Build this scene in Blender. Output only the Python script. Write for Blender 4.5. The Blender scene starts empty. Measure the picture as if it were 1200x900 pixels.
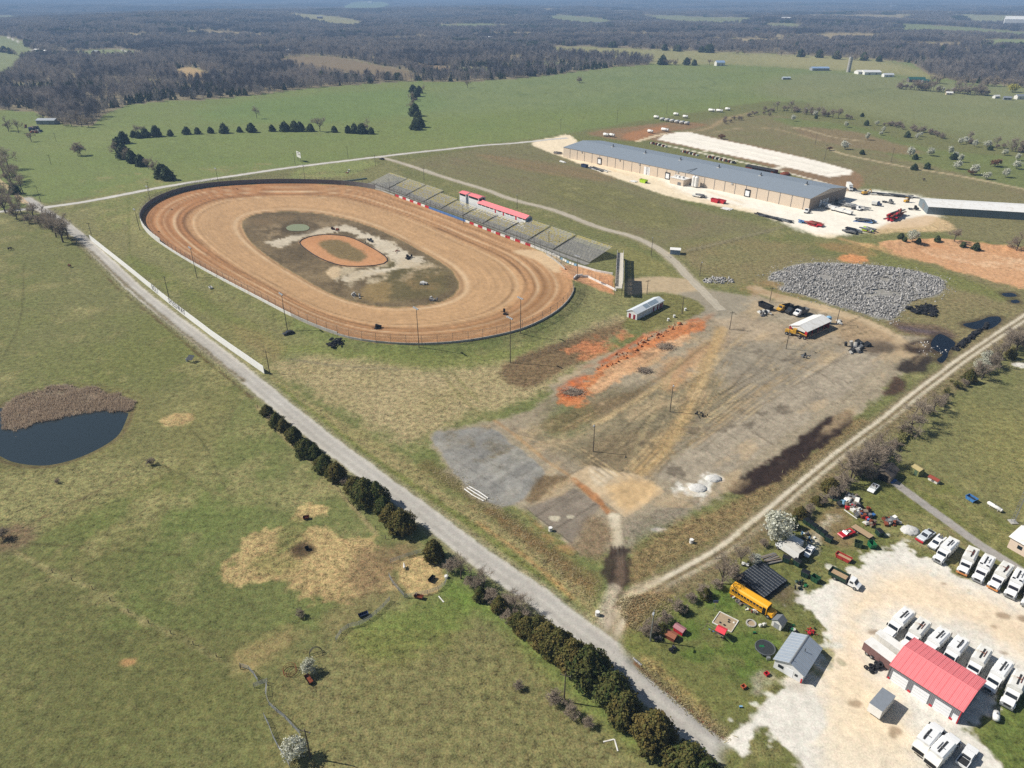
import bpy, math, random
import numpy as np
from mathutils import Vector, Matrix

random.seed(7)
sc = bpy.context.scene
COL = sc.collection

# camera, sky, sun, exposure
CAM_H, FPX, PITCH = 120.0, 833.0, math.radians(28.80)
cam_data = bpy.data.cameras.new('camera')
cam_data.sensor_fit = 'HORIZONTAL'
cam_data.sensor_width = 36.0
cam_data.lens = 36.0 * FPX / 1200.0
cam_data.clip_start, cam_data.clip_end = 1.0, 90000.0
cam = bpy.data.objects.new('camera', cam_data)
COL.objects.link(cam)
cam.location = (0, 0, CAM_H)
cam.rotation_euler = (math.radians(90) - PITCH, 0, 0)
sc.camera = cam

SUN_EL, SUN_DIR = math.radians(44), math.radians(-11)      # light travels along +X, a little towards the camera
lx, ly, lz = math.cos(SUN_EL) * math.cos(SUN_DIR), math.cos(SUN_EL) * math.sin(SUN_DIR), -math.sin(SUN_EL)
world = bpy.data.worlds.new('World'); sc.world = world; world.use_nodes = True
wn = world.node_tree
sky = wn.nodes.new('ShaderNodeTexSky'); sky.sky_type = 'NISHITA'; sky.sun_disc = False
sky.sun_elevation = SUN_EL
sky.sun_rotation = math.atan2(-lx, -ly)
sky.air_density = 1.0; sky.dust_density = 1.0
wn.links.new(sky.outputs[0], wn.nodes['Background'].inputs[0])
wn.nodes['Background'].inputs[1].default_value = 0.052
sun_data = bpy.data.lights.new('sun', 'SUN'); sun_data.energy = 4.6; sun_data.angle = math.radians(0.53)
sun_data.color = (1.0, 0.955, 0.88)
sun = bpy.data.objects.new('sun', sun_data); COL.objects.link(sun)
sun.rotation_euler = Vector((lx, ly, lz)).to_track_quat('-Z', 'Y').to_euler()
sun.location = (-200, 100, 300)
sc.view_settings.view_transform = 'Standard'; sc.view_settings.look = 'None'
sc.view_settings.exposure = 0.42; sc.view_settings.gamma = 1.0; sc.view_settings.use_curve_mapping = False
sc.cycles.max_bounces = 5; sc.cycles.diffuse_bounces = 2; sc.cycles.glossy_bounces = 2
sc.cycles.transparent_max_bounces = 12; sc.cycles.volume_bounces = 0
sc.cycles.use_denoising = False

# survey: photograph point -> ground point
CP, SP = math.cos(PITCH), math.sin(PITCH)
def flat(px, py, z=0.0):
    u = (np.asarray(px, float) - 600) / FPX; v = (np.asarray(py, float) - 450) / FPX
    t = (z - CAM_H) / (-SP - v * CP)
    return u * t, (CP - v * SP) * t
def W(pts):
    a = np.array(pts, float); x, y = flat(a[:, 0], a[:, 1])
    return np.stack([x, y], 1)
def smooth(p, n=6, closed=False):
    p = np.asarray(p, float); out = []; m = len(p)
    for i in range(m if closed else m - 1):
        if closed: a, b, c, d = p[i - 1], p[i], p[(i + 1) % m], p[(i + 2) % m]
        else: a, b, c, d = p[max(i - 1, 0)], p[i], p[i + 1], p[min(i + 2, m - 1)]
        for k in range(n):
            t = k / n
            out.append(.5 * ((2 * b) + (c - a) * t + (2 * a - 5 * b + 4 * c - d) * t * t + (3 * b - a - 3 * c + d) * t ** 3))
    if not closed: out.append(p[-1])
    return np.array(out)
def resample(p, step, closed=False):
    p = np.asarray(p, float)
    if closed: p = np.vstack([p, p[:1]])
    s = np.concatenate([[0], np.cumsum(np.hypot(*np.diff(p, axis=0).T))])
    n = max(2, int(round(s[-1] / step)) + 1)
    t = np.linspace(0, s[-1], n)
    q = np.stack([np.interp(t, s, p[:, 0]), np.interp(t, s, p[:, 1])], 1)
    return q[:-1] if closed else q
_TAB = np.random.RandomState(5).rand(512, 512)
def vnoise(x, y, seed=0):
    x = x + seed * 37.7; y = y + seed * 91.3
    xi = np.floor(x).astype(int); yi = np.floor(y).astype(int)
    fx = x - xi; fy = y - yi
    fx = fx * fx * (3 - 2 * fx); fy = fy * fy * (3 - 2 * fy)
    a = _TAB[xi & 511, yi & 511]; b = _TAB[(xi + 1) & 511, yi & 511]
    c = _TAB[xi & 511, (yi + 1) & 511]; d = _TAB[(xi + 1) & 511, (yi + 1) & 511]
    return (a * (1 - fx) + b * fx) * (1 - fy) + (c * (1 - fx) + d * fx) * fy
def fbm(x, y, scale, oct=4, seed=0):
    s = np.zeros_like(x); a = 1.0; tot = 0.0; f = 1.0 / scale
    for k in range(oct):
        s += a * vnoise(x * f, y * f, seed + k * 3); tot += a; a *= .55; f *= 2.07
    return (s / tot - .5) * 2.6
def seg_dist(X, Y, p, closed):
    d2 = np.full(X.shape, 1e18); m = len(p)
    for i in range(m if closed else m - 1):
        ax, ay = p[i]; bx, by = p[(i + 1) % m]
        dx, dy = bx - ax, by - ay; L = dx * dx + dy * dy + 1e-12
        t = np.clip(((X - ax) * dx + (Y - ay) * dy) / L, 0, 1)
        d2 = np.minimum(d2, (X - ax - t * dx) ** 2 + (Y - ay - t * dy) ** 2)
    return np.sqrt(d2)
def inside(X, Y, p):
    r = np.zeros(X.shape, bool); m = len(p)
    for i in range(m):
        ax, ay = p[i]; bx, by = p[(i + 1) % m]
        if ay == by: continue
        c = ((ay > Y) != (by > Y)) & (X < (bx - ax) * (Y - ay) / (by - ay) + ax)
        r ^= c
    return r
def sdf(X, Y, p):                       # positive inside
    d = seg_dist(X, Y, p, True)
    return np.where(inside(X, Y, p), d, -d)
def sstep(a, b, x):
    t = np.clip((x - a) / (b - a), 0, 1); return t * t * (3 - 2 * t)

# the lie of the land
TRACK_OUT = smooth(W([(166, 262), (172, 248), (190, 236), (220, 226), (262, 220), (330, 217), (400, 219), (438, 224), (465, 233), (520, 253), (580, 277), (625, 294), (650, 309), (666, 325), (672, 342), (664, 358), (645, 374), (612, 390), (572, 400), (530, 406), (480, 408), (430, 404), (395, 396), (350, 378), (300, 352), (240, 320), (200, 296), (176, 278)]), 4, True)
TRACK_IN = smooth(W([(284, 263), (296, 252), (330, 248), (370, 250), (410, 258), (450, 272), (500, 298), (525, 314), (536, 329), (535, 342), (520, 352), (495, 358), (460, 360), (425, 356), (390, 345), (350, 323), (318, 303), (293, 282)]), 4, True)
POND = smooth(W([(-60, 500), (-20, 484), (10, 474), (45, 464), (70, 458), (112, 460), (140, 467), (151, 478), (147, 494), (137, 511), (112, 527), (82, 539), (50, 545), (15, 541), (-10, 530), (-50, 520)]), 4, True)
REEDP = smooth(W([(4, 490), (14, 510), (24, 505), (44, 495), (78, 485), (116, 483), (147, 484), (154, 478), (145, 464), (112, 456), (70, 453), (40, 460), (12, 472)]), 4, True)
INPOND = smooth(W([(333, 266), (342, 262), (358, 262), (365, 266), (360, 270), (345, 271), (336, 270)]), 4, True)
BLACKWATER = [smooth(W(q), 3, True) for q in (
    [(1091, 402), (1101, 391), (1117, 399), (1119, 404), (1112, 411), (1110, 418), (1104, 425), (1098, 421), (1105, 414), (1096, 410)],
    [(1128, 380), (1142, 377), (1152, 374), (1160, 371), (1171, 371), (1173, 376), (1163, 384), (1152, 386), (1140, 385)],
    [(1174, 344), (1186, 343), (1192, 347), (1180, 348)], [(1185, 352), (1192, 351), (1195, 354), (1187, 355)])]
DITCH = smooth(W([(745, 775), (770, 797), (800, 822), (830, 848), (848, 862)]), 4)
ROAD = smooth(W([(30, 232), (60, 252), (80, 266), (100, 283), (130, 311), (161, 341), (215, 383), (270, 425), (307, 456), (366, 505), (424, 549), (465, 579), (512, 614), (550, 643), (588, 671), (637, 704), (675, 735), (710, 760), (736, 785), (770, 817), (805, 847), (837, 872), (870, 897), (915, 932), (970, 975)]), 4)
PITWALL = W([(1030, 290), (1080, 284), (1150, 287), (1230, 296)])
def height(X, Y):
    X = np.atleast_1d(np.asarray(X, float)); Y = np.atleast_1d(np.asarray(Y, float))
    R = np.hypot(X, Y)
    Z = 0.10 * fbm(X, Y, 14, 3, 40) * sstep(60, 120, R) + 0.25 * fbm(X, Y, 60, 2, 41)
    far = sstep(900, 3500, R)
    Z += far * (26 * fbm(X, Y, 1500, 3, 43) + 6)
    Z += sstep(7000, 22000, R) * (70 * fbm(X, Y, 6000, 2, 47) + 70)
    Z += sstep(350, 800, R) * (1 - far) * 1.2 * fbm(X, Y, 150, 2, 44)
    # banked clay oval with the berm outside it
    m = (X > -260) & (X < 60) & (Y > 210) & (Y < 560)
    if m.any():
        so = sdf(X[m], Y[m], TRACK_OUT); si = sdf(X[m], Y[m], TRACK_IN)
        t = np.clip(-si / np.maximum(-si + np.maximum(so, 0), 1e-3), 0, 1)
        bank = np.where(so > 0, 1.5 * t ** 2, 1.5 * (1 - sstep(0, 9, -so)))
        Z[m] = Z[m] * (1 - sstep(-12, 0, so)) + bank
        sp_ = sdf(X[m], Y[m], INPOND)
        Z[m] -= .5 * sstep(-2, 1.5, sp_)
    m = (X > -260) & (X < -80) & (Y > 140) & (Y < 260)
    if m.any():
        sp_ = sdf(X[m], Y[m], POND)
        rb = sstep(-.6, .8, sdf(X[m], Y[m], REEDP) + 3.2 * fbm(X[m], Y[m], 6, 3, 66))
        Z[m] = Z[m] * (1 - sstep(-8, -1, sp_)) - .7 * (1 - .72 * rb) * sstep(-3, 4, sp_) + .25 * np.exp(-((sp_ + 4) / 2.5) ** 2)
    m = (X > 120) & (X < 260) & (Y > 200) & (Y < 340)
    if m.any():
        for q in BLACKWATER:
            s_ = sdf(X[m], Y[m], q); Z[m] = Z[m] * (1 - sstep(-6, 0, s_)) - .22 * sstep(-1.5, 1.5, s_)
    m = (X > 15) & (X < 70) & (Y > 60) & (Y < 130)
    if m.any(): Z[m] -= .55 * np.exp(-(seg_dist(X[m], Y[m], DITCH, False) / 1.3) ** 2)
    m = (X > 120) & (X < 300) & (Y > 320) & (Y < 420)      # cut face of the clay pit
    if m.any():
        d = seg_dist(X[m], Y[m], PITWALL, False)
        Z[m] += 2.6 * np.exp(-(d / 7) ** 2) * (.7 + .5 * fbm(X[m], Y[m], 10, 3, 45))
    return Z
def at(px, py):
    z = 0.0
    for _ in range(3):
        x, y = flat(px, py, z); z = float(height(x, y)[0])
    return Vector((float(x), float(y), z))
def hz(x, y): return float(height(x, y)[0])
def bearing(a, b):
    p, q = at(*a), at(*b); return math.atan2(q.y - p.y, q.x - p.x)

# materials
def lin(c):
    c = c / 255.0
    return c / 12.92 if c <= .04045 else ((c + .055) / 1.055) ** 2.4
def A(r, g, b, k=.86): return (lin(r) * k, lin(g) * k, lin(b) * k)
MATS = {}
def mat(name, rgb, rough=.7, metal=0.0, var=.12, scale=1.5, bump=0.0, spec=.3, dirt=None, coat=0.0):
    """plain surface with procedural mottling (and optional dirt colour)"""
    if name in MATS: return MATS[name]
    m = bpy.data.materials.new(name); m.use_nodes = True; nt = m.node_tree; N, L = nt.nodes, nt.links
    b = N['Principled BSDF']; b.inputs['Roughness'].default_value = rough; b.inputs['Metallic'].default_value = metal
    b.inputs['Specular IOR Level'].default_value = spec; b.inputs['Coat Weight'].default_value = coat
    tc = N.new('ShaderNodeTexCoord'); nz = N.new('ShaderNodeTexNoise')
    nz.inputs['Scale'].default_value = scale; nz.inputs['Detail'].default_value = 5; nz.inputs['Roughness'].default_value = .62
    L.new(tc.outputs['Object'], nz.inputs['Vector'])
    mp = N.new('ShaderNodeMapRange'); mp.inputs[1].default_value = .25; mp.inputs[2].default_value = .75
    mp.inputs[3].default_value = 1 - var; mp.inputs[4].default_value = 1 + var
    L.new(nz.outputs[0], mp.inputs[0])
    mx = N.new('ShaderNodeMix'); mx.data_type = 'RGBA'; mx.blend_type = 'MULTIPLY'; mx.inputs[0].default_value = 1
    mx.inputs[6].default_value = (*rgb, 1)
    L.new(mp.outputs[0], mx.inputs[7])
    out = mx.outputs[2]
    if dirt:
        n2 = N.new('ShaderNodeTexNoise'); n2.inputs['Scale'].default_value = scale * .6; n2.inputs['Detail'].default_value = 6
        L.new(tc.outputs['Object'], n2.inputs['Vector'])
        m2 = N.new('ShaderNodeMapRange'); m2.inputs[1].default_value = .52; m2.inputs[2].default_value = .72
        m2.inputs[3].default_value = 0; m2.inputs[4].default_value = .75
        L.new(n2.outputs[0], m2.inputs[0])
        x2 = N.new('ShaderNodeMix'); x2.data_type = 'RGBA'; L.new(m2.outputs[0], x2.inputs[0]); L.new(out, x2.inputs[6])
        x2.inputs[7].default_value = (*dirt, 1); out = x2.outputs[2]
    L.new(out, b.inputs['Base Color'])
    if bump:
        bp = N.new('ShaderNodeBump'); bp.inputs['Strength'].default_value = bump; bp.inputs['Distance'].default_value = .05
        L.new(nz.outputs[0], bp.inputs['Height']); L.new(bp.outputs[0], b.inputs['Normal'])
    MATS[name] = m; return m
def ribbed(name, rgb, rough=.45, period=.3, axis=0, metal=.0, depth=.04, var=.08, spec=.4):
    """ribbed sheet metal: the ribs run across the given object axis"""
    if name in MATS: return MATS[name]
    m = mat(name, rgb, rough, metal, var, .7, spec=spec); N, L = m.node_tree.nodes, m.node_tree.links
    tc = N.new('ShaderNodeTexCoord'); sx = N.new('ShaderNodeSeparateXYZ'); L.new(tc.outputs['Object'], sx.inputs[0])
    mu = N.new('ShaderNodeMath'); mu.operation = 'MULTIPLY'; mu.inputs[1].default_value = 2 * math.pi / period
    L.new(sx.outputs[axis], mu.inputs[0])
    sn = N.new('ShaderNodeMath'); sn.operation = 'SINE'; L.new(mu.outputs[0], sn.inputs[0])
    bp = N.new('ShaderNodeBump'); bp.inputs['Strength'].default_value = .6; bp.inputs['Distance'].default_value = depth
    L.new(sn.outputs[0], bp.inputs['Height']); L.new(bp.outputs[0], N['Principled BSDF'].inputs['Normal'])
    return m
def foliage_mat(name, c1, c2, transl=.25):
    m = bpy.data.materials.new(name); m.use_nodes = True; N, L = m.node_tree.nodes, m.node_tree.links
    b = N['Principled BSDF']; b.inputs['Roughness'].default_value = .8; b.inputs['Specular IOR Level'].default_value = .15
    at_ = N.new('ShaderNodeAttribute'); at_.attribute_name = 'tint'
    oi = N.new('ShaderNodeObjectInfo')
    ad = N.new('ShaderNodeMath'); ad.operation = 'MULTIPLY_ADD'; ad.inputs[1].default_value = .55
    L.new(oi.outputs['Random'], ad.inputs[0])
    sc_ = N.new('ShaderNodeMath'); sc_.operation = 'MULTIPLY_ADD'; sc_.inputs[1].default_value = .75; sc_.inputs[2].default_value = -.15
    L.new(at_.outputs['Fac'], sc_.inputs[0]); L.new(sc_.outputs[0], ad.inputs[2])
    mx = N.new('ShaderNodeMix'); mx.data_type = 'RGBA'; mx.clamp_factor = True
    mx.inputs[6].default_value = (*c1, 1); mx.inputs[7].default_value = (*c2, 1)
    L.new(ad.outputs[0], mx.inputs[0]); L.new(mx.outputs[2], b.inputs['Base Color'])
    if transl:
        tr = N.new('ShaderNodeBsdfTranslucent'); L.new(mx.outputs[2], tr.inputs[0])
        ms = N.new('ShaderNodeMixShader'); ms.inputs[0].default_value = transl
        L.new(b.outputs[0], ms.inputs[1]); L.new(tr.outputs[0], ms.inputs[2]); L.new(ms.outputs[0], N['Material Output'].inputs[0])
    MATS[name] = m; return m
def water_mat(name, rgb, rough=.06, spec=.5):
    m = bpy.data.materials.new(name); m.use_nodes = True; N, L = m.node_tree.nodes, m.node_tree.links
    b = N['Principled BSDF']; b.inputs['Base Color'].default_value = (*rgb, 1); b.inputs['Roughness'].default_value = rough
    b.inputs['IOR'].default_value = 1.33; b.inputs['Specular IOR Level'].default_value = spec
    tc = N.new('ShaderNodeTexCoord'); nz = N.new('ShaderNodeTexNoise'); nz.inputs['Scale'].default_value = 1.2; nz.inputs['Detail'].default_value = 3
    L.new(tc.outputs['Object'], nz.inputs['Vector'])
    bp = N.new('ShaderNodeBump'); bp.inputs['Strength'].default_value = .02; bp.inputs['Distance'].default_value = .1
    L.new(nz.outputs[0], bp.inputs['Height']); L.new(bp.outputs[0], b.inputs['Normal'])
    MATS[name] = m; return m
def ground_mat():
    m = bpy.data.materials.new('land_surface'); m.use_nodes = True; N, L = m.node_tree.nodes, m.node_tree.links
    b = N['Principled BSDF']; b.inputs['Roughness'].default_value = .95; b.inputs['Specular IOR Level'].default_value = .1
    at_ = N.new('ShaderNodeAttribute'); at_.attribute_name = 'albedo'
    geo = N.new('ShaderNodeNewGeometry')
    def noise(scale, det, rgh=.65):
        n = N.new('ShaderNodeTexNoise'); n.inputs['Scale'].default_value = scale; n.inputs['Detail'].default_value = det
        n.inputs['Roughness'].default_value = rgh; L.new(geo.outputs['Position'], n.inputs['Vector']); return n.outputs[0]
    def mth(op, a, b_, c=None):
        n = N.new('ShaderNodeMath'); n.operation = op
        for i, v in enumerate((a, b_, c)):
            if v is None: continue
            if isinstance(v, (int, float)): n.inputs[i].default_value = v
            else: L.new(v, n.inputs[i])
        return n.outputs[0]
    n1, n2, n3 = noise(.55, 6, .7), noise(2.6, 4, .7), noise(.16, 4, .6)
    # brightness speckle scaled by the texture channel (alpha)
    s = mth('ADD', mth('MULTIPLY', mth('SUBTRACT', n1, .5), 2.7), mth('MULTIPLY', mth('SUBTRACT', n2, .5), 2.8))
    s = mth('ADD', s, mth('MULTIPLY', mth('SUBTRACT', n3, .5), .35))
    f = mth('MULTIPLY_ADD', s, at_.outputs['Alpha'], 1.0)
    n5 = noise(1.25, 3, .6)                 # darker tufts
    tf = N.new('ShaderNodeMapRange'); tf.interpolation_type = 'SMOOTHSTEP'; tf.inputs[1].default_value = .60; tf.inputs[2].default_value = .70; L.new(n5, tf.inputs[0])
    f = mth('SUBTRACT', f, mth('MULTIPLY', mth('MULTIPLY', tf.outputs[0], at_.outputs['Alpha']), .5))
    f = mth('MAXIMUM', f, .25)
    mx = N.new('ShaderNodeMix'); mx.data_type = 'RGBA'; mx.blend_type = 'MULTIPLY'; mx.inputs[0].default_value = 1
    L.new(at_.outputs['Color'], mx.inputs[6]); L.new(f, mx.inputs[7])
    # straw / green shift inside grass
    n4 = noise(.9, 5, .75)
    mr = N.new('ShaderNodeMapRange'); mr.inputs[1].default_value = .42; mr.inputs[2].default_value = .66; L.new(n4, mr.inputs[0])
    hs = N.new('ShaderNodeMix'); hs.data_type = 'RGBA'; hs.inputs[6].default_value = (.93, 1.02, .9, 1); hs.inputs[7].default_value = (1.16, 1.03, 1.0, 1)
    L.new(mr.outputs[0], hs.inputs[0])
    m2 = N.new('ShaderNodeMix'); m2.data_type = 'RGBA'; m2.blend_type = 'MULTIPLY'; L.new(at_.outputs['Alpha'], m2.inputs[0])
    L.new(mx.outputs[2], m2.inputs[6]); L.new(hs.outputs[2], m2.inputs[7])
    L.new(m2.outputs[2], b.inputs['Base Color'])
    bp = N.new('ShaderNodeBump'); bp.inputs['Distance'].default_value = .35
    L.new(mth('MULTIPLY', at_.outputs['Alpha'], .9), bp.inputs['Strength'])
    L.new(mth('ADD', mth('MULTIPLY', n1, .7), mth('MULTIPLY', n2, .35)), bp.inputs['Height'])
    L.new(bp.outputs[0], b.inputs['Normal'])
    MATS['land'] = m; return m

# the ground: one sheet, painted with what grows or lies on it
rows = np.concatenate([np.arange(1085, 140, -1.6), np.arange(140, 12, -1.7), np.linspace(11, -5.6, 14)])
cols = np.arange(-200, 1401, 1.75)
gy = flat(600, rows)[1]
tt = np.array([CAM_H / (SP + (r - 450) / FPX * CP) for r in rows])
GX = ((cols[None, :] - 600) / FPX) * tt[:, None]
GY = np.repeat(gy[:, None], len(cols), 1)
NR, NC = GX.shape
X, Y = GX.ravel(), GY.ravel()
Zg = height(X, Y)
RR = np.hypot(X, Y)
nA, nB, nC, nD = fbm(X, Y, 70, 3, 1), fbm(X, Y, 18, 4, 2), fbm(X, Y, 5, 3, 3), fbm(X, Y, 1.5, 2, 4)
nW = fbm(X, Y, 260, 3, 6)
C = np.zeros((X.size, 3)); T = np.full(X.size, .8)
REG = np.zeros(X.size, np.int16); REGN = ['pasture']
def reg(n):
    if n not in REGN: REGN.append(n)
    return REGN.index(n)
def lay(idx, m, col, spk=None, col2=None, region=None, bycol=None):
    """mix colour col over the vertices idx with weight m"""
    c = np.array(A(*col))[None, :]
    if col2 is not None:
        k = np.clip(.5 + .5 * (nB[idx] * .8 + nC[idx] * .5), 0, 1)[:, None]
        c = c * (1 - k) + np.array(A(*col2))[None, :] * k
    C[idx] = C[idx] * (1 - m[:, None]) + c * m[:, None]
    if spk is not None: T[idx] = T[idx] * (1 - m) + spk * m
    if region: REG[idx[m > .5]] = reg(region)
def near(p, pad):
    lo, hi = p.min(0) - pad, p.max(0) + pad
    return np.nonzero((X > lo[0]) & (X < hi[0]) & (Y > lo[1]) & (Y < hi[1]))[0]
def area(pts, col, soft=1.0, rough=1.0, op=1.0, spk=None, col2=None, region=None, n=4, world=False, patchy=0.0):
    p = np.asarray(pts) if world else W(pts)
    if n > 1: p = smooth(p, n, True)
    idx = near(p, soft + 2 * rough + 2)
    if not len(idx): return
    d = sdf(X[idx], Y[idx], p) + rough * (nC[idx] * .6 + nD[idx] * .35 + nB[idx] * .5)
    m = sstep(-soft, soft, d) * op
    if patchy: m = m * np.clip(.5 + patchy * (nC[idx] * .7 + nB[idx] * .6 + nD[idx] * .3), 0, 1)
    lay(idx, m, col, spk, col2, region)
def line(pts, width, col, soft=.5, rough=.4, op=1.0, spk=None, col2=None, region=None, n=5, world=False, off=0.0, patchy=0.0):
    p = np.asarray(pts) if world else W(pts)
    if n > 1: p = smooth(p, n)
    if off:
        t = np.gradient(p, axis=0); t /= np.hypot(t[:, 0], t[:, 1])[:, None]
        p = p + off * np.stack([-t[:, 1], t[:, 0]], 1)
    idx = near(p, width + soft + 2 * rough + 1)
    d = width / 2 - seg_dist(X[idx], Y[idx], p, False) + rough * (nC[idx] * .5 + nD[idx] * .4)
    m = sstep(-soft, soft, d) * op
    if patchy: m = m * np.clip(.5 + patchy * (nC[idx] * .7 + nB[idx] * .6 + nD[idx] * .3), 0, 1)
    lay(idx, m, col, spk, col2, region)
def spot(px, py, rx, ry, col, **kw):
    x, y = flat(px, py); a = np.linspace(0, 2 * np.pi, 11)[:-1]
    area(np.stack([x + rx * np.cos(a), y + ry * np.sin(a)], 1), col, world=True, **kw)

ALL = np.arange(X.size)
# pastures
k = np.clip(.5 + .35 * nA + .3 * nB + .15 * nC, 0, 1)[:, None]
C[:] = np.array(A(121, 122, 80)) * (1 - k) + np.array(A(103, 113, 64)) * k
# the greener meadows beyond the county road
MEADOW = [(-300, 262), (0, 246), (180, 219), (440, 182), (640, 160), (700, 150), (900, 118), (1010, 120), (1500, 178), (1500, 90), (1100, 60), (-300, 60)]
area(MEADOW, (121, 133, 79), soft=6, rough=3, col2=(110, 129, 71), spk=.6, n=1)
area([(960, 85), (1100, 95), (1300, 110), (1300, 175), (1120, 158), (960, 122), (880, 105)], (128, 136, 90), soft=40, rough=20, spk=.45, col2=(118, 128, 84))
area([(560, 95), (760, 80), (860, 95), (820, 118), (600, 130), (470, 130)], (116, 132, 82), soft=50, rough=20, spk=.45)
area([(300, 118), (470, 105), (520, 125), (400, 140), (240, 140)], (100, 131, 72), soft=30, rough=12, spk=.5, op=.4)
area([(640, 52), (760, 57), (900, 63), (1010, 68), (1060, 76), (1000, 84), (860, 76), (760, 74), (650, 62)], (142, 144, 96), soft=25, rough=10, spk=.4)
area([(900, 66), (1000, 69), (1100, 86), (1090, 92), (980, 80), (900, 74)], (156, 146, 104), soft=25, rough=10, op=.7)
line([(600, 112), (700, 106), (800, 104), (835, 101), (836, 96), (828, 92)], 5, (98, 112, 68), soft=3, op=.6)
line([(830, 134), (1040, 103)], 4, (98, 110, 66), soft=3, op=.5)
line([(905, 122), (960, 118), (1040, 104)], 5, (104, 116, 70), soft=3, op=.5)
# dull strip between the access road and the works, mown brown
area([(480, 190), (560, 173), (630, 168), (690, 195), (800, 238), (905, 268), (880, 275), (800, 283), (770, 290), (700, 262), (600, 230), (520, 205)], (126, 114, 86), soft=6, rough=3, spk=.65, col2=(116, 116, 78), region=None)
area([(640, 205), (720, 220), (800, 250), (780, 268), (700, 250), (640, 228)], (112, 116, 70), soft=8, rough=4, op=.75, spk=.7)
area([(560, 180), (640, 190), (720, 205), (700, 212), (600, 196)], (134, 112, 84), soft=6, rough=4, op=.7)
for o_ in range(6): line([(500 + o_ * 16, 190 - o_ * 3), (600 + o_ * 22, 214 - o_ * 3), (720 + o_ * 22, 252 - o_ * 3)], 3.5, (108, 104, 76), soft=2, op=.45)
# ground right of the access road
area([(790, 292), (880, 278), (960, 300), (1040, 300), (1100, 312), (1200, 340), (1200, 380), (1120, 420), (1060, 420), (1000, 370), (900, 335), (840, 332)], (136, 122, 90), soft=6, rough=4, spk=.9, col2=(122, 115, 80))
area([(850, 285), (950, 288), (900, 305), (840, 315), (820, 300)], (124, 120, 84), soft=5, rough=4, spk=.9, col2=(134, 118, 84))
line([(800, 295), (850, 283), (900, 270), (930, 262)], 3.0, (134, 124, 100), soft=1.5, op=.8)
line([(800, 297), (850, 285), (900, 272)], 1.0, (78, 70, 54), soft=.8, op=.6)
area([(1000, 290), (1050, 302), (1110, 318), (1150, 333), (1190, 350), (1160, 350), (1090, 328), (1030, 312)], (112, 122, 66), soft=4, rough=3, op=.8, spk=.9)
area([(955, 285), (1000, 286), (1030, 298), (1000, 300)], (160, 122, 88), soft=4, rough=4, op=.6)
# right-hand hill pasture and east meadows with their tracks
area([(830, 140), (900, 135), (1000, 150), (1090, 178), (1200, 205), (1300, 225), (1300, 262), (1200, 236), (1090, 232), (1000, 212), (900, 178), (800, 158)], (131, 117, 88), soft=6, rough=5, spk=.6, col2=(118, 116, 78))
area([(905, 138), (1010, 150), (1090, 175), (1200, 185), (1300, 200), (1300, 240), (1200, 222), (1140, 208), (1060, 188), (1000, 172), (960, 160)], (110, 124, 70), soft=6, rough=5, op=.85, spk=.6)
area([(930, 150), (1000, 155), (1060, 172), (1080, 180), (1040, 180), (960, 165)], (134, 114, 88), soft=5, rough=4, op=.85)
area([(1080, 236), (1160, 225), (1260, 238), (1300, 260), (1300, 300), (1200, 292), (1100, 270)], (126, 118, 84), soft=5, rough=4, op=.9)
line([(900, 150), (936, 151), (975, 161), (1010, 166)], 4, (176, 158, 126), soft=2, op=.8)
line([(972, 175), (990, 182), (1060, 196), (1130, 208), (1200, 222), (1290, 242)], 4.0, (182, 164, 132), soft=1.5, op=.9, region='farm_track')
line([(800, 155), (830, 150), (850, 140), (885, 131)], 5, (166, 142, 108), soft=3, op=.8)
line([(835, 155), (870, 150), (910, 152), (960, 165)], 3, (166, 146, 114), soft=3, op=.8)
area([(690, 155), (740, 148), (790, 143), (830, 146), (800, 152), (785, 155), (770, 162), (740, 165), (705, 160)], (146, 112, 82), soft=4, rough=3, spk=.6, col2=(130, 112, 84))
area([(730, 157), (780, 147), (770, 155), (745, 165)], (168, 118, 82), soft=3, rough=3, op=.8)
# lower right pasture
area([(1060, 520), (1150, 450), (1230, 400), (1350, 400), (1350, 680), (1200, 650), (1120, 590), (1050, 560)], (122, 123, 80), soft=4, rough=2, spk=.8, col2=(112, 117, 72))
area([(1130, 500), (1220, 480), (1260, 560), (1180, 580)], (142, 128, 84), soft=10, rough=6, op=.45, spk=1.0)
# bottom centre pasture: trodden, tan
area([(330, 900), (330, 800), (400, 745), (520, 700), (600, 745), (660, 800), (740, 870), (800, 920), (700, 1080), (300, 1080)], (128, 119, 84), soft=6, rough=4, spk=.95, col2=(116, 115, 74))
area([(420, 735), (520, 695), (560, 700), (520, 760), (430, 770)], (104, 120, 58), soft=4, rough=3, op=.7)
line([(530, 690), (580, 720), (620, 755), (660, 795), (700, 830), (750, 870), (800, 905)], 4.0, (100, 126, 54), soft=3.5, rough=2, op=.6)
area([(560, 650), (590, 665), (600, 690), (575, 695), (548, 678)], (96, 128, 48), soft=2, rough=2, op=.7)
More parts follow.
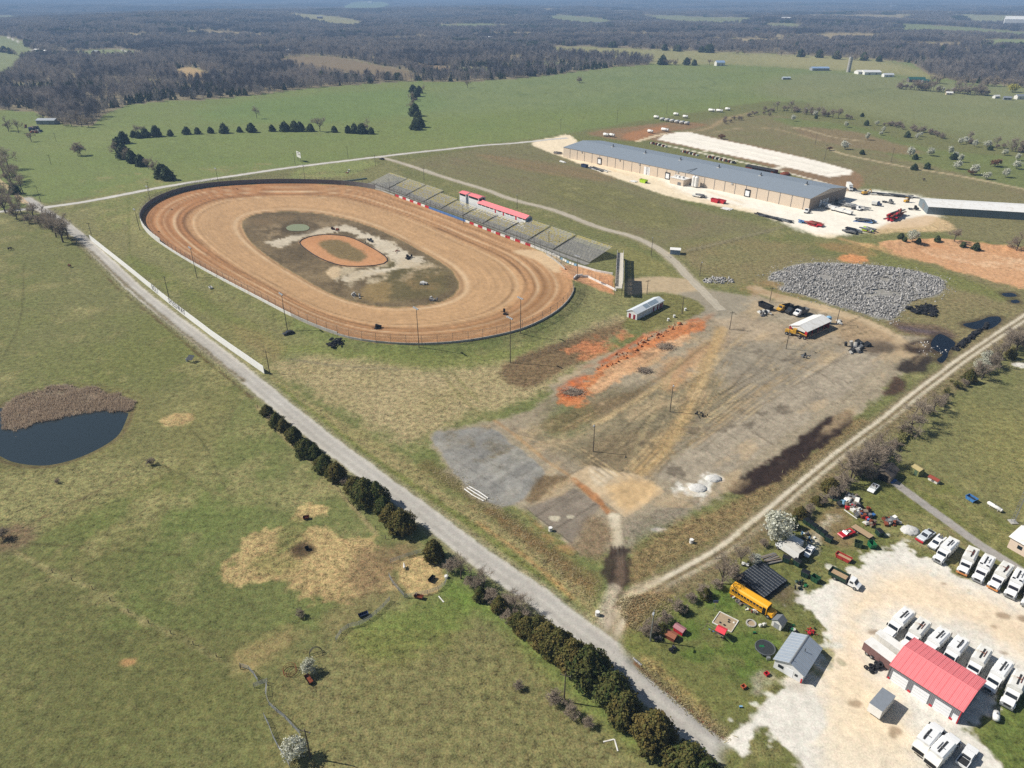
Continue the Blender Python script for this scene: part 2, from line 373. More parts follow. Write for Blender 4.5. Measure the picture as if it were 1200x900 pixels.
# left pasture details
area([(120, 470), (230, 460), (300, 480), (260, 560), (180, 575), (130, 545)], (126, 124, 80), soft=12, rough=5, op=.5)
area([(0, 560), (100, 540), (180, 535), (210, 545), (120, 590), (40, 630), (0, 640)], (137, 130, 90), soft=3, rough=3, op=.85, spk=1.1)
area([(60, 620), (140, 580), (220, 560), (300, 600), (200, 660), (100, 660)], (96, 112, 56), soft=10, rough=5, op=.5)
area([(0, 680), (120, 650), (300, 680), (310, 800), (200, 900), (0, 900)], (100, 105, 62), soft=20, rough=8, op=.8)
area([(180, 380), (260, 400), (200, 450), (90, 440)], (108, 116, 64), soft=10, rough=6, op=.5)
line([(20, 650), (60, 670), (110, 692), (160, 724), (215, 750), (280, 785)], 1.3, (140, 130, 92), soft=.7, rough=.5, op=.9, patchy=.8)
for q_ in ([(28, 312), (27, 345), (22, 380), (5, 415), (-10, 430)], [(222, 502), (240, 522), (255, 555), (272, 582)], [(30, 637), (120, 644), (210, 650)], [(190, 545), (230, 566), (270, 586)], [(345, 610), (395, 640)]):
    line(q_, .55, (84, 84, 50), soft=.35, rough=.25, op=.75)
line([(10, 628), (60, 602), (110, 578), (160, 550), (178, 540)], 1.3, (96, 76, 58), soft=.6, rough=.6, op=.85, patchy=.9)
spot(8, 632, 7, 6, (112, 92, 74), soft=2, rough=2, op=.8)
# straw laid out for the cattle, trodden mud
STRAW, STRAW2 = (190, 165, 120), (150, 129, 92)
spot(207, 492, 5.0, 4.2, STRAW, soft=.8, rough=1.2, col2=STRAW2, spk=1.0)
for (a_, b_, r_, s_) in [(365, 600, 4.2, 3.6), (318, 640, 9, 5.5), (300, 652, 7, 4), (285, 672, 6, 3.4), (330, 660, 9, 4), (375, 632, 6, 5), (352, 660, 8, 6), (380, 650, 8, 6), (405, 655, 9, 6), (420, 640, 6, 4), (395, 672, 8, 4), (375, 685, 7, 3), (430, 665, 7, 4), (405, 690, 7, 3), (440, 685, 6, 3)]:
    spot(a_, b_, r_, s_, STRAW, soft=1.0, rough=3.4, col2=STRAW2, spk=1.1, op=.92)
area([(410, 655), (450, 635), (490, 640), (480, 655), (450, 690), (415, 695)], (128, 106, 80), soft=3, rough=2, op=.8)
spot(340, 628, 2.5, 6, (110, 112, 68), soft=2, rough=1.5, op=.85)
spot(322, 660, 6, 3, (110, 114, 66), soft=2, rough=2, op=.5)
spot(355, 645, 3.0, 2.8, (72, 58, 44), soft=1.2, rough=.8, op=.9)
area([(464, 664), (480, 653), (505, 653), (520, 668), (515, 690), (495, 700), (472, 690)], STRAW, soft=.8, rough=1, col2=STRAW2, spk=1.0)
line([(395, 728), (420, 710), (455, 695)], 7, (132, 116, 84), soft=2, op=.6)
area([(275, 765), (330, 740), (360, 742), (330, 770), (300, 790), (280, 790)], (150, 130, 92), soft=2, rough=2, op=.7)
spot(150, 776, 1.6, 1, (168, 132, 92), soft=.6, rough=.6)
# reeds beds and pond banks
idx = near(POND, 14); d_ = sdf(X[idx], Y[idx], POND)
lay(idx, np.exp(-((d_ + 1.0) / 1.3) ** 2) * .85, (98, 82, 60)); lay(idx, np.exp(-((d_ + 3.5) / 1.6) ** 2) * .5, (112, 108, 68)); lay(idx, sstep(-.5, 1.5, d_), (40, 38, 30), spk=.3)
rb = sstep(-.6, .8, sdf(X[idx], Y[idx], REEDP) + 3.2 * fbm(X[idx], Y[idx], 6, 3, 66)); lay(idx, rb, (152, 136, 118), spk=1.2, col2=(122, 108, 94))
# verge around the clay oval
area([(60, 262), (166, 228), (300, 206), (440, 192), (470, 200), (440, 216), (300, 214), (190, 232), (162, 262), (200, 305), (300, 368), (400, 412), (520, 418), (640, 390), (690, 330), (735, 350), (720, 400), (640, 440), (520, 440), (400, 430), (310, 425), (200, 345), (110, 280)], (130, 126, 88), soft=4, rough=3, spk=.9, col2=(119, 121, 76))
area([(160, 300), (240, 345), (330, 400), (330, 420), (230, 362), (150, 310)], (108, 122, 60), soft=4, rough=3, op=.6)
area([(270, 378), (330, 400), (320, 425), (280, 398)], (142, 122, 88), soft=3, rough=2, op=.6)
area([(340, 404), (430, 410), (520, 415), (600, 408), (640, 395), (600, 425), (500, 436), (400, 425)], (116, 124, 68), soft=3, rough=3, op=.7)
area([(110, 225), (180, 212), (240, 212), (170, 232), (150, 262), (120, 268)], (122, 132, 76), soft=4, rough=3, op=.7)
for (a_, b_) in [((150, 225), (152, 300)), ((130, 240), (120, 272))]: line([a_, b_], 1.0, (92, 104, 54), soft=.7, op=.6)
area([(360, 195), (420, 187), (440, 192), (400, 206), (340, 210)], (134, 148, 88), soft=4, rough=3, op=.7)
# dry slope between track and lot
SLOPE = [(318, 432), (350, 420), (420, 420), (500, 432), (600, 422), (660, 395), (720, 370), (745, 380), (700, 410), (655, 445), (620, 468), (560, 485), (505, 510), (470, 520), (440, 505), (400, 480), (350, 450)]
area(SLOPE, (170, 153, 120), soft=5, rough=6, spk=1.05, col2=(148, 135, 99))
area([(590, 430), (640, 405), (700, 385), (745, 372), (720, 395), (650, 440), (610, 455)], (122, 98, 72), soft=2, rough=3, op=.9, spk=1.1, col2=(104, 86, 66))
for (a_, b_, r_, s_) in [(716, 402, 12, 9), (690, 412, 8, 6), (735, 392, 6, 5)]: spot(a_, b_, r_, s_, (180, 118, 82), soft=1.2, rough=4, op=.8, patchy=1.4)
line([(335, 420), (400, 429), (470, 433)], 1.2, (120, 112, 92), soft=.8, op=.8)
line([(520, 440), (545, 470), (580, 498)], 1.4, (132, 124, 84), soft=.8, op=.6); line([(530, 436), (560, 470)], 1.4, (132, 126, 84), soft=.8, op=.6)
# roadside strip on the lot side of the gravel road
area([(318, 440), (360, 468), (420, 505), (480, 540), (520, 575), (600, 620), (680, 680), (700, 735), (640, 690), (560, 632), (480, 575), (400, 515), (330, 458)], (152, 138, 102), soft=2, rough=2, spk=1.05, col2=(132, 124, 84))
line([(325, 452), (385, 500), (440, 540), (500, 580), (560, 620), (620, 665), (680, 715)], 2.2, (100, 112, 54), soft=1, rough=.8, op=.75)
line([(500, 545), (560, 585), (620, 630), (690, 680)], 5, (112, 92, 64), soft=2, rough=2, op=.6)
line([(575, 600), (640, 645), (690, 690)], 3, (126, 96, 66), soft=2, rough=2, op=.6)
line([(560, 612), (620, 655), (670, 700)], 1.2, (166, 132, 88), soft=.8, rough=.6, op=.7)
# ---- the old paved lot
LOT = [(507, 512), (540, 500), (590, 490), (640, 468), (650, 448), (690, 425), (745, 398), (790, 374), (812, 365), (838, 360), (856, 368), (880, 345), (905, 350), (950, 358), (1000, 372), (1050, 390), (1090, 398), (1075, 425), (1040, 455), (1000, 490), (940, 525), (880, 565), (835, 590), (790, 605), (745, 620), (725, 640), (700, 652), (670, 640), (612, 598), (575, 592), (540, 568)]
area(LOT, (164, 150, 128), soft=1.5, rough=2.5, spk=.45, col2=(146, 134, 114), region='paved_lot')
area([(640, 470), (690, 448), (760, 450), (830, 440), (850, 460), (820, 505), (770, 545), (720, 548), (680, 545), (640, 530), (610, 510)], (124, 113, 90), soft=5, rough=6, spk=.6, col2=(142, 130, 105))
area([(655, 470), (700, 480), (680, 505), (655, 515), (635, 500)], (106, 112, 74), soft=3, rough=3, op=.75, spk=.8)
area([(640, 490), (700, 468), (760, 452), (745, 470), (690, 495), (650, 510)], (114, 92, 66), soft=2, rough=3, op=.55)
ASPH = [(507, 512), (530, 505), (560, 500), (585, 505), (600, 520), (620, 535), (640, 552), (625, 575), (605, 590), (580, 592), (545, 568)]
area(ASPH, (134, 132, 127), soft=.6, rough=1.2, spk=.35, col2=(146, 143, 136))
area([(525, 508), (560, 498), (600, 500), (605, 520), (570, 540), (545, 540), (530, 525)], (104, 92, 72), soft=1.5, rough=3, op=.9, spk=.7, patchy=1.2)
area([(626, 560), (650, 555), (668, 560), (650, 575), (625, 590), (615, 585)], (112, 92, 66), soft=1, rough=2, op=.85, spk=.6)
line([(600, 500), (640, 530), (668, 556)], 3, (142, 128, 108), soft=1, op=.8)
line([(580, 493), (610, 515), (640, 540), (668, 558), (690, 580), (720, 600)], 1.3, (166, 130, 90), soft=.6, op=.6)
area([(690, 520), (740, 505), (790, 510), (770, 545), (720, 560), (690, 550)], (128, 110, 84), soft=3, rough=3, op=.6, spk=.6)
# orange clay beside the lot
CLAY = [(652, 470), (660, 455), (700, 432), (750, 404), (790, 382), (822, 376), (826, 384), (800, 398), (770, 418), (735, 442), (700, 462), (670, 478)]
area(CLAY, (198, 132, 88), soft=1.2, rough=3.5, spk=.6, col2=(176, 106, 64))
area([(690, 450), (720, 428), (760, 408), (800, 392), (812, 396), (780, 416), (740, 440), (700, 462)], (204, 168, 132), soft=1.2, rough=3, op=.85, col2=(190, 148, 110))
line([(705, 425), (745, 400), (785, 380), (818, 374)], 2.0, (172, 92, 50), soft=1, rough=1.2, op=.85)
area([(655, 455), (680, 440), (690, 445), (670, 470)], (186, 96, 50), soft=1.5, rough=2, op=.7)
area([(770, 430), (815, 405), (850, 392), (862, 400), (830, 420), (800, 450), (778, 458)], (186, 142, 100), soft=3, rough=4, op=.65)
area([(840, 395), (900, 400), (960, 405), (1000, 410), (960, 440), (900, 470), (860, 450)], (142, 132, 116), soft=4, rough=4, op=.7, spk=.35)
# long concrete strips of the lot
area([(772, 552), (830, 512), (900, 465), (960, 425), (1010, 396), (1050, 405), (1010, 445), (960, 480), (900, 522), (845, 556), (812, 568), (790, 565)], (166, 153, 134), soft=1.2, rough=1.8, spk=.4, col2=(150, 139, 122))
area([(835, 368), (880, 372), (930, 385), (985, 392), (1000, 400), (900, 400), (850, 395)], (170, 152, 128), soft=3, rough=3, spk=.3, op=.8)
line([(885, 338), (905, 346), (950, 357), (1000, 372), (1035, 388), (1055, 402), (1062, 415)], 7.5, (188, 166, 134), soft=1.2, rough=1, spk=.25)
line([(800, 352), (825, 345), (850, 348), (890, 356), (920, 368)], 12, (160, 148, 128), soft=2, rough=1.5, spk=.3)
area([(985, 372), (1030, 385), (1052, 400), (1020, 402), (985, 395)], (164, 138, 106), soft=2, rough=2, op=.7)
# joints and cracks
for q_ in ([(660, 560), (830, 470), (1005, 372)], [(745, 555), (900, 470), (1010, 405)], [(700, 580), (738, 556)], [(800, 372), (850, 400), (870, 405)], [(640, 470), (760, 410), (850, 362)], [(820, 400), (930, 425), (985, 450)], [(780, 553), (812, 566), (830, 575)], [(880, 505), (905, 520)], [(900, 380), (960, 398), (1040, 420)], [(870, 405), (905, 392), (935, 398)]):
    line(q_, .5, (92, 80, 64), soft=.4, rough=.4, op=.6, n=2)
for i_ in range(9):
    a_ = np.array([832, 516]) + np.array([22, -15]) * i_ * .8; line([tuple(a_), tuple(a_ + np.array([28, 22]))], .35, (112, 100, 84), soft=.3, rough=.15, op=.5, n=1)
# sweeping wheel tracks across the lot
line([(845, 385), (828, 430), (812, 465), (800, 492), (778, 525), (752, 552)], 5.0, (184, 156, 112), soft=2.0, rough=1.8, op=.85, col2=(170, 140, 98))
line([(800, 420), (770, 452), (735, 475), (698, 496)], 2.2, (180, 156, 118), soft=1, rough=.8, op=.75)
line([(830, 400), (800, 425), (760, 450), (720, 470), (660, 505)], 1.6, (112, 96, 70), soft=.8, rough=.6, op=.6)
line([(786, 440), (770, 480), (752, 510), (742, 540)], 1.2, (160, 144, 112), soft=.8, op=.6); line([(776, 450), (757, 500), (745, 530)], 1.0, (156, 140, 108), soft=.6, op=.5)
line([(870, 392), (840, 425), (815, 460)], 1.3, (186, 162, 124), soft=.8, op=.5); line([(900, 410), (860, 450), (830, 480)], .9, (120, 108, 90), soft=.6, op=.6)
line([(920, 400), (885, 440), (850, 470), (800, 500)], .9, (118, 106, 88), soft=.6, op=.5)
spot(860, 425, 7, 5, (112, 106, 94), soft=2, rough=3, op=.6, patchy=1); spot(950, 465, 5, 3, (84, 80, 74), soft=1, rough=2, op=.7, patchy=1.4)
# slabs at the near corner
SLAB1 = [(668, 558), (690, 545), (712, 551), (747, 556), (779, 576), (733, 606)]
area(SLAB1, (196, 174, 142), soft=.3, rough=.15, spk=.25, col2=(182, 160, 130), n=1)
area([(712, 570), (745, 560), (770, 576), (735, 600)], (204, 170, 122), soft=2, rough=2, op=.7)
area([(690, 548), (712, 552), (720, 560), (700, 570)], (206, 192, 168), soft=1, rough=1.5, op=.6)
area([(616, 595), (674, 572), (705, 592), (670, 636)], (138, 126, 112), soft=.4, rough=.4, spk=.35, col2=(126, 116, 104), n=1)
for q_ in ([(628, 605), (676, 575)], [(650, 620), (698, 590)], [(616, 595), (670, 636)]): line(q_, .35, (84, 76, 66), soft=.25, rough=.1, op=.8, n=1)
line([(672, 562), (700, 585), (712, 600)], 2.2, (166, 112, 70), soft=.6, rough=.8, op=.8)
spot(650, 607, 1.5, 1.1, (192, 182, 160), soft=.3, rough=.6); spot(668, 605, 1.2, .8, (192, 182, 160), soft=.3, rough=.5)
line([(615, 602), (640, 628), (668, 645)], 2.5, (160, 122, 84), soft=1, rough=1, op=.8, patchy=1)
line([(719, 604), (723, 630), (728, 660)], 2.8, (206, 194, 172), soft=.6, rough=.6, spk=.3, col2=(190, 176, 150))
area([(690, 605), (715, 610), (712, 650), (695, 655), (675, 640)], (126, 106, 82), soft=2, rough=2, op=.8, spk=.8)
area([(738, 610), (790, 590), (830, 580), (800, 610), (750, 630), (738, 650)], (126, 116, 102), soft=2, rough=2, op=.8, spk=.7, col2=(140, 130, 116))
spot(772, 620, 2, .8, (176, 170, 162), soft=.4, rough=1)
area([(788, 572), (798, 560), (812, 563), (828, 553), (844, 552), (848, 560), (838, 570), (828, 584), (815, 590), (806, 582), (792, 582)], (214, 210, 202), soft=.6, rough=1.8, spk=.4, patchy=1.6)
area([(795, 572), (812, 566), (835, 556), (842, 560), (826, 578), (812, 584)], (220, 217, 210), soft=.6, rough=1.5, spk=.35)
# weeds and peat-dark spoil along the farm lane
area([(735, 655), (790, 615), (850, 590), (900, 560), (960, 520), (1000, 490), (1020, 495), (980, 525), (900, 590), (840, 632), (780, 662), (745, 690)], (138, 116, 84), soft=2, rough=2, spk=1.2, col2=(122, 108, 76))
area([(850, 574), (878, 554), (928, 522), (984, 483), (1000, 485), (990, 502), (944, 539), (904, 566), (868, 580)], (46, 36, 32), soft=.8, rough=1.8, spk=.6, col2=(58, 45, 39))
area([(1058, 405), (1078, 398), (1100, 400), (1108, 412), (1090, 414), (1062, 412)], (66, 54, 46), soft=2, rough=2.5, spk=.7)
area([(1050, 430), (1075, 416), (1092, 420), (1088, 434), (1065, 437)], (58, 50, 44), soft=1.5, rough=2, spk=.7)
area([(1038, 450), (1048, 440), (1060, 445), (1062, 458), (1040, 462)], (78, 62, 50), soft=1.5, rough=2, spk=.7)
area([(1000, 402), (1035, 398), (1060, 408), (1040, 415), (1010, 412)], (96, 80, 64), soft=3, rough=2.5, op=.8)
area([(1045, 375), (1065, 378), (1100, 382), (1122, 392), (1110, 396), (1070, 392), (1048, 384)], (104, 84, 74), soft=2, rough=2, op=.8)
line([(1060, 384), (1090, 389), (1105, 392)], 4, (86, 76, 88), soft=2, rough=1.5, op=.7)
for q_ in BLACKWATER:
    idx = near(q_, 6); d_ = sdf(X[idx], Y[idx], q_); lay(idx, sstep(-3, 0, d_ + nC[idx]) * .75, (70, 58, 46))
# two-rut farm lane
LANE = [(1320, 295), (1200, 373), (1165, 396), (1130, 420), (1080, 457), (1040, 490), (1000, 520), (950, 560), (900, 603), (850, 643), (800, 672), (770, 688), (745, 705), (727, 722), (712, 748)]
line(LANE, 6.5, (132, 116, 92), soft=1.5, rough=1, spk=.8, col2=(120, 108, 82))
line(LANE, 4.2, (168, 154, 130), soft=.7, rough=.5, spk=.4, region='farm_track', op=.75)
line(LANE, 1.15, (206, 195, 174), soft=.3, rough=.3, off=1.2, spk=.25); line(LANE, 1.15, (206, 195, 174), soft=.3, rough=.3, off=-1.2, spk=.25)
line(LANE, .95, (116, 102, 78), soft=.3, rough=.4, op=.85, spk=.8)
# brush on the far side of the lane
line([(760, 705), (800, 690), (850, 662), (900, 622), (960, 575), (1000, 540), (1040, 505), (1090, 470), (1140, 432), (1200, 390)], 6, (122, 108, 82), soft=2, rough=2, spk=1.1, op=.85)
area([(725, 700), (775, 695), (790, 712), (765, 735), (745, 740), (728, 722)], (146, 120, 88), soft=2, rough=2, spk=1.3)
# mud at the lot entrance
area([(713, 645), (735, 645), (739, 670), (735, 690), (716, 690), (710, 672)], (70, 56, 50), soft=.7, rough=1.8, spk=.6, col2=(50, 39, 36), op=.9)
for s_ in (-1.6, -.7, .4, 1.3): line([(724, 640), (726, 665), (724, 690), (716, 716)], .6, (60, 48, 42), soft=.3, rough=.6, op=.85, off=s_)
line([(727, 655), (725, 690), (717, 720), (714, 745), (728, 768)], 2.2, (108, 90, 76), soft=.8, rough=.6, op=.85)
line([(706, 735), (712, 712), (720, 690)], 3, (190, 176, 156), soft=1, rough=.8, op=.8); line([(722, 745), (726, 715), (740, 695), (770, 680)], 2.6, (188, 172, 146), soft=1, rough=.6, op=.8)
# ---- roads
COUNTY = [(-120, 266), (0, 248), (50, 243), (110, 234), (180, 221), (240, 211), (300, 202), (365, 193), (440, 184), (500, 177), (560, 170), (600, 167), (640, 163), (665, 161)]
line(COUNTY, 8, (150, 144, 116), soft=1.2, rough=.5, op=.7)
line(ROAD, 9.0, (142, 134, 108), soft=1.2, rough=.8, world=True, n=1, op=.8)
line(ROAD, 6.2, (194, 189, 180), soft=.5, rough=.5, world=True, n=1, spk=.22, region='gravel_road', col2=(184, 178, 169))
line(ROAD, 1.5, (174, 169, 162), soft=.6, rough=.4, world=True, n=1, off=1.2, op=.7, spk=.2); line(ROAD, 1.4, (164, 159, 151), soft=.6, rough=.4, world=True, n=1, off=-1.2, op=.6, spk=.2)
line(ROAD, .8, (196, 190, 178), soft=.4, rough=.5, world=True, n=1, off=2.6, op=.6, patchy=1); line(ROAD, .8, (198, 190, 176), soft=.4, rough=.5, world=True, n=1, off=-2.7, op=.6, patchy=1)
line(ROAD, 5, (150, 144, 136), soft=1.0, rough=2.0, world=True, n=1, op=.3, patchy=1.2, spk=.3)
line([(85, 277), (112, 300), (140, 327), (190, 370), (240, 410), (285, 446)], 1.6, (108, 94, 66), soft=.7, rough=.9, op=.75, spk=1.2)
line([(72, 269), (102, 298), (135, 335), (185, 375), (232, 415), (278, 452), (300, 472)], 1.0, (96, 78, 56), soft=.5, rough=.8, op=.8, patchy=1.0)
line([(300, 475), (340, 520), (370, 545), (410, 590), (440, 625)], 1.2, (158, 140, 104), soft=.6, rough=.5, op=.7)
ACCESS = [(446, 184), (468, 190), (490, 197), (525, 209), (567, 222), (600, 234), (650, 247), (700, 266), (740, 277), (770, 291), (790, 307), (807, 325), (825, 343), (846, 364)]
line(ACCESS, 7, (142, 132, 104), soft=1, rough=.6, op=.7)
line(ACCESS, 5.5, (160, 150, 126), soft=1.2, rough=.6, spk=.3)
line([(498, 199), (508, 203)], 4, (206, 200, 190), soft=1.5, rough=.5, op=.8)
line([(-10, 205), (12, 222), (30, 238)], 1.3, (196, 170, 136), soft=.4, off=1.0); line([(-10, 205), (12, 222), (30, 238)], 1.3, (196, 170, 136), soft=.4, off=-1.0)
area([(735, 328), (770, 324), (800, 326), (820, 338), (800, 345), (770, 342), (735, 345)], (180, 160, 130), soft=1.5, rough=1, spk=.3)
area([(795, 345), (830, 342), (880, 352), (850, 372), (815, 365)], (150, 140, 122), soft=2, rough=1.5, spk=.3)
area([(765, 350), (790, 345), (815, 352), (825, 362), (810, 372), (780, 385), (745, 388), (730, 378)], (116, 114, 70), soft=1.2, rough=1.5, spk=.9)
area([(728, 290), (760, 300), (790, 320), (800, 326), (760, 322), (730, 318)], (124, 124, 76), soft=1.5, rough=1, spk=.8)
# ---- clay oval
idx = near(TRACK_OUT, 6); xo, yo = X[idx], Y[idx]
so = sdf(xo, yo, TRACK_OUT); si = -sdf(xo, yo, TRACK_IN)
m_tr = sstep(-.4, .4, so) ; m_in = sstep(-.6, .6, -si + .4 * nC[idx])
t_ = np.clip(si / np.maximum(si + np.maximum(so, 0), 1e-3), 0, 1)
ctr = TRACK_IN.mean(0); ang = np.arctan2(yo - ctr[1], xo - ctr[0])
st1 = fbm(t_ * 34 + 3, ang * 1.4 + 9, 1.0, 3, 11); st2 = fbm(t_ * 90 + 3, ang * 5 + 9, 1.0, 2, 12)
tan = np.array(A(184, 148, 109)); org = np.array(A(166, 119, 80)); drk = np.array(A(98, 72, 48)); pale = np.array(A(212, 184, 148))
left = sstep(-60, -190, xo)
ck = np.clip(sstep(.50, .64, t_ + .03 * st1) * (.55 + .45 * left + .2 * nA[idx]), 0, 1)[:, None]
cc = tan * (1 - ck) + org * ck
cc = cc * (1 + (.2 * st1 + .2 * st2 + .05 * nD[idx])[:, None] * (.5 + .5 * sstep(.4, .6, t_))[:, None])
for t0, w_, c_, o_ in [(.60, .018, drk, .95), (.48, .014, drk, .55), (.52, .012, pale, .5), (.70, .015, pale, .85), (.665, .012, drk, .55), (.76, .016, drk, .45), (.80, .012, pale, .5), (.86, .014, pale, .6), (.08, .024, pale, .85), (.035, .016, drk, .6), (.91, .018, drk, .35)]:
    w2 = (np.exp(-((t_ - t0 - .012 * fbm(ang * 2.5, ang * 0 + t0 * 9, 1.0, 3, 15)) / w_) ** 2) * o_ * np.clip(.6 + .6 * fbm(ang * 3, ang * 0 + t0 * 31, 1, 3, 14), 0, 1))[:, None]
    cc = cc * (1 - w2) + c_ * w2
lowr = sstep(.62, .74, t_) * sstep(.9, .8, t_) * sstep(-40, 0, xo) * sstep(350, 300, yo)
cc = cc * (1 - .45 * lowr[:, None]) + np.array(A(122, 90, 58)) * .45 * lowr[:, None]
mt = (m_tr * (1 - m_in))[:, None]
C[idx] = C[idx] * (1 - mt) + cc * mt; T[idx] = T[idx] * (1 - mt[:, 0]) + .22 * mt[:, 0]
REG[idx[mt[:, 0] > .5]] = reg('racetrack')
mi = m_in
C[idx] = C[idx] * (1 - mi[:, None]) + (np.array(A(116, 100, 76)) * (1 + .3 * nB[idx] + .2 * nC[idx] + .1 * nD[idx])[:, None]) * mi[:, None]
T[idx] = T[idx] * (1 - mi) + .5 * mi; REG[idx[mi > .5]] = reg('infield')
area([(292, 258), (330, 251), (370, 254), (400, 262), (345, 275), (310, 272)], (112, 92, 68), soft=4, rough=3, op=.6, patchy=1.2)
area([(450, 300), (500, 305), (530, 325), (520, 345), (470, 352), (440, 340)], (98, 92, 58), soft=5, rough=4, op=.6)
area([(430, 335), (455, 330), (455, 350), (440, 354), (420, 350)], (142, 120, 82), soft=2, rough=2.5, op=.8)
area([(480, 320), (515, 322), (520, 332), (490, 342), (480, 335)], (140, 114, 78), soft=3, rough=3, op=.55, patchy=1.2)
area([(318, 282), (370, 270), (405, 264), (430, 272), (480, 296), (500, 306), (470, 316), (440, 322), (410, 330), (395, 328), (425, 316), (460, 312), (452, 300), (420, 278), (400, 272), (360, 277), (335, 288), (322, 288)], (212, 200, 180), soft=1.0, rough=4.5, spk=.35, col2=(178, 163, 140))
area([(395, 318), (430, 306), (470, 304), (505, 308), (480, 320), (430, 332), (400, 334)], (190, 174, 148), soft=1, rough=4, op=.8, patchy=1.6)
area([(300, 270), (330, 262), (372, 258), (396, 262), (350, 272), (318, 280)], (158, 138, 110), soft=3, rough=4, op=.5, patchy=1.4)
area([(440, 318), (470, 316), (505, 310), (515, 318), (480, 326), (450, 330)], (170, 150, 122), soft=3, rough=4, op=.6, patchy=1.4)
area([(384, 316), (395, 312), (398, 322), (390, 326)], (196, 172, 140), soft=1, rough=1.5)
KOUT = smooth(W([(351, 284), (365, 277), (385, 275), (410, 278), (435, 290), (453, 302), (450, 309), (430, 312), (405, 312), (385, 307), (365, 297)]), 4, True)
KIN = smooth(W([(375, 287), (385, 281), (400, 282), (420, 292), (430, 300), (425, 306), (408, 306), (390, 300)]), 4, True)
area(KOUT, (198, 148, 108), soft=.8, rough=.9, world=True, n=1, spk=.3, col2=(184, 132, 92), region='kart_track')
area(KIN, (126, 108, 76), soft=1.5, rough=2, world=True, n=1, spk=.6)
area(smooth(W([(328, 268), (345, 258), (365, 260), (375, 267), (358, 275), (340, 276)]), 3, True), (84, 72, 54), soft=1.5, rough=1.5, world=True, n=1, op=.75)
area([(602, 297), (625, 296), (655, 305), (672, 318), (650, 322), (630, 308)], (206, 178, 142), soft=1.2, rough=1, op=.9)
area([(655, 318), (675, 312), (700, 318), (720, 326), (720, 345), (690, 335), (672, 332), (665, 330)], (184, 128, 92), soft=1.2, rough=2.0, spk=.6, col2=(204, 164, 126))
# ---- works yard: crushed stone, tan at the road end
YARD = [(622, 167), (650, 160), (668, 158), (700, 180), (820, 205), (950, 232), (990, 224), (1010, 226), (1075, 231), (1094, 235), (1092, 262), (1040, 268), (1000, 270), (970, 280), (930, 265), (880, 250), (820, 238), (770, 226), (700, 200), (660, 184)]
area(YARD, (232, 214, 184), soft=1.5, rough=1.5, spk=.18, region='works_yard')
area([(760, 195), (840, 215), (960, 245), (996, 222), (1092, 233), (1090, 258), (1050, 264), (965, 276), (880, 246), (800, 226)], (240, 232, 216), soft=6, rough=4, spk=.12)
line([(690, 190), (760, 213), (840, 238)], 2.0, (212, 180, 134), soft=1.5, rough=1, op=.6, patchy=1); line([(830, 225), (870, 238)], 3, (216, 188, 146), soft=2, op=.5)
area([(1040, 262), (1085, 252), (1115, 262), (1110, 270), (1060, 272), (1020, 275)], (206, 176, 138), soft=2, rough=2, op=.85)
area([(760, 162), (800, 154), (880, 170), (960, 190), (1005, 203), (1010, 218), (985, 222), (900, 196), (830, 178)], (148, 118, 88), soft=2, rough=2, spk=.5, col2=(130, 108, 84))
area([(770, 163), (785, 156), (806, 154), (900, 176), (960, 190), (1000, 201), (996, 205), (972, 208), (900, 192), (830, 177)], (240, 232, 218), soft=1.5, rough=1.0, spk=.1, n=1)
line([(748, 165), (765, 160), (782, 156)], 5, (226, 206, 176), soft=1, op=.9); line([(770, 168), (840, 184), (930, 205), (990, 221)], 3.0, (228, 218, 202), soft=1, rough=.8, op=.9)
line([(826, 178), (834, 176)], 3, (226, 214, 196), soft=1); line([(905, 200), (918, 196)], 5, (226, 216, 200), soft=1.5)
# ---- clay pit
area([(1028, 288), (1060, 283), (1110, 284), (1200, 293), (1300, 306), (1300, 352), (1200, 338), (1150, 326), (1095, 310), (1050, 298)], (208, 164, 126), soft=2, rough=3, spk=.6, col2=(190, 140, 100), region='clay_pit')
area([(1060, 288), (1120, 290), (1160, 300), (1140, 310), (1080, 300)], (176, 120, 82), soft=2, rough=4, op=.6, patchy=1.2)
area([(1080, 292), (1140, 296), (1230, 312), (1230, 322), (1150, 312), (1100, 302)], (220, 186, 152), soft=2, rough=4, op=.7, patchy=1.3)
area([(905, 330), (940, 345), (900, 352), (870, 342), (880, 330)], (150, 122, 88), soft=4, rough=4, op=.7, patchy=1)
line([(985, 280), (1020, 290), (1060, 302)], 4, (190, 150, 110), soft=2, rough=1, op=.7)
spot(1000, 303, 8, 7, (206, 142, 96), soft=1.5, rough=3, op=.9)
RUBBLE = smooth(W([(903, 322), (925, 313), (960, 308), (1000, 310), (1050, 314), (1090, 322), (1108, 333), (1098, 345), (1072, 352), (1060, 362), (1042, 374), (1010, 366), (980, 358), (945, 346), (915, 340), (920, 332), (902, 328)]), 3, True)
area(RUBBLE, (150, 147, 142), soft=1.5, rough=2, world=True, n=1, spk=.6, region='rubble_ground')
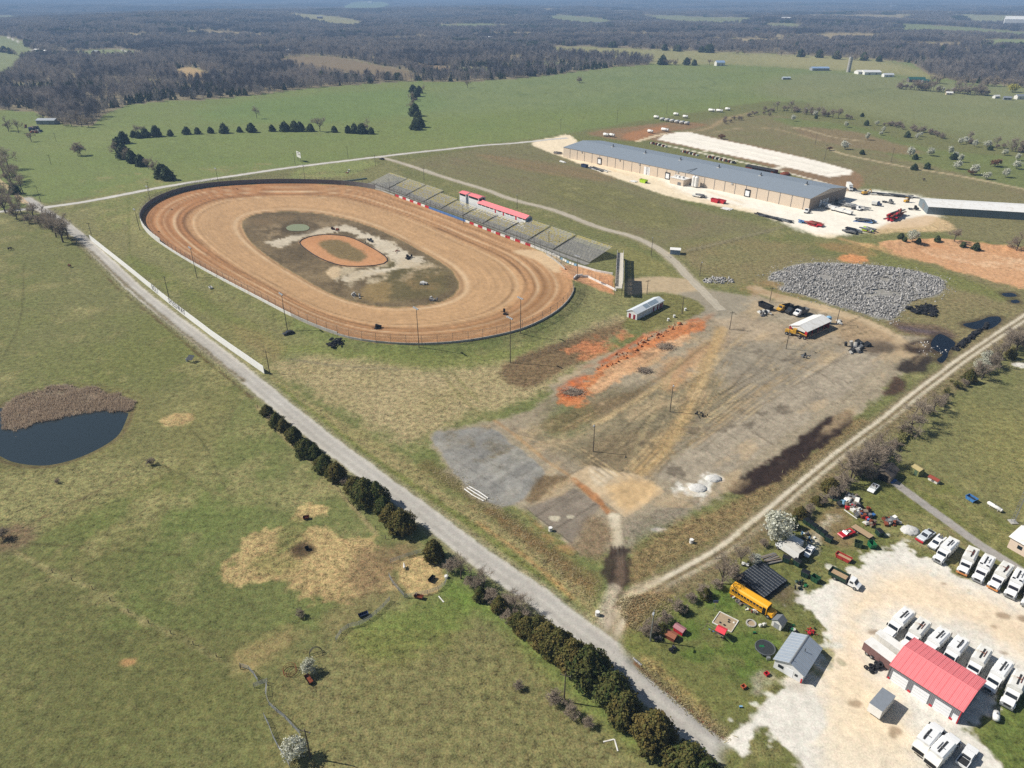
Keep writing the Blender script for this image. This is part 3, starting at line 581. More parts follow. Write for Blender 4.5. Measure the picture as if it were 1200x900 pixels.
# ---- truck yard, lawns and drive at lower right
LAWN = [(735, 760), (760, 720), (800, 700), (850, 680), (865, 660), (900, 640), (940, 600), (985, 575), (1030, 555), (1060, 545), (1130, 580), (1200, 620), (1350, 690), (1350, 1000), (840, 1000), (848, 862), (800, 815)]
area(LAWN, (112, 117, 68), soft=2, rough=1.5, spk=.8, col2=(104, 112, 60))
for (a_, b_, r_, s_) in [(880, 760, 7, 5), (800, 740, 6, 3), (845, 700, 4, 3), (870, 790, 5, 4), (820, 765, 6, 3)]: spot(a_, b_, r_, s_, (82, 108, 44), soft=2, rough=3, op=.7)
area([(750, 770), (780, 782), (840, 838), (862, 855), (850, 862), (800, 822)], (142, 122, 84), soft=1, rough=1.2, spk=1.2, op=.8)
line(DITCH, .8, (118, 72, 42), soft=.4, rough=.3, world=True, n=1, op=.85)
area([(960, 600), (980, 585), (1000, 610), (1000, 640), (970, 640), (945, 625)], (134, 112, 84), soft=2, rough=1.5, op=.8)
line([(978, 605), (962, 625), (950, 645)], 3, (196, 188, 172), soft=1, rough=1.2, op=.7, patchy=1.2)
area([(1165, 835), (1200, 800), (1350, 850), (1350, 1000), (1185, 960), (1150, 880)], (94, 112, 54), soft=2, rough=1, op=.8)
TY = [(852, 858), (872, 845), (895, 832), (905, 812), (930, 795), (975, 795), (978, 760), (962, 735), (938, 715), (928, 700), (950, 690), (975, 684), (1000, 668), (1020, 650), (1050, 636), (1075, 645), (1100, 658), (1150, 682), (1200, 705), (1300, 755), (1300, 850), (1200, 815), (1172, 800), (1165, 835), (1135, 855), (1160, 890), (1190, 960), (1050, 1000), (960, 950), (925, 890), (895, 862), (880, 868), (880, 890), (868, 880)]
area(TY, (226, 220, 210), soft=.6, rough=2.8, spk=.3, col2=(214, 208, 197), region='truck_yard')
area([(1000, 690), (1060, 668), (1130, 690), (1210, 725), (1280, 770), (1200, 770), (1100, 722), (1030, 715), (1010, 760), (1040, 820), (1060, 870), (1000, 860), (970, 800), (985, 740)], (230, 208, 178), soft=5, rough=3, op=.9, spk=.25)
area([(985, 800), (1050, 830), (1070, 880), (1090, 940), (1000, 950), (960, 870)], (224, 206, 178), soft=5, rough=3, op=.7)
area([(895, 868), (925, 885), (960, 940), (880, 940), (878, 885)], (106, 112, 64), soft=1, rough=1, spk=.9)
for i_ in range(70):
    r_ = np.random.RandomState(i_ + 500); q_ = np.array([(930, 700), (948, 722), (968, 745), (975, 770), (885, 838), (870, 850), (985, 668), (1010, 655), (1050, 640), (1100, 662), (1150, 690), (908, 868), (935, 898)][i_ % 13]) + r_.uniform(-14, 14, 2); spot(q_[0], q_[1], r_.uniform(.3, 1.3), r_.uniform(.3, 1.0), (216, 211, 200) if i_ % 4 else (176, 166, 140), soft=.3, rough=1.0, spk=.4, op=.8, n=1)
area([(842, 866), (866, 846), (900, 824), (935, 803), (965, 832), (955, 862), (925, 874), (900, 858), (881, 866), (874, 888), (858, 880)], (222, 216, 206), soft=.6, rough=1.4, spk=.3, col2=(210, 204, 193), region='truck_yard')
area([(912, 802), (928, 790), (950, 800), (935, 812)], (196, 188, 176), soft=1, rough=1.5)
area([(858, 672), (900, 680), (935, 690), (925, 712), (900, 705), (875, 690)], (104, 88, 70), soft=2, rough=1.5, op=.8)
for (a_, b_, r_, s_) in [(1176, 722, 1.6, 1.0), (1200, 726, 1.3, 1.0), (1164, 735, .7, .5), (1175, 766, 1.0, .6), (1050, 856, .8, .6), (1046, 862, .5, .5), (1106, 684, .5, .35), (1024, 742, 1.3, .7), (1002, 825, 1.4, .8)]:
    spot(a_, b_, r_, s_, (132, 108, 84), soft=.5, rough=.6, op=.7)
area([(1065, 632), (1100, 650), (1160, 680), (1200, 700), (1215, 690), (1150, 655), (1095, 625)], (142, 132, 108), soft=2, rough=1.5, op=.65, spk=.7)
line([(1046, 563), (1062, 575), (1085, 592), (1110, 610), (1140, 632), (1170, 652), (1230, 690)], 2.9, (160, 154, 148), soft=.3, rough=.3, spk=.25, region='driveway')
line([(1120, 618), (1150, 645), (1200, 675)], 2.5, (150, 128, 100), soft=1.2, rough=1, op=.5, off=-2.4)
area([(880, 790), (900, 785), (905, 800), (880, 815), (868, 800)], (178, 172, 156), soft=1, rough=1.5, op=.7, patchy=1)
spot(1196, 428, 3, 2, (212, 206, 200), soft=.5, rough=1)
# far clearings among the woods
CLEAR = [([(325, 69), (362, 65), (400, 67), (440, 75), (485, 85), (480, 94), (420, 92), (385, 87), (350, 80)], (136, 118, 94), (124, 110, 86)),
 ([(340, 20), (380, 21), (421, 27), (416, 32), (375, 29), (345, 24)], (148, 142, 104), None), ([(400, 8), (420, 4), (457, 5), (440, 15), (415, 13)], (122, 140, 92), None),
 ([(-40, 16), (12, 17), (26, 21), (20, 26), (-40, 26)], (126, 142, 96), None), ([(-40, 46), (18, 47), (40, 58), (75, 60), (125, 57), (150, 58), (168, 66), (110, 68), (70, 63), (30, 68), (12, 88), (-40, 92)], (126, 138, 92), None),
 ([(640, 19), (690, 20), (722, 25), (700, 29), (660, 26)], (126, 136, 94), None), ([(745, 18), (800, 19), (880, 24), (860, 29), (790, 27)], (126, 134, 94), None),
 ([(1105, 19), (1160, 22), (1300, 26), (1300, 32), (1180, 28), (1130, 25)], (140, 146, 110), None), ([(1152, 49), (1200, 45), (1290, 50), (1290, 60), (1165, 57)], (128, 142, 92), None),
 ([(205, 84), (213, 79), (228, 79), (240, 84), (250, 88), (235, 95), (218, 94)], (176, 150, 110), None), ([(470, 73), (500, 75), (530, 79), (525, 83), (490, 81)], (146, 124, 96), None),
 ([(580, 64), (620, 66), (600, 71)], (140, 126, 98), None), ([(900, 30), (940, 32), (930, 36), (900, 34)], (126, 134, 94), None)]
CLEARP = []
for q_, c1_, c2_ in CLEAR:
    area(q_, c1_, soft=6, rough=6, spk=.35, col2=c2_); CLEARP.append(smooth(W(q_), 3, True))
line([(345, 72), (365, 76), (380, 80)], 10, (96, 86, 70), soft=4, op=.6)
line([(395, 80), (420, 88)], 8, (100, 90, 72), soft=4, op=.6)
for q_ in ([(6, 45), (24, 51)], [(35, 58), (45, 60)], [(140, 57), (160, 66)]): line(q_, 5, (206, 200, 190), soft=1.5, n=1)
CL2_ = [(60, 36, 60, 3), (150, 44, 90, 4), (260, 40, 120, 4), (300, 55, 60, 4), (560, 30, 200, 5), (620, 38, 120, 4), (480, 44, 120, 4), (90, 82, 30, 6), (30, 100, 26, 6), (150, 95, 24, 5), (270, 88, 24, 6), (560, 80, 40, 5), (640, 74, 36, 5), (880, 48, 120, 4), (980, 44, 160, 4), (1080, 54, 120, 4), (1140, 36, 300, 5), (720, 40, 160, 4), (820, 14, 500, 4), (560, 14, 500, 4), (200, 16, 400, 4), (980, 22, 400, 4)]
for a_, b_, r_, k_ in CL2_:
    x_, y_ = flat(a_, b_); an_ = np.linspace(0, 6.28, 13)[:-1]; q_ = np.stack([x_ + r_ * (1.2 + .5 * np.sin(3 * an_ + a_)) * np.cos(an_), y_ + r_ * .9 * (1 + .4 * np.sin(2 * an_ + b_)) * np.sin(an_)], 1)
    area(q_, [(136, 142, 100), (156, 140, 108), (126, 138, 92)][k_ % 3], soft=r_ * .1, rough=r_ * .12, world=True, spk=.4); CLEARP.append(smooth(q_, 3, True))
# floor of the woods
WOODS = [[(-400, 128), (0, 129), (40, 131), (62, 142), (85, 146), (108, 146), (122, 134), (150, 123), (200, 119), (240, 118), (300, 112), (370, 103), (440, 98), (475, 95), (490, 94), (540, 95), (600, 93), (660, 86), (715, 79), (760, 76), (765, 70), (650, 62), (640, 53), (760, 57), (900, 63), (1010, 68), (1070, 74), (1088, 88), (1130, 96), (1300, 108), (1700, 120), (1700, -5), (-400, -5)]]
WOODP = [W(q) for q in WOODS]
idx = np.nonzero(RR > 700)[0]
wmask = np.zeros(idx.size, bool)
for q_ in WOODP: wmask |= inside(X[idx], Y[idx], q_)
for q_ in CLEARP: wmask &= ~inside(X[idx], Y[idx], q_)
lay(idx, wmask * .9, (134, 120, 100), spk=.5)

# the lot: old slabs, dust, streaks left by traffic
idx = np.nonzero((X > -40) & (X < 175) & (Y > 150) & (Y < 330))[0]
ml = sstep(-1.5, 2.5, sdf(X[idx], Y[idx], smooth(W(LOT), 3, True)) + 1.2 * nC[idx]); ma = ml * (1 - .85 * sstep(-1, .5, sdf(X[idx], Y[idx], W(ASPH)))) * (1 - .8 * inside(X[idx], Y[idx], W(SLAB1))) * (1 - .85 * inside(X[idx], Y[idx], W(CLAY)))
la = np.array(flat(745, 557)); lb = np.array(flat(1005, 372)); lu = (lb - la) / np.hypot(*(lb - la))
U = (X[idx] - la[0]) * lu[0] + (Y[idx] - la[1]) * lu[1]; Vv = -(X[idx] - la[0]) * lu[1] + (Y[idx] - la[1]) * lu[0]
sk = fbm(U / 30, Vv / 1.3, 1.0, 4, 201) * .15 + fbm(U / 7, Vv / 1.8, 1.0, 4, 203) * .13 + .08 * nD[idx]
cell = _TAB[(np.floor(U / 6.2).astype(int)) & 511, (np.floor(Vv / 6.2).astype(int)) & 511] - .5
jn = np.minimum(np.abs(((U / 6.2) % 1) - .5), np.abs(((Vv / 6.2) % 1) - .5)); jx = np.maximum(np.abs(((U / 6.2) % 1) - .5), np.abs(((Vv / 6.2) % 1) - .5))
joint = sstep(.462, .492, jx) * np.clip(.5 + .9 * fbm(U, Vv, 14, 3, 205), 0, 1)
slab = np.clip(.5 + 1.1 * fbm(U, Vv, 40, 3, 207), 0, 1)
C[idx] *= (1 + ml * (sk + .16 * cell * slab - .30 * joint * slab))[:, None]
du = sstep(.25, .6, fbm(U / 2.2, Vv, 9, 5, 209)) * .5 * ma; C[idx] = C[idx] * (1 - du[:, None]) + np.array(A(188, 164, 130)) * du[:, None]
rd = np.clip(fbm(U / 2.5, Vv, 12, 4, 211) * 1.3 - .5, 0, .5) * ma * sstep(0, 45, Vv) * sstep(0, 40, U); C[idx] = C[idx] * (1 - rd[:, None]) + np.array(A(178, 118, 78)) * rd[:, None]
dk = sstep(.5, .72, fbm(U / 1.6, Vv, 7, 5, 213)) * .55 * ml; C[idx] = C[idx] * (1 - dk[:, None]) + np.array(A(84, 74, 62)) * dk[:, None]
for i_, q_ in enumerate(([(846, 385), (826, 432), (806, 470), (790, 505), (768, 535), (748, 556)], [(838, 388), (800, 425), (760, 452), (715, 478), (665, 505)], [(930, 402), (890, 440), (845, 475), (790, 515), (755, 548)], [(868, 392), (845, 420), (826, 452), (812, 480), (792, 515)], [(960, 408), (915, 440), (860, 480), (805, 522)], [(830, 392), (790, 412), (745, 440), (700, 468)], [(1000, 400), (960, 425), (905, 460), (850, 500)], [(735, 570), (700, 545), (660, 520), (610, 505)])):
    for k_ in range(4):
        for s_ in (-.85, .85): line(q_, .55, [(196, 172, 132), (104, 92, 74), (178, 152, 114), (116, 104, 86)][(k_ + i_) % 4], soft=.35, rough=.3, op=.5, off=(k_ - 1.5) * 2.3 + s_, patchy=1.3)
for i_ in range(26):
    r_ = np.random.RandomState(i_); p0 = np.array([r_.uniform(660, 980), 0]); p0[1] = 560 - (p0[0] - 660) * .5 + r_.uniform(-40, 5); p1 = p0 + np.array([r_.uniform(20, 70), -r_.uniform(8, 40)]); pm = (p0 + p1) / 2 + r_.uniform(-4, 4, 2); line([tuple(p0), tuple(pm), tuple(p1)], .3, (82, 74, 58), soft=.25, rough=.5, op=.65)
DRYP = smooth(W([(318, 428), (350, 404), (420, 412), (500, 420), (590, 412), (650, 388), (720, 360), (745, 380), (700, 410), (655, 445), (620, 468), (560, 485), (505, 510), (560, 590), (640, 640), (700, 690), (700, 730), (640, 690), (560, 632), (480, 575), (400, 515), (330, 458)]), 3, True)
# straw coloured tussocks and trails in the pastures
gm_ = sstep(.0, .03, C[:, 1] - C[:, 0] + .02) * sstep(0, .02, C[:, 1] - C[:, 2]) * (RR < 620); dm_ = near(DRYP, 2); gm_[dm_] *= 1 - .8 * sstep(-4, 4, sdf(X[dm_], Y[dm_], DRYP))
ts = gm_ * np.clip(.9 * fbm(X, Y, 7, 4, 221) + .8 * fbm(X, Y, 45, 3, 223) - .2, 0, 1) * .62
C[:] = C * (1 - ts[:, None]) + np.array(A(156, 142, 104)) * ts[:, None]; T += ts * .4
gt = gm_ * np.clip(1.0 * fbm(X, Y, 9, 4, 225) + .8 * fbm(X, Y, 60, 3, 227) - .45, 0, 1) * .28
C[:] = C * (1 - gt[:, None]) + np.array(A(98, 118, 56)) * gt[:, None]
# season: greens a touch drier, with broad brownish and fresh patches
gm_ = sstep(.0, .03, C[:, 1] - C[:, 0] + .02) * sstep(0, .02, C[:, 1] - C[:, 2])
gm_[dm_] *= .3; v_ = np.clip(.55 * nA + .5 * nB + .3 * nC, -1.2, 1.2)
C *= (1 + gm_[:, None] * (np.array([.04, -.06, .02])[None] + v_[:, None] * np.array([.13, .07, .1])[None]))
C *= (1 + .07 * nC + .07 * nD)[:, None]
# cut the sheet into its named pieces
fr = np.arange(NR - 1)[:, None] * NC + np.arange(NC - 1)[None, :]
quads = np.stack([fr, fr + 1, fr + NC + 1, fr + NC], -1).reshape(-1, 4)
freg = REG[quads[:, 0]]
LAND = ground_mat()
ALPHA = np.concatenate([C, T[:, None]], 1).astype(np.float32)
PTS = np.stack([X, Y, Zg], 1).astype(np.float32)
def mesh_np(name, verts, faces, material=None):
    me = bpy.data.meshes.new(name); nf = len(faces); k = faces.shape[1]
    me.vertices.add(len(verts)); me.vertices.foreach_set('co', np.ascontiguousarray(verts, np.float32).ravel())
    me.loops.add(nf * k); me.loops.foreach_set('vertex_index', np.ascontiguousarray(faces, np.int32).ravel())
    me.polygons.add(nf); me.polygons.foreach_set('loop_start', np.arange(0, nf * k, k, dtype=np.int32))
    me.update(calc_edges=True)
    if material: me.materials.append(material)
    return me
LABELS = {'pasture': 'olive green and straw coloured pasture around the speedway', 'paved_lot': 'cracked and dusty old paved lot below the clay oval', 'gravel_road': 'pale gravel road running past the long white wall', 'county_road': 'pale county road along the far side of the oval',
 'access_road': 'narrow gravel road curving behind the grandstand', 'racetrack': 'banked tan clay racing oval', 'infield': 'dark brown infield inside the clay oval', 'kart_track': 'small orange clay oval inside the infield', 'works_yard': 'white crushed stone yard in front of the long factory',
 'concrete_pad': 'long white pad behind the factory', 'farm_track': 'two-rut farm lane beside the paved lot', 'clay_pit': 'orange clay pit beyond the rubble field', 'rubble_ground': 'grey ground under the rubble field', 'truck_yard': 'tan and white gravel truck yard around the red-roofed shop', 'driveway': 'narrow grey asphalt driveway behind the parked trucks'}
for r_, nm in enumerate(REGN):
    f_ = quads[freg == r_]
    if not len(f_): continue
    u_, inv = np.unique(f_, return_inverse=True)
    me = mesh_np(nm, PTS[u_], inv.reshape(-1, 4)[:, ::-1], LAND)
    at_ = me.color_attributes.new('albedo', 'FLOAT_COLOR', 'POINT'); at_.data.foreach_set('color', ALPHA[u_].ravel())
    me.polygons.foreach_set('use_smooth', np.ones(len(f_), bool))
    o = bpy.data.objects.new(nm, me); COL.objects.link(o); o['kind'] = 'structure'; o['label'] = LABELS.get(nm, nm); o['category'] = 'ground' if 'road' not in nm else 'road'
# land behind and beside the camera, out of the picture
def plain_sheet(name, pts, z=-.6):
    me = bpy.data.meshes.new(name); me.from_pydata([(x, y, z) for x, y in pts], [], [tuple(range(len(pts)))])
    me.materials.append(LAND); a_ = me.color_attributes.new('albedo', 'FLOAT_COLOR', 'POINT')
    a_.data.foreach_set('color', np.tile(np.array([*A(112, 118, 70), .7], np.float32), len(pts)))
    o = bpy.data.objects.new(name, me); COL.objects.link(o); o['kind'] = 'structure'; o['label'] = 'pasture outside the picture'; o['category'] = 'ground'
plain_sheet('terrain', [(-2500, -2500), (2500, -2500), (2500, 900), (-2500, 900)], -3.0)

def strip(name, pts, width, col, label, cat='road', n=5, z=.06, jit=.25):
    q = resample(smooth(W(pts), n), 3.0); t = np.gradient(q, axis=0); t /= np.hypot(t[:, 0], t[:, 1])[:, None]; nn_ = np.stack([-t[:, 1], t[:, 0]], 1); rs = np.random.RandomState(len(q)); k = len(q)
    cs = [q + nn_ * (f * width / 2 + (rs.normal(0, jit, k) if abs(f) == 1 else 0))[:, None] if abs(f) == 1 else q + nn_ * f * width / 2 for f in (-1, -.5, 0, .5, 1)]
    V = np.concatenate([np.stack([c[:, 0], c[:, 1], height(c[:, 0], c[:, 1]) + z], 1) for c in cs]); i = np.arange(k - 1); F = np.concatenate([np.stack([j * k + i, j * k + i + 1, (j + 1) * k + i + 1, (j + 1) * k + i], 1) for j in range(4)])
    me = mesh_np(name, V, F[:, ::-1] if np.cross(t[0], nn_[0]) < 0 else F, LAND); c_ = np.tile(np.array([*A(*col), .22], np.float32), (len(V), 1)); c_[:, :3] *= (1 + .1 * fbm(V[:, 0], V[:, 1], 6, 3, 31) + np.repeat([.0, -.07, .04, -.07, 0], k))[:, None]
    a_ = me.color_attributes.new('albedo', 'FLOAT_COLOR', 'POINT'); a_.data.foreach_set('color', c_.astype(np.float32).ravel()); o = bpy.data.objects.new(name, me); COL.objects.link(o); o['kind'] = 'structure'; o['label'] = label; o['category'] = cat
strip('county_road', COUNTY, 5.8, (200, 195, 187), LABELS['county_road']); strip('access_road', ACCESS, 4.4, (180, 170, 152), LABELS['access_road'])
strip('concrete_pad', [(776, 160), (810, 163), (870, 177), (930, 191), (978, 203)], 21, (240, 232, 218), LABELS['concrete_pad'], 'pad', 4, .06, .6)
def water(name, poly, z, m, label):
    me = bpy.data.meshes.new(name); n = len(poly)
    me.from_pydata([(x, y, z) for x, y in poly], [], [tuple(range(n))]); me.materials.append(m)
    if me.polygons[0].normal.z < 0: me.flip_normals()
    o = bpy.data.objects.new(name, me); COL.objects.link(o); o['kind'] = 'structure'; o['label'] = label; o['category'] = 'water'
def grow(poly, d):
    c = poly.mean(0); v = poly - c; r = np.hypot(v[:, 0], v[:, 1])[:, None]; return c + v * (r + d) / r
W_POND = water_mat('pond_water', A(44, 54, 58), .06); W_BLACK = water_mat('black_water', A(10, 16, 24), .04); W_GREEN = water_mat('green_water', A(136, 142, 112), .5, .15)
water('pond_water', grow(POND, 1.5), -.28, W_POND, 'dark blue farm pond with reeds on its far side')
water('infield_pond', grow(INPOND, -1.2), -.2, W_GREEN, 'milky green puddle in the infield')
for q_, l_ in zip(BLACKWATER, ('dark water puddle beside the burnt ground and tyre row', 'dark water puddle at the far end of the tyre row', 'small dark puddle below the clay pit', 'smallest dark puddle below the clay pit')):
    water('puddle', grow(q_, .7), -.1, W_BLACK, l_)

# building blocks
class MB:
    def __init__(s): s.v, s.f = [], []
    def add(s, vs, fs):
        b = len(s.v); s.v += [tuple(q) for q in vs]; s.f += [tuple(i + b for i in q) for q in fs]; return s
    def box(s, x0, x1, y0, y1, z0, z1, rz=0, o=(0, 0, 0)):
        vs = [(x0, y0, z0), (x1, y0, z0), (x1, y1, z0), (x0, y1, z0), (x0, y0, z1), (x1, y0, z1), (x1, y1, z1), (x0, y1, z1)]
        if rz:
            c, n = math.cos(rz), math.sin(rz); vs = [(x * c - y * n, x * n + y * c, z) for x, y, z in vs]
        vs = [(x + o[0], y + o[1], z + o[2]) for x, y, z in vs]
        return s.add(vs, [(0, 3, 2, 1), (4, 5, 6, 7), (0, 1, 5, 4), (1, 2, 6, 5), (2, 3, 7, 6), (3, 0, 4, 7)])
    def prism(s, prof, a0, a1, axis='y'):
        """profile extruded along an axis; profile is (x,z) for y, (y,z) for x, (x,y) for z"""
        n = len(prof)
        def p(q, a): return (q[0], a, q[1]) if axis == 'y' else ((a, q[0], q[1]) if axis == 'x' else (q[0], q[1], a))
        vs = [p(q, a0) for q in prof] + [p(q, a1) for q in prof]
        return s.add(vs, [tuple(range(n)), tuple(range(2 * n - 1, n - 1, -1))] + [(i, n + i, n + (i + 1) % n, (i + 1) % n) for i in range(n)])
    def cyl(s, p0, p1, r0, r1=None, n=10, caps=True):
        r1 = r0 if r1 is None else r1; p0, p1 = Vector(p0), Vector(p1); d = (p1 - p0)
        if d.length < 1e-6: return s
        d.normalize(); a = d.orthogonal().normalized(); b = d.cross(a)
        vs = [p0 + r0 * (math.cos(t) * a + math.sin(t) * b) for t in [2 * math.pi * i / n for i in range(n)]] + [p1 + r1 * (math.cos(t) * a + math.sin(t) * b) for t in [2 * math.pi * i / n for i in range(n)]]
        fs = [(i, (i + 1) % n, n + (i + 1) % n, n + i) for i in range(n)]
        if caps: fs += [tuple(range(n - 1, -1, -1)), tuple(range(n, 2 * n))]
        return s.add(vs, fs)
    def tube(s, path, r, n=6):
        for a, b in zip(path[:-1], path[1:]): s.cyl(a, b, r, r, n)
        return s
    def torus(s, c, R, r, axis='z', n=18, m=8):
        vs, fs = [], []
        for i in range(n):
            a = 2 * math.pi * i / n
            for j in range(m):
                b = 2 * math.pi * j / m; q = R + r * math.cos(b); x, y, z = q * math.cos(a), q * math.sin(a), r * math.sin(b)
                if axis == 'x': x, y, z = z, x, y
                elif axis == 'y': x, y, z = x, z, y
                vs.append((c[0] + x, c[1] + y, c[2] + z)); fs.append((i * m + j, ((i + 1) % n) * m + j, ((i + 1) % n) * m + (j + 1) % m, i * m + (j + 1) % m))
        return s.add(vs, fs)
    def dome(s, c, rx, ry, h, n=14, m=5, jit=0.0, rnd=None):
        vs, fs = [], []
        for j in range(m):
            e = math.pi / 2 * j / m
            for i in range(n):
                a = 2 * math.pi * i / n; k = 1 + (rnd.uniform(-jit, jit) if rnd else 0)
                vs.append((c[0] + rx * math.cos(e) * math.cos(a) * k, c[1] + ry * math.cos(e) * math.sin(a) * k, c[2] + h * math.sin(e) * k))
        vs.append((c[0], c[1], c[2] + h)); t = n * m
        for j in range(m - 1):
            for i in range(n): fs.append((j * n + i, j * n + (i + 1) % n, (j + 1) * n + (i + 1) % n, (j + 1) * n + i))
        for i in range(n): fs.append(((m - 1) * n + i, (m - 1) * n + (i + 1) % n, t))
        return s.add(vs, fs)
    def build(s, name, m, parent=None, smooth_=False, label=None):
        me = bpy.data.meshes.new(name); me.from_pydata(s.v, [], s.f); me.materials.append(m); me.update()
        if smooth_: me.polygons.foreach_set('use_smooth', np.ones(len(s.f), bool))
        o = bpy.data.objects.new(name, me); COL.objects.link(o); o.parent = parent
        if label: o['label'] = label
        return o
def tag(o, label, cat, group=None, kind=None):
    o['label'] = label; o['category'] = cat
    if group: o['group'] = group
    if kind: o['kind'] = kind
    return o
def thing(name, label, cat, loc=(0, 0, 0), rz=0.0, group=None):
    o = bpy.data.objects.new(name, None); COL.objects.link(o); o.empty_display_size = .5
    o.location = loc; o.rotation_euler = (0, 0, rz); return tag(o, label, cat, group)
KIDS = {}
def dup(root, loc, rz=0.0, label=None, group=None, scale=None):
    if root.name not in KIDS: KIDS[root.name] = [(c, [g for g in c.children]) for c in root.children]
    r = root.copy(); COL.objects.link(r); r.location = loc; r.rotation_euler = (0, 0, rz)
    if scale is not None: r.scale = scale if hasattr(scale, '__len__') else (scale,) * 3
    if label: r['label'] = label
    if group: r['group'] = group
    for c, gs in KIDS[root.name]:
        q = c.copy(); COL.objects.link(q); q.parent = r
        for g in gs:
            w = g.copy(); COL.objects.link(w); w.parent = q
    return r
def move(o, loc, rz=None):
    o.location = loc
    if rz is not None: o.rotation_euler = (0, 0, rz)
    return o

# vegetation
F_CEDAR = foliage_mat('cedar_foliage', A(72, 90, 46), A(122, 106, 58), .25)
F_FARCEDAR = foliage_mat('evergreen_foliage', A(64, 80, 54), A(96, 104, 66), .2)
F_PEAR = foliage_mat('pear_blossom', A(198, 198, 172), A(226, 226, 212), .3)
F_TWIG = foliage_mat('bare_twigs', A(150, 136, 120), A(186, 170, 150), .2)
F_FARTWIG = foliage_mat('far_twigs', A(118, 113, 110), A(172, 162, 155), .3)
F_FT2 = foliage_mat('pale_far_twigs', A(140, 131, 122), A(184, 172, 160), .3); F_FT3 = foliage_mat('dark_far_twigs', A(84, 82, 86), A(116, 112, 114), .2)
F_BUD = foliage_mat('budding_twigs', A(124, 120, 74), A(150, 146, 92), .2)
F_WILLOW = foliage_mat('golden_willow', A(168, 164, 70), A(190, 182, 92), .2)
F_RUST = foliage_mat('rusty_twigs', A(146, 112, 82), A(160, 126, 92), .1)
F_REED = foliage_mat('dry_reeds', A(188, 168, 146), A(212, 194, 168), .4)
F_WEED = foliage_mat('dry_weeds', A(196, 180, 144), A(166, 158, 112), .4)
BARK = mat('bark', A(92, 82, 72), .9, var=.2, scale=4)
def np_obj(name, V, F, m, tint=None, parent=None):
    me = mesh_np(name, V, F, m)
    if tint is not None:
        a_ = me.attributes.new('tint', 'FLOAT', 'FACE'); a_.data.foreach_set('value', np.ascontiguousarray(tint, np.float32))
    o = bpy.data.objects.new(name, me); o.parent = parent; return o
def leaf_quads(P, S, rs, out=None, flat_=.5):
    """one small quad per point, roughly facing 'out'"""
    n = len(P); d = rs.normal(size=(n, 3))
    if out is not None: d = d * flat_ + out
    d /= np.linalg.norm(d, axis=1)[:, None]
    h = rs.normal(size=(n, 3)); a = np.cross(d, h); a /= np.linalg.norm(a, axis=1)[:, None]; b = np.cross(d, a)
    a *= S[:, None] * .5; b *= S[:, None] * .5 * rs.uniform(.6, 1.1, (n, 1))
    V = np.stack([P - a - b, P + a - b, P + a + b, P - a + b], 1).reshape(-1, 3)
    return V, np.arange(4 * n).reshape(-1, 4)
def cedar_mesh(seed, h=8., w=6.5, n=2600, size=.55, shape='egg', m=None, trunk=True):
    rs = np.random.RandomState(seed)
    t = rs.beta(1.35, 1.7, n); ang = rs.uniform(0, 2 * np.pi, n)
    if shape == 'egg': R = np.sin(np.pi * np.clip(t * .93 + .07, 0, 1) ** .62) ** .75
    else: R = (1 - t) ** .5 * np.minimum(1, t * 6 + .45)
    lump = 1 + .75 * (vnoise(ang * 1.6 + 40, t * 4 + seed) - .5) + .5 * (vnoise(ang * 4 + 9, t * 11 + seed * 2) - .5)
    lump = np.where(ang > 6.0, 1.0, lump)
    rad = R * w / 2 * lump * (rs.uniform(0, 1, n) ** .28)
    P = np.stack([rad * np.cos(ang), rad * np.sin(ang), .25 + t * h * (1 + .06 * rs.normal(size=n))], 1)
    out = np.stack([np.cos(ang), np.sin(ang), .25 + t * .9], 1)
    V, F = leaf_quads(P, rs.uniform(.5, 1.25, n) * size, rs, out, .75)
    tint = np.clip(vnoise(ang * 3 + seed, t * 7) * .9 + rs.uniform(-.25, .25, n), 0, 1)
    cr = np_obj('crown', V, F, m or F_CEDAR, tint)
    return cr
def limb(V, F, p0, p1, r0, r1, k=4):
    d = p1 - p0; L = np.linalg.norm(d) + 1e-9; d = d / L
    a = np.cross(d, [.3, .5, .81]); a /= np.linalg.norm(a) + 1e-9; b = np.cross(d, a); o = len(V)
    for p, r in ((p0, r0), (p1, r1)):
        for i in range(k):
            q = 2 * math.pi * i / k; V.append(p + r * (math.cos(q) * a + math.sin(q) * b))
    for i in range(k): F.append((o + i, o + (i + 1) % k, o + k + (i + 1) % k, o + k + i))
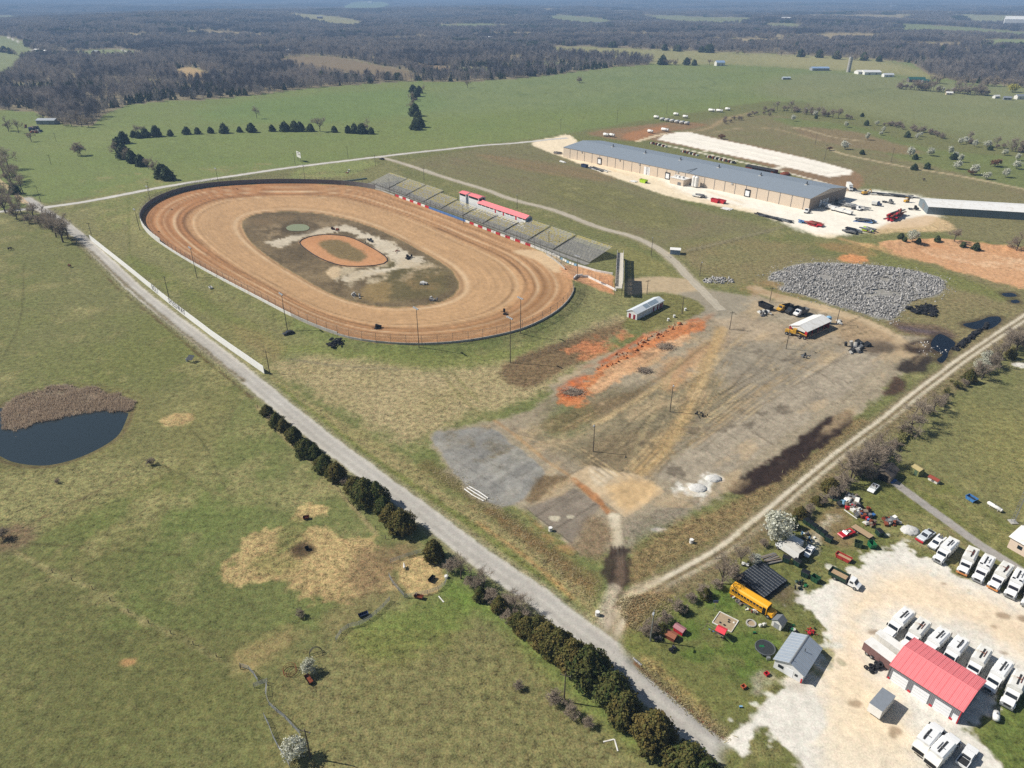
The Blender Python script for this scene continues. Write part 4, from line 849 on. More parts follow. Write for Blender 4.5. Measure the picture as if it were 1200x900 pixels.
def bare_mesh(seed, h=9., w=8., levels=4, kids=4, twig=.05, m=None, low=False, stems=1):
    """trunk and limbs, plus a crown of fine twigs"""
    rs = np.random.RandomState(seed); V, F = [], []; TV = []; tt_ = []
    def grow_(p, d, L, r, lev):
        q = p + d * L
        if lev >= levels - 1:
            a = np.cross(d, rs.normal(size=3)); a /= np.linalg.norm(a) + 1e-9
            TV.append([p - a * twig, p + a * twig, q + a * twig * .35, q - a * twig * .35]); tt_.append(rs.uniform())
        else: limb(V, F, p, q, r, r * .65, 4 if lev < 2 else 3)
        if lev >= levels: return
        n = kids + (rs.randint(0, 2)) + (5 if lev >= levels - 2 else 0)
        for i in range(n):
            f = rs.uniform(.45, 1.0) if lev else rs.uniform(.35, 1.0); s_ = p + d * L * f
            e = d * rs.uniform(.35, .9) + rs.normal(size=3) * .62; e[2] = e[2] * .75 + .32; e[0] *= w / h; e[1] *= w / h
            e /= np.linalg.norm(e); grow_(s_, e, L * rs.uniform(.5, .78), r * .5, lev + 1)
    for k in range(stems):
        d0 = np.array([rs.normal() * .12 * (1 + (stems > 1) * 2), rs.normal() * .12 * (1 + (stems > 1) * 2), 1.0]); d0 /= np.linalg.norm(d0)
        grow_(np.array([rs.normal() * .3 * (stems > 1), rs.normal() * .3 * (stems > 1), -.1]), d0, h * .36, h * .022 / math.sqrt(stems), 0)
    tr = np_obj('trunk', np.array(V), np.array([f if len(f) == 4 else f for f in F]), BARK)
    TVn = np.array(TV).reshape(-1, 3); cr = np_obj('crown', TVn, np.arange(len(TVn)).reshape(-1, 4), m or F_TWIG, np.array(tt_))
    return tr, cr
def trunk_obj(h, r):
    V, F = [], []; limb(V, F, np.array([0, 0, -.15]), np.array([.05, .02, h]), r, r * .4, 7); return np_obj('trunk', np.array(V), np.array(F), BARK)
def pear_mesh(seed, h=6., w=5.2, n=2000, size=.32, m=None):
    rs = np.random.RandomState(seed); tr, cr = bare_mesh(seed + 5, h * .95, w * .8, 4, 3, .025, F_TWIG)
    c = rs.normal(size=(46, 3)); c /= np.linalg.norm(c, axis=1)[:, None]; c *= rs.uniform(.35, 1, (46, 1)) ** .5
    i = rs.randint(0, 46, n); P = c[i] * np.array([w / 2, w / 2, h * .38]) + rs.normal(size=(n, 3)) * np.array([.09 * w, .09 * w, .07 * h]) + np.array([0, 0, h * .6])
    P[:, 2] = np.maximum(P[:, 2], h * .16)
    out = (P - np.array([0, 0, h * .5])); out /= np.linalg.norm(out, axis=1)[:, None] + 1e-6
    V, F = leaf_quads(P, rs.uniform(.5, 1.3, n) * size, rs, out, .9)
    bl = np_obj('blossom', V, F, m or F_PEAR, np.clip(rs.uniform(0, 1, n), 0, 1))
    return tr, cr, bl
PROTO = {}
for k_ in range(4): PROTO['cedar', k_] = [trunk_obj(5.0, .22), cedar_mesh(20 + k_, 7.6 + k_ * .35, 8.8 - .4 * k_, 6500, .42)]
for k_ in range(3): PROTO['farcedar', k_] = [trunk_obj(5.0, .25), cedar_mesh(40 + k_, 8.2 - k_ * .5, 10.6 - k_, 1200, 1.0, 'cone', F_FARCEDAR)]
for k_ in range(3): PROTO['bare', k_] = list(bare_mesh(60 + k_, 9, 8.5, 4, 4, .02))
for k_ in range(2): PROTO['shrub', k_] = list(bare_mesh(70 + k_, 4.6, 5.5, 4, 3, .018, None, False, 5))
PROTO['bud', 0] = list(bare_mesh(76, 6.0, 7.0, 4, 4, .05, F_BUD, False, 3))
PROTO['rust', 0] = list(bare_mesh(77, 7.0, 9, 4, 4, .09, F_RUST, False, 3))
for k_ in range(2): PROTO['pear', k_] = list(pear_mesh(80 + k_))
PROTO['farpear', 0] = list(pear_mesh(84, 8, 7, 800, .7)); PROTO['farpear', 1] = list(pear_mesh(86, 9, 6, 800, .7))
PROTO['willow', 0] = list(pear_mesh(90, 12, 13, 1600, .9, F_WILLOW))
NAMES = {'cedar': 'cedar_tree', 'farcedar': 'cedar_tree', 'bare': 'bare_tree', 'shrub': 'bare_shrub', 'bud': 'budding_bush', 'rust': 'rust_coloured_tree', 'pear': 'pear_tree', 'farpear': 'pear_tree', 'willow': 'willow_tree'}
_tc = [0]
def tree(kind, px, py, s, label, group=None, sz=None, var=None, cat=None):
    k = [q for q in PROTO if q[0] == kind]; key = k[_tc[0] % len(k)] if var is None else (kind, var); _tc[0] += 1
    p = at(px, py)
    r = thing(NAMES[kind], label, cat or ('tree' if kind not in ('shrub', 'bud') else 'bush'), p, random.uniform(0, 6.28), group)
    if kind in ('bare', 'shrub'): s *= 1.45
    if kind == 'cedar': s *= random.uniform(.8, .98)
    r.scale = (s, s, s * (sz or random.uniform(.92, 1.08)))
    for part in PROTO[key]:
        o = part.copy(); COL.objects.link(o); o.parent = r
    return r

# --- the far woods: one mass of leafless trees
def wood_points():
    out = []
    def scatter(r0, r1, cell, kind):
        rs = np.random.RandomState(int(r0)); lim = 0.86
        n = int((r1 ** 2 - r0 ** 2) * lim / cell ** 2)
        r = np.sqrt(rs.uniform(r0 ** 2, r1 ** 2, n)); a = rs.uniform(-lim, lim, n)
        x, y = r * np.sin(a), r * np.cos(a); k = np.zeros(n, bool)
        for q in WOODP: k |= inside(x, y, q)
        for q in CLEARP: k &= ~inside(x, y, q)
        x, y = x[k], y[k]
        dens = fbm(x, y, 90, 3, 70); keep = rs.uniform(0, 1, len(x)) < np.clip(.86 + .55 * dens, .12, 1); x, y = x[keep], y[keep]
        out.append((x, y, np.full(len(x), kind), rs))
    scatter(700, 1900, 7.6, 0); scatter(1900, 4200, 19, 1); scatter(4200, 13000, 52, 2); scatter(13000, 30000, 190, 3)
    X_, Y_, K_, S_, R_, N_ = [], [], [], [], [], []
    for x, y, k, rs in out:
        n = len(x); ev = fbm(x, y, 160, 3, 77) + .35 * fbm(x, y, 30, 2, 78); ed = np.abs(x + 40) + np.abs(y - 1010)
        bias = .25 * np.exp(-((x + 250) / 260) ** 2 - ((y - 1080) / 130) ** 2) + .3 * np.exp(-((x + 20) / 200) ** 2 - ((y - 1500) / 300) ** 2) 
        p_ev = np.clip((ev + bias * 2.6 - .34) * 1.6, .03, .88)
        isev = rs.uniform(0, 1, n) < p_ev
        kind = k[0]; tone = fbm(x, y, (60, 150, 500, 1500)[kind], 3, 81) + rs.normal(0, .25, n); tn = np.where(tone > .45, 1, np.where(tone < -.25, 2, 0))
        if kind == 0: pick = np.where(isev, 3 + rs.randint(0, 2, n), tn); sc_ = np.where(isev, rs.uniform(.6, 1.05, n), rs.uniform(.6, 1.4, n))
        elif kind == 1: pick = np.where(isev, 6, np.array([5, 9, 10])[tn]); sc_ = rs.uniform(.85, 1.25, n)
        else: pick = np.where(isev, 8, np.array([7, 11, 12])[tn]); sc_ = rs.uniform(.9, 1.2, n) * (1 if kind == 2 else 3.4)
        X_.append(x); Y_.append(y); K_.append(pick); S_.append(sc_); R_.append(rs.uniform(0, 6.28, n)); N_.append(np.full(n, 1.0 if kind < 3 else .35))
    return [np.concatenate(q) for q in (X_, Y_, K_, S_, R_, N_)]
def low_tree(rs, ox, oy, h, w, n, tw, V, T_, ev=False, zb=0.0):
    for i in range(n):
        t = rs.uniform(.25, 1); a = rs.uniform(0, 6.28)
        if ev:
            t = rs.beta(1.2, 1.8); R = (1 - t) * w / 2 * rs.uniform(.5, 1); c = np.array([ox + R * math.cos(a), oy + R * math.sin(a), zb + .3 + t * h]); d = rs.normal(size=3); e = rs.normal(size=3); d /= np.linalg.norm(d); e = np.cross(d, e); e /= np.linalg.norm(e)
            V.append([c - d * tw - e * tw, c + d * tw - e * tw, c + d * tw + e * tw, c - d * tw + e * tw]); T_.append(rs.uniform()); continue
        R = w / 2 * math.sin(math.pi * (t * .72 + .2)) * rs.uniform(.2, 1); c = np.array([ox + R * math.cos(a), oy + R * math.sin(a), zb + t * h * .93])
        d = np.array([math.cos(a) * .7 + rs.normal() * .35, math.sin(a) * .7 + rs.normal() * .35, .9 + rs.normal() * .3]); d /= np.linalg.norm(d); L = h * rs.uniform(.10, .2)
        s_ = np.cross(d, rs.normal(size=3)); s_ /= np.linalg.norm(s_)
        V.append([c - d * L - s_ * tw, c - d * L + s_ * tw, c + d * L + s_ * tw * .5, c + d * L - s_ * tw * .5]); T_.append(rs.uniform())
    if not ev:
        for s_ in (np.array([1, 0, 0]), np.array([0, 1, 0])):
            V.append([np.array([ox, oy, zb - .3]) - s_ * .2, np.array([ox, oy, zb - .3]) + s_ * .2, np.array([ox, oy, zb + h * .6]) + s_ * .08, np.array([ox, oy, zb + h * .6]) - s_ * .08]); T_.append(.1)
def low_obj(name, build, m):
    V, T_ = [], []; build(V, T_); Vn = np.array(V).reshape(-1, 3)
    return np_obj(name, Vn, np.arange(len(Vn)).reshape(-1, 4), m, np.array(T_))
rs_ = np.random.RandomState(3)
pr = [low_obj('wood_tree', lambda V, T_, k=k: low_tree(rs_, 0, 0, 11 + k, 8.5, 120, .085, V, T_), (F_FARTWIG, F_FT2, F_FT3)[k]) for k in range(3)]
pr += [low_obj('wood_evergreen', lambda V, T_, k=k: low_tree(rs_, 0, 0, 9 + k, 6.5, 150, .6, V, T_, True), F_FARCEDAR) for k in range(2)]
def clump(n, R, tw, per, ev, hh):
    def f(V, T_):
        for i in range(n):
            a, r = rs_.uniform(0, 6.28), R * math.sqrt(rs_.uniform()); low_tree(rs_, r * math.cos(a), r * math.sin(a), hh * rs_.uniform(.8, 1.15), 8.5, per, tw, V, T_, ev and i % 4 != 0)
    return f
pr += [low_obj('wood_clump', clump(6, 9.5, .16, 70, False, 12), F_FARTWIG), low_obj('evergreen_clump', clump(6, 9.5, .9, 45, True, 10), F_FARCEDAR)]
pr += [low_obj('wood_patch', clump(36, 30, .34, 26, False, 13), F_FARTWIG), low_obj('evergreen_patch', clump(36, 30, 1.3, 18, True, 11), F_FARCEDAR)]
pr += [low_obj('pale_clump', clump(6, 9.5, .16, 70, False, 13), F_FT2), low_obj('dark_clump', clump(6, 9.5, .16, 70, False, 11), F_FT3), low_obj('pale_patch', clump(36, 30, .34, 26, False, 13), F_FT2), low_obj('dark_patch', clump(36, 30, .34, 26, False, 13), F_FT3)]
pc = bpy.data.collections.new('woodland_kinds')
for i, o in enumerate(pr): o.name = '%02d_%s' % (i, o.name); pc.objects.link(o)
wx, wy, wk, ws, wr, wz = wood_points()
wp = bpy.data.meshes.new('woodland'); wp.vertices.add(len(wx))
wp.vertices.foreach_set('co', np.stack([wx, wy, height(wx, wy)], 1).astype(np.float32).ravel())
a_ = wp.attributes.new('pick', 'INT', 'POINT'); a_.data.foreach_set('value', wk.astype(np.int32))
a_ = wp.attributes.new('size', 'FLOAT_VECTOR', 'POINT'); a_.data.foreach_set('vector', np.stack([ws, ws, ws * wz], 1).astype(np.float32).ravel())
a_ = wp.attributes.new('turn', 'FLOAT_VECTOR', 'POINT'); a_.data.foreach_set('vector', np.stack([wr * 0, wr * 0, wr], 1).astype(np.float32).ravel())
wo = bpy.data.objects.new('woodland', wp); COL.objects.link(wo); tag(wo, 'leafless grey brown woods rolling to the horizon', 'woods', kind='stuff')
ng = bpy.data.node_groups.new('woodland', 'GeometryNodeTree')
ng.interface.new_socket('Geometry', in_out='INPUT', socket_type='NodeSocketGeometry'); ng.interface.new_socket('Geometry', in_out='OUTPUT', socket_type='NodeSocketGeometry')
gi, go = ng.nodes.new('NodeGroupInput'), ng.nodes.new('NodeGroupOutput'); ip = ng.nodes.new('GeometryNodeInstanceOnPoints'); ci = ng.nodes.new('GeometryNodeCollectionInfo')
ci.inputs['Collection'].default_value = pc; ci.inputs['Separate Children'].default_value = True; ci.inputs['Reset Children'].default_value = True
ip.inputs['Pick Instance'].default_value = True
ng.links.new(gi.outputs[0], ip.inputs['Points']); ng.links.new(ci.outputs[0], ip.inputs['Instance']); ng.links.new(ip.outputs[0], go.inputs[0])
for nm_, ty_, sk_ in (('pick', 'INT', 'Instance Index'), ('size', 'FLOAT_VECTOR', 'Scale'), ('turn', 'FLOAT_VECTOR', 'Rotation')):
    na = ng.nodes.new('GeometryNodeInputNamedAttribute'); na.data_type = ty_; na.inputs['Name'].default_value = nm_; ng.links.new(na.outputs[0], ip.inputs[sk_])
wo.modifiers.new('woodland', 'NODES').node_group = ng
print('wood instances', len(wx))

# common paints
WHITE = mat('white_paint', A(236, 234, 228), .5, var=.05, scale=.8, dirt=A(206, 198, 184)); WHITE2 = mat('white_truck_paint', A(240, 240, 238), .35, var=.04, scale=1.2, spec=.5, coat=.3)
RED = mat('red_paint', A(196, 44, 54), .5, var=.08); BLUE = mat('blue_paint', A(84, 122, 178), .5, var=.12, scale=.6)
GREYM = mat('grey_metal', A(128, 128, 128), .5, .3, .12); DARKM = mat('dark_metal', A(58, 58, 58), .6, .2, .15); STEEL = mat('galvanised_steel', A(160, 162, 162), .45, .5, .1)
CONC = mat('concrete', A(182, 178, 170), .9, var=.14, scale=.7, dirt=A(140, 132, 120)); RUBBER = mat('rubber', A(38, 38, 40), .85, var=.25, scale=3)
GLASS = mat('dark_glass', A(34, 42, 52), .12, 0, .1, spec=.6)
WOOD = mat('weathered_wood', A(134, 120, 104), .9, var=.25, scale=2.5); POLEW = mat('pole_wood', A(104, 94, 82), .9, var=.2, scale=3); LAMP = mat('lamp_housing', A(196, 198, 200), .4, .3)
RUST = mat('rust', A(126, 66, 42), .9, var=.25, scale=3); DKGREEN = mat('dark_green_paint', A(36, 62, 48), .55, var=.15); GREEN = mat('green_paint', A(34, 108, 66), .5, var=.12)
YELLOW = mat('machine_yellow', A(208, 160, 56), .55, var=.15, dirt=A(120, 96, 60)); BUSY = mat('bus_yellow', A(244, 176, 34), .45, var=.05, scale=.8, spec=.5); LIME = mat('lime_paint', A(176, 214, 44), .5, var=.08)
NAVY = mat('navy_paint', A(48, 62, 92), .55, var=.1); LTBLUE = mat('light_blue_paint', A(134, 176, 206), .5, var=.08); TANW = mat('tan_panel', A(218, 200, 178), .8, var=.05, scale=.3)
REDR = ribbed('red_roof_sheet', A(243, 132, 134), .5, .25, 0, depth=.02); BLACK = mat('black_plastic', A(26, 27, 30), .6, var=.2, scale=3)
def mesh_screen(name, rgb, cover):
    m = bpy.data.materials.new(name); m.use_nodes = True; N, L = m.node_tree.nodes, m.node_tree.links
    b = N['Principled BSDF']; b.inputs['Base Color'].default_value = (*rgb, 1); b.inputs['Roughness'].default_value = .7
    # woven wire: thin strands in both directions
    tc = N.new('ShaderNodeTexCoord'); nz = N.new('ShaderNodeTexWhiteNoise'); L.new(tc.outputs['Object'], nz.inputs['Vector'])
    lt = N.new('ShaderNodeMath'); lt.operation = 'LESS_THAN'; lt.inputs[1].default_value = cover; L.new(nz.outputs[0], lt.inputs[0])
    L.new(lt.outputs[0], b.inputs['Alpha']); MATS[name] = m; return m
WIRE = mesh_screen('fence_wire', A(110, 108, 104), .17)

# speedway: outer wall and catch fence
TR = resample(TRACK_OUT, 6.0, True)
ntr = len(TR); ctr_t = TRACK_OUT.mean(0)
TRz = height(TR[:, 0], TR[:, 1])
def tpix(x, y, z=1.5):
    d = y * CP - (z - CAM_H) * SP; return 600 + FPX * x / d, 450 - FPX * (y * SP + (z - CAM_H) * CP) / d
wall = thing('track_wall', 'low pale concrete wall ringing the clay oval, taller around its far bend', 'wall')
fence = thing('catch_fence', 'steel post and wire catch fence standing on the wall around the clay oval', 'fence')
DKW = mat('wall_boards', A(120, 116, 112), .8, var=.15)
for i in range(ntr):
    a, b = TR[i], TR[(i + 1) % ntr]; za, zb = TRz[i], TRz[(i + 1) % ntr]
    px, py = tpix((a[0] + b[0]) / 2, (a[1] + b[1]) / 2)
    straight = px > 462 and py < 300 and px < 640          # front straight has its own painted wall
    far = px < 190 or (py < 233 and px < 440)
    d = (b - a) / np.hypot(*(b - a)); n = np.array([-d[1], d[0]]) * .15
    if np.dot(n, ctr_t - (a + b) / 2) > 0: n = -n
    gap = (px > 660 and 306 < py < 336)
    if not straight and not gap:
        hh = 3.0 if far else (1.3 if px < 400 else .8); e = d * .02; m = MB()
        vs = [(*(a + e), za - .2), (*(b - e), zb - .2), (*(b - e + n * 2), zb - .2), (*(a + e + n * 2), za - .2), (*(a + e), za + hh), (*(b - e), zb + hh), (*(b - e + n * 2), zb + hh), (*(a + e + n * 2), za + hh)]
        m.add(vs, [(0, 3, 2, 1), (4, 5, 6, 7), (0, 1, 5, 4), (1, 2, 6, 5), (2, 3, 7, 6), (3, 0, 4, 7)])
        m.build('wall_panel', WHITE if (px < 340 and py > 262) else (DKW if far else CONC), wall)
    if not gap:
        h0 = 4.2 if not far else 4.6; c = a + n * 1.0
        MB().cyl((c[0], c[1], za - .2), (c[0], c[1], za + h0), .07, .07, 6).build('post', GREYM, fence)
        c2 = b + n * 1.0; hb_ = 3.0 if far else (1.3 if px < 400 else .8)
        m = MB(); m.add([(*c, za + hb_), (*c2, zb + hb_), (*c2, zb + h0), (*c, za + h0)], [(0, 1, 2, 3)]); m.build('wire_panel', WIRE, fence)
        m = MB()
        for q in (.999, .6): m.cyl((*c, za + h0 * q), (*c2, zb + h0 * q), .03, .03, 4)
        m.build('rail', GREYM, fence)
# painted wall along the front straight
def along(pts, step):
    q = resample(W(pts), step); return q
fw = thing('front_wall', 'red, white and blue block wall between the clay oval and the grandstand', 'wall')
k_ = 0
for pts, cols_ in (([(464, 232.5), (503, 247)], (RED, WHITE)), ([(503, 247), (546, 263)], (BLUE, BLUE)), ([(546, 263), (584, 278), (622, 292)], (WHITE, RED)), ([(622, 292), (640, 299), (656, 305)], (WHITE, WHITE))):
    q = along(pts, 4.2)
    for a, b in zip(q[:-1], q[1:]):
        za, zb = hz(*a), hz(*b); d = (b - a) / np.hypot(*(b - a)); n = np.array([-d[1], d[0]]); L_ = np.hypot(*(b - a))
        MB().box(-L_ / 2 + .03, L_ / 2 - .03, -.3, .3, -.3, 1.15, math.atan2(d[1], d[0]), (*(a + b) / 2, (za + zb) / 2)).build('block', cols_[k_ % 2], fw); k_ += 1
# grandstand
f0 = np.array(flat(440, 216, .6)); f1 = np.array(flat(692, 308, .6)); gd = (f1 - f0) / np.hypot(*(f1 - f0)); gn = np.array([-gd[1], gd[0]]); grz = math.atan2(gd[1], gd[0])
def gpt(s, d): return f0 + gd * s + gn * d
def seat_mat(name, c1, c2, cell):
    m = mat(name, c1, .8, 0, .12, 1.0); N, L = m.node_tree.nodes, m.node_tree.links; b = N['Principled BSDF']
    tc = N.new('ShaderNodeTexCoord'); oi = N.new('ShaderNodeObjectInfo'); ad = N.new('ShaderNodeVectorMath'); ad.operation = 'ADD'
    L.new(tc.outputs['Object'], ad.inputs[0]); L.new(oi.outputs['Location'], ad.inputs[1])
    nz = N.new('ShaderNodeTexNoise'); nz.inputs['Scale'].default_value = cell; nz.inputs['Detail'].default_value = 2; L.new(ad.outputs[0], nz.inputs['Vector'])
    cr = N.new('ShaderNodeValToRGB'); cr.color_ramp.elements[0].position = .46; cr.color_ramp.elements[0].color = (*c1, 1); cr.color_ramp.elements[1].position = .54; cr.color_ramp.elements[1].color = (*c2, 1)
    L.new(nz.outputs[0], cr.inputs[0]); L.new(cr.outputs[0], b.inputs['Base Color']); return m
S_YEL = seat_mat('yellow_seat_boards', A(222, 202, 122), A(210, 204, 188), .5); S_MIX = seat_mat('pale_seat_boards', A(212, 206, 192), A(220, 204, 140), .45); S_GRY = seat_mat('grey_seat_boards', A(170, 168, 162), A(190, 186, 176), .4)
FOOT = mat('footboards', A(146, 143, 136), .9, var=.2); SBOUND = [-8, 17, 41, 62.5, 83.5, 106, 127, 147, 168.5, 189.5, 217]
NROW, PIT, RISE = 20, .82, .235
SEC_LAB = ['first bleacher section beside the green pipe, weathered grey', 'second bleacher section, grey lower rows and yellow upper rows', 'third bleacher section from the grassy end, pale and yellow boards', 'fourth bleacher section, in front of the lower red-roofed booth', 'fifth bleacher section, in front of the white scoring booth', 'sixth bleacher section, below the start of the long red roof', 'seventh bleacher section, below the middle of the long red roof', 'eighth bleacher section, beside the grey gable of the press building', 'ninth bleacher section, pale boards above dark lower rows', 'last bleacher section beside the footbridge, grey with a pale top strip']
for s_i in range(10):
    s0, s1 = SBOUND[s_i] + .7, SBOUND[s_i + 1] - .7; L_ = s1 - s0
    o_ = gpt(s0, 0); g = thing('bleacher_section', SEC_LAB[s_i], 'bleachers', (o_[0], o_[1], .25), grz, 'grandstand bleacher sections')
    NROW = {3: 16, 4: 14, 5: 14, 6: 14}.get(s_i, 20)
    m = MB()                                                     # stepped footboards
    for r in range(NROW): m.box(0, L_, r * PIT, r * PIT + .42, r * RISE + .3, r * RISE + .36)
    m.build('footboards', FOOT, g)
    m = MB()
    for x in np.arange(.3, L_, 2.6):
        m.add([(x, .1, .25), (x, NROW * PIT, NROW * RISE + .2), (x, NROW * PIT, NROW * RISE - .1), (x, .1, -.1)], [(0, 1, 2, 3)])
        for y in (4.5, 9.5, 15.8): m.cyl((x, y, -.4), (x, y, y / PIT * RISE), .06, .06, 5, False)
    m.build('frame', DARKM, g)
    me_b = MB().box(.05, L_ - .05, 0, .36, 0, .05)
    first = None
    for r in range(NROW):
        yel = {0: r > 17, 1: r > 6, 9: r > 16}.get(s_i, r > 3); mt_ = (S_YEL if (s_i * 7 + r * 3) % 5 < 3 else S_MIX) if yel else S_GRY
        if first is None: first = me_b.build('bench', S_GRY, g); b_ = first
        else: b_ = first.copy(); b_.data = first.data; COL.objects.link(b_)
        b_.location = (0, r * PIT + .46, r * RISE + .62)
        if mt_ is not S_GRY:
            key = mt_.name
            b_.material_slots[0].link = 'OBJECT'; b_.material_slots[0].material = mt_
    MB().tube([(0, NROW * PIT, NROW * RISE + .2), (0, NROW * PIT, NROW * RISE + 1.25), (L_, NROW * PIT, NROW * RISE + 1.25), (L_, NROW * PIT, NROW * RISE + .2)], .04, 5).build('back_rail', GREYM, g)
    if s_i < 9:
        m = MB()
        for r in range(NROW): m.box(L_ + .15, L_ + 1.25, r * PIT, r * PIT + .8, r * RISE - .05, r * RISE + .18)
        m.build('aisle_steps', DARKM, g)
for a_, l_ in (((gpt(-8, -3.2), gpt(217, -3.4)), 'grey walkway along the foot of the grandstand'),):
    pts_ = [gpt(-8, -3.6), gpt(217, -3.6), gpt(217, -.2), gpt(-8, -.2)]
    m = MB(); m.prism([tuple(q) for q in pts_], .0, .28, 'z'); o_ = m.build('walkway', FOOT); o_['kind'] = 'structure'; o_['label'] = l_; o_['category'] = 'walkway'
gf = thing('spectator_fence', 'tall wire fence with steel posts between the front wall and the grandstand', 'fence')
q = [gpt(s, -5.6) for s in np.arange(20, 222, 5.)]
for a, b in zip(q[:-1], q[1:]):
    za = hz(*a); MB().cyl((*a, za), (*a, za + 4.2), .07, .07, 5).build('post', GREYM, gf); MB().add([(*a, za), (*b, za), (*b, za + 4.2), (*a, za + 4.2)], [(0, 1, 2, 3)]).build('wire_panel', WIRE, gf)
# press buildings on top of the stand
def gable(name, label, cat, o, rz, L_, Wd, he, hr, wallm, roofm, ov=.35, group=None, z0=0.0, roofname='roof'):
    """gabled box: ridge along local x, footprint L x W centred on o"""
    t = thing(name, label, cat, o, rz, group); x, y = L_ / 2, Wd / 2
    MB().prism([(-y, -.2 + z0), (y, -.2 + z0), (y, he), (0, hr), (-y, he)], -x, x, 'x').build('wall', wallm, t)
    k = (hr - he) / y; e = ov; th = .1
    for sgn in (-1, 1):
        m = MB(); a, b = sgn * (y + e), 0.0
        m.add([(-x - e, a, he - k * e + .02), (x + e, a, he - k * e + .02), (x + e, b, hr + .02), (-x - e, b, hr + .02), (-x - e, a, he - k * e + th), (x + e, a, he - k * e + th), (x + e, b, hr + th), (-x - e, b, hr + th)],
              [(0, 1, 2, 3), (7, 6, 5, 4), (0, 4, 5, 1), (1, 5, 6, 2), (2, 6, 7, 3), (3, 7, 4, 0)]); m.build('roof_slope', roofm, t)
    return t
def opening(t, name, m, side, c, z0, w, h, L_, Wd, depth=.04):
    """panel proud of a wall: side in '+x','-x','+y','-y'; c = position along the wall"""
    x, y = L_ / 2, Wd / 2; b = MB()
    if side == '-y': b.box(c - w / 2, c + w / 2, -y - depth, -y + .02, z0, z0 + h)
    elif side == '+y': b.box(c - w / 2, c + w / 2, y - .02, y + depth, z0, z0 + h)
    elif side == '-x': b.box(-x - depth, -x + .02, c - w / 2, c + w / 2, z0, z0 + h)
    else: b.box(x - .02, x + depth, c - w / 2, c + w / 2, z0, z0 + h)
    return b.build(name, m, t)
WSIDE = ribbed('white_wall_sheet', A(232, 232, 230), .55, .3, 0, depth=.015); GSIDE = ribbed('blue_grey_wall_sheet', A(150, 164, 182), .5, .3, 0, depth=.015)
o_ = gpt(128, 15.4); PB = gable('press_building', 'long white press building with red roof behind the grandstand', 'building', (o_[0], o_[1], 0), grz, 45.5, 5.2, 6.5, 7.9, WSIDE, REDR, .5)
for i in range(12):
    c = -21 + i * 3.9
    if i in (4, 6, 9): opening(PB, 'red_door', RED, '-y', c, 3.8, 1.3, 2.1, 45.5, 5.2)
    else: w_ = opening(PB, 'window', GLASS, '-y', c, 5.3, 3.0, .8, 45.5, 5.2)
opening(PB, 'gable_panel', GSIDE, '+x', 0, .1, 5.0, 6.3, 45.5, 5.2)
for c_, L_, hh, lab in ((99.6, 10.6, 9.0, 'white scoring booth with red roof, nearer the long press building'), (88, 6.8, 8.8, 'lower open booth with red roof at the grassy end of the press row')):
    o_ = gpt(c_, 16.2); sb = gable('scoring_booth', lab, 'building', (o_[0], o_[1], 0), grz, L_, 5.4, hh, hh + .7, WSIDE, REDR, .4, 'booths on the grandstand')
    opening(sb, 'window', GLASS, '-y', 0, hh - 1.5, L_ * .9, 1.15, L_, 5.4); opening(sb, 'side_window', GLASS, '+x', 0, hh - 1.5, 4, 1.1, L_, 5.4)
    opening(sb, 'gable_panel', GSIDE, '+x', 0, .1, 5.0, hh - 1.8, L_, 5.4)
# footbridge over the track entrance
BR0 = np.array(flat(727, 296, 4.2)); BR1 = np.array(flat(725, 338, 4.2))
bd = (BR1 - BR0); bl = np.hypot(*bd); brz = math.atan2(bd[1], bd[0])
WOODB = mat('bridge_wood', A(196, 190, 178), .9, var=.18, scale=2)
br = thing('footbridge', 'weathered grey timber footbridge over the track entrance', 'bridge', (*BR0, 0), brz)
for i in range(int(bl / 1.2)): MB().box(i * 1.2, i * 1.2 + 1.1, -1.5, 1.5, 4.0, 4.12).build('plank', WOODB, br)
SID = mat('bridge_boards', A(214, 210, 200), .9, var=.14, scale=1.2)
for y in (-1.55, 1.55):
    for i in range(int(bl / 3)): MB().box(i * 3 + .04, i * 3 + 2.96, y - .05, y + .05, 4.15, 5.5).build('side_board', SID, br)
for i in range(0, int(bl) + 1, 6):
    for y in (-1.6, 1.6): MB().cyl((i, y, -.4), (i, y, 5.6), .12, .12, 6).build('post', POLEW, br)
sg = MB().box(bl * .55, bl * .98, 1.7, 1.85, 4.8, 8.6).build('sign_board', SID, br)
MB().box(bl * .55 - .1, bl * .98 + .1, 1.62, 1.69, 8.45, 8.7).build('sign_rail', GREYM, br)
m = MB()
for i in range(14): m.box(-.28 * (i + 1), -.28 * i, -1.2, 1.2, 3.8 - i * .28, 3.9 - i * .28)
m.build('stair', WOOD, br)
gw = thing('gate_wall', 'short white block wall with wire fence on the entrance corner', 'wall')
q = along([(672, 331), (676, 326), (688, 325), (700, 331), (714, 337), (722, 341)], 3.0)
for a, b in zip(q[:-1], q[1:]):
    d = b - a; L_ = np.hypot(*d); MB().box(-L_ / 2 + .02, L_ / 2 - .02, -.2, .2, -.2, .9, math.atan2(d[1], d[0]), (*(a + b) / 2, hz(*a))).build('block', WHITE, gw)
    MB().cyl((*a, hz(*a)), (*a, hz(*a) + 3.4), .06, .06, 5).build('post', GREYM, gw)
gb = thing('barrier_row', 'white and blue plastic barriers beside the track entrance', 'barrier')
q = along([(657, 305), (666, 309), (676, 312)], 1.6)
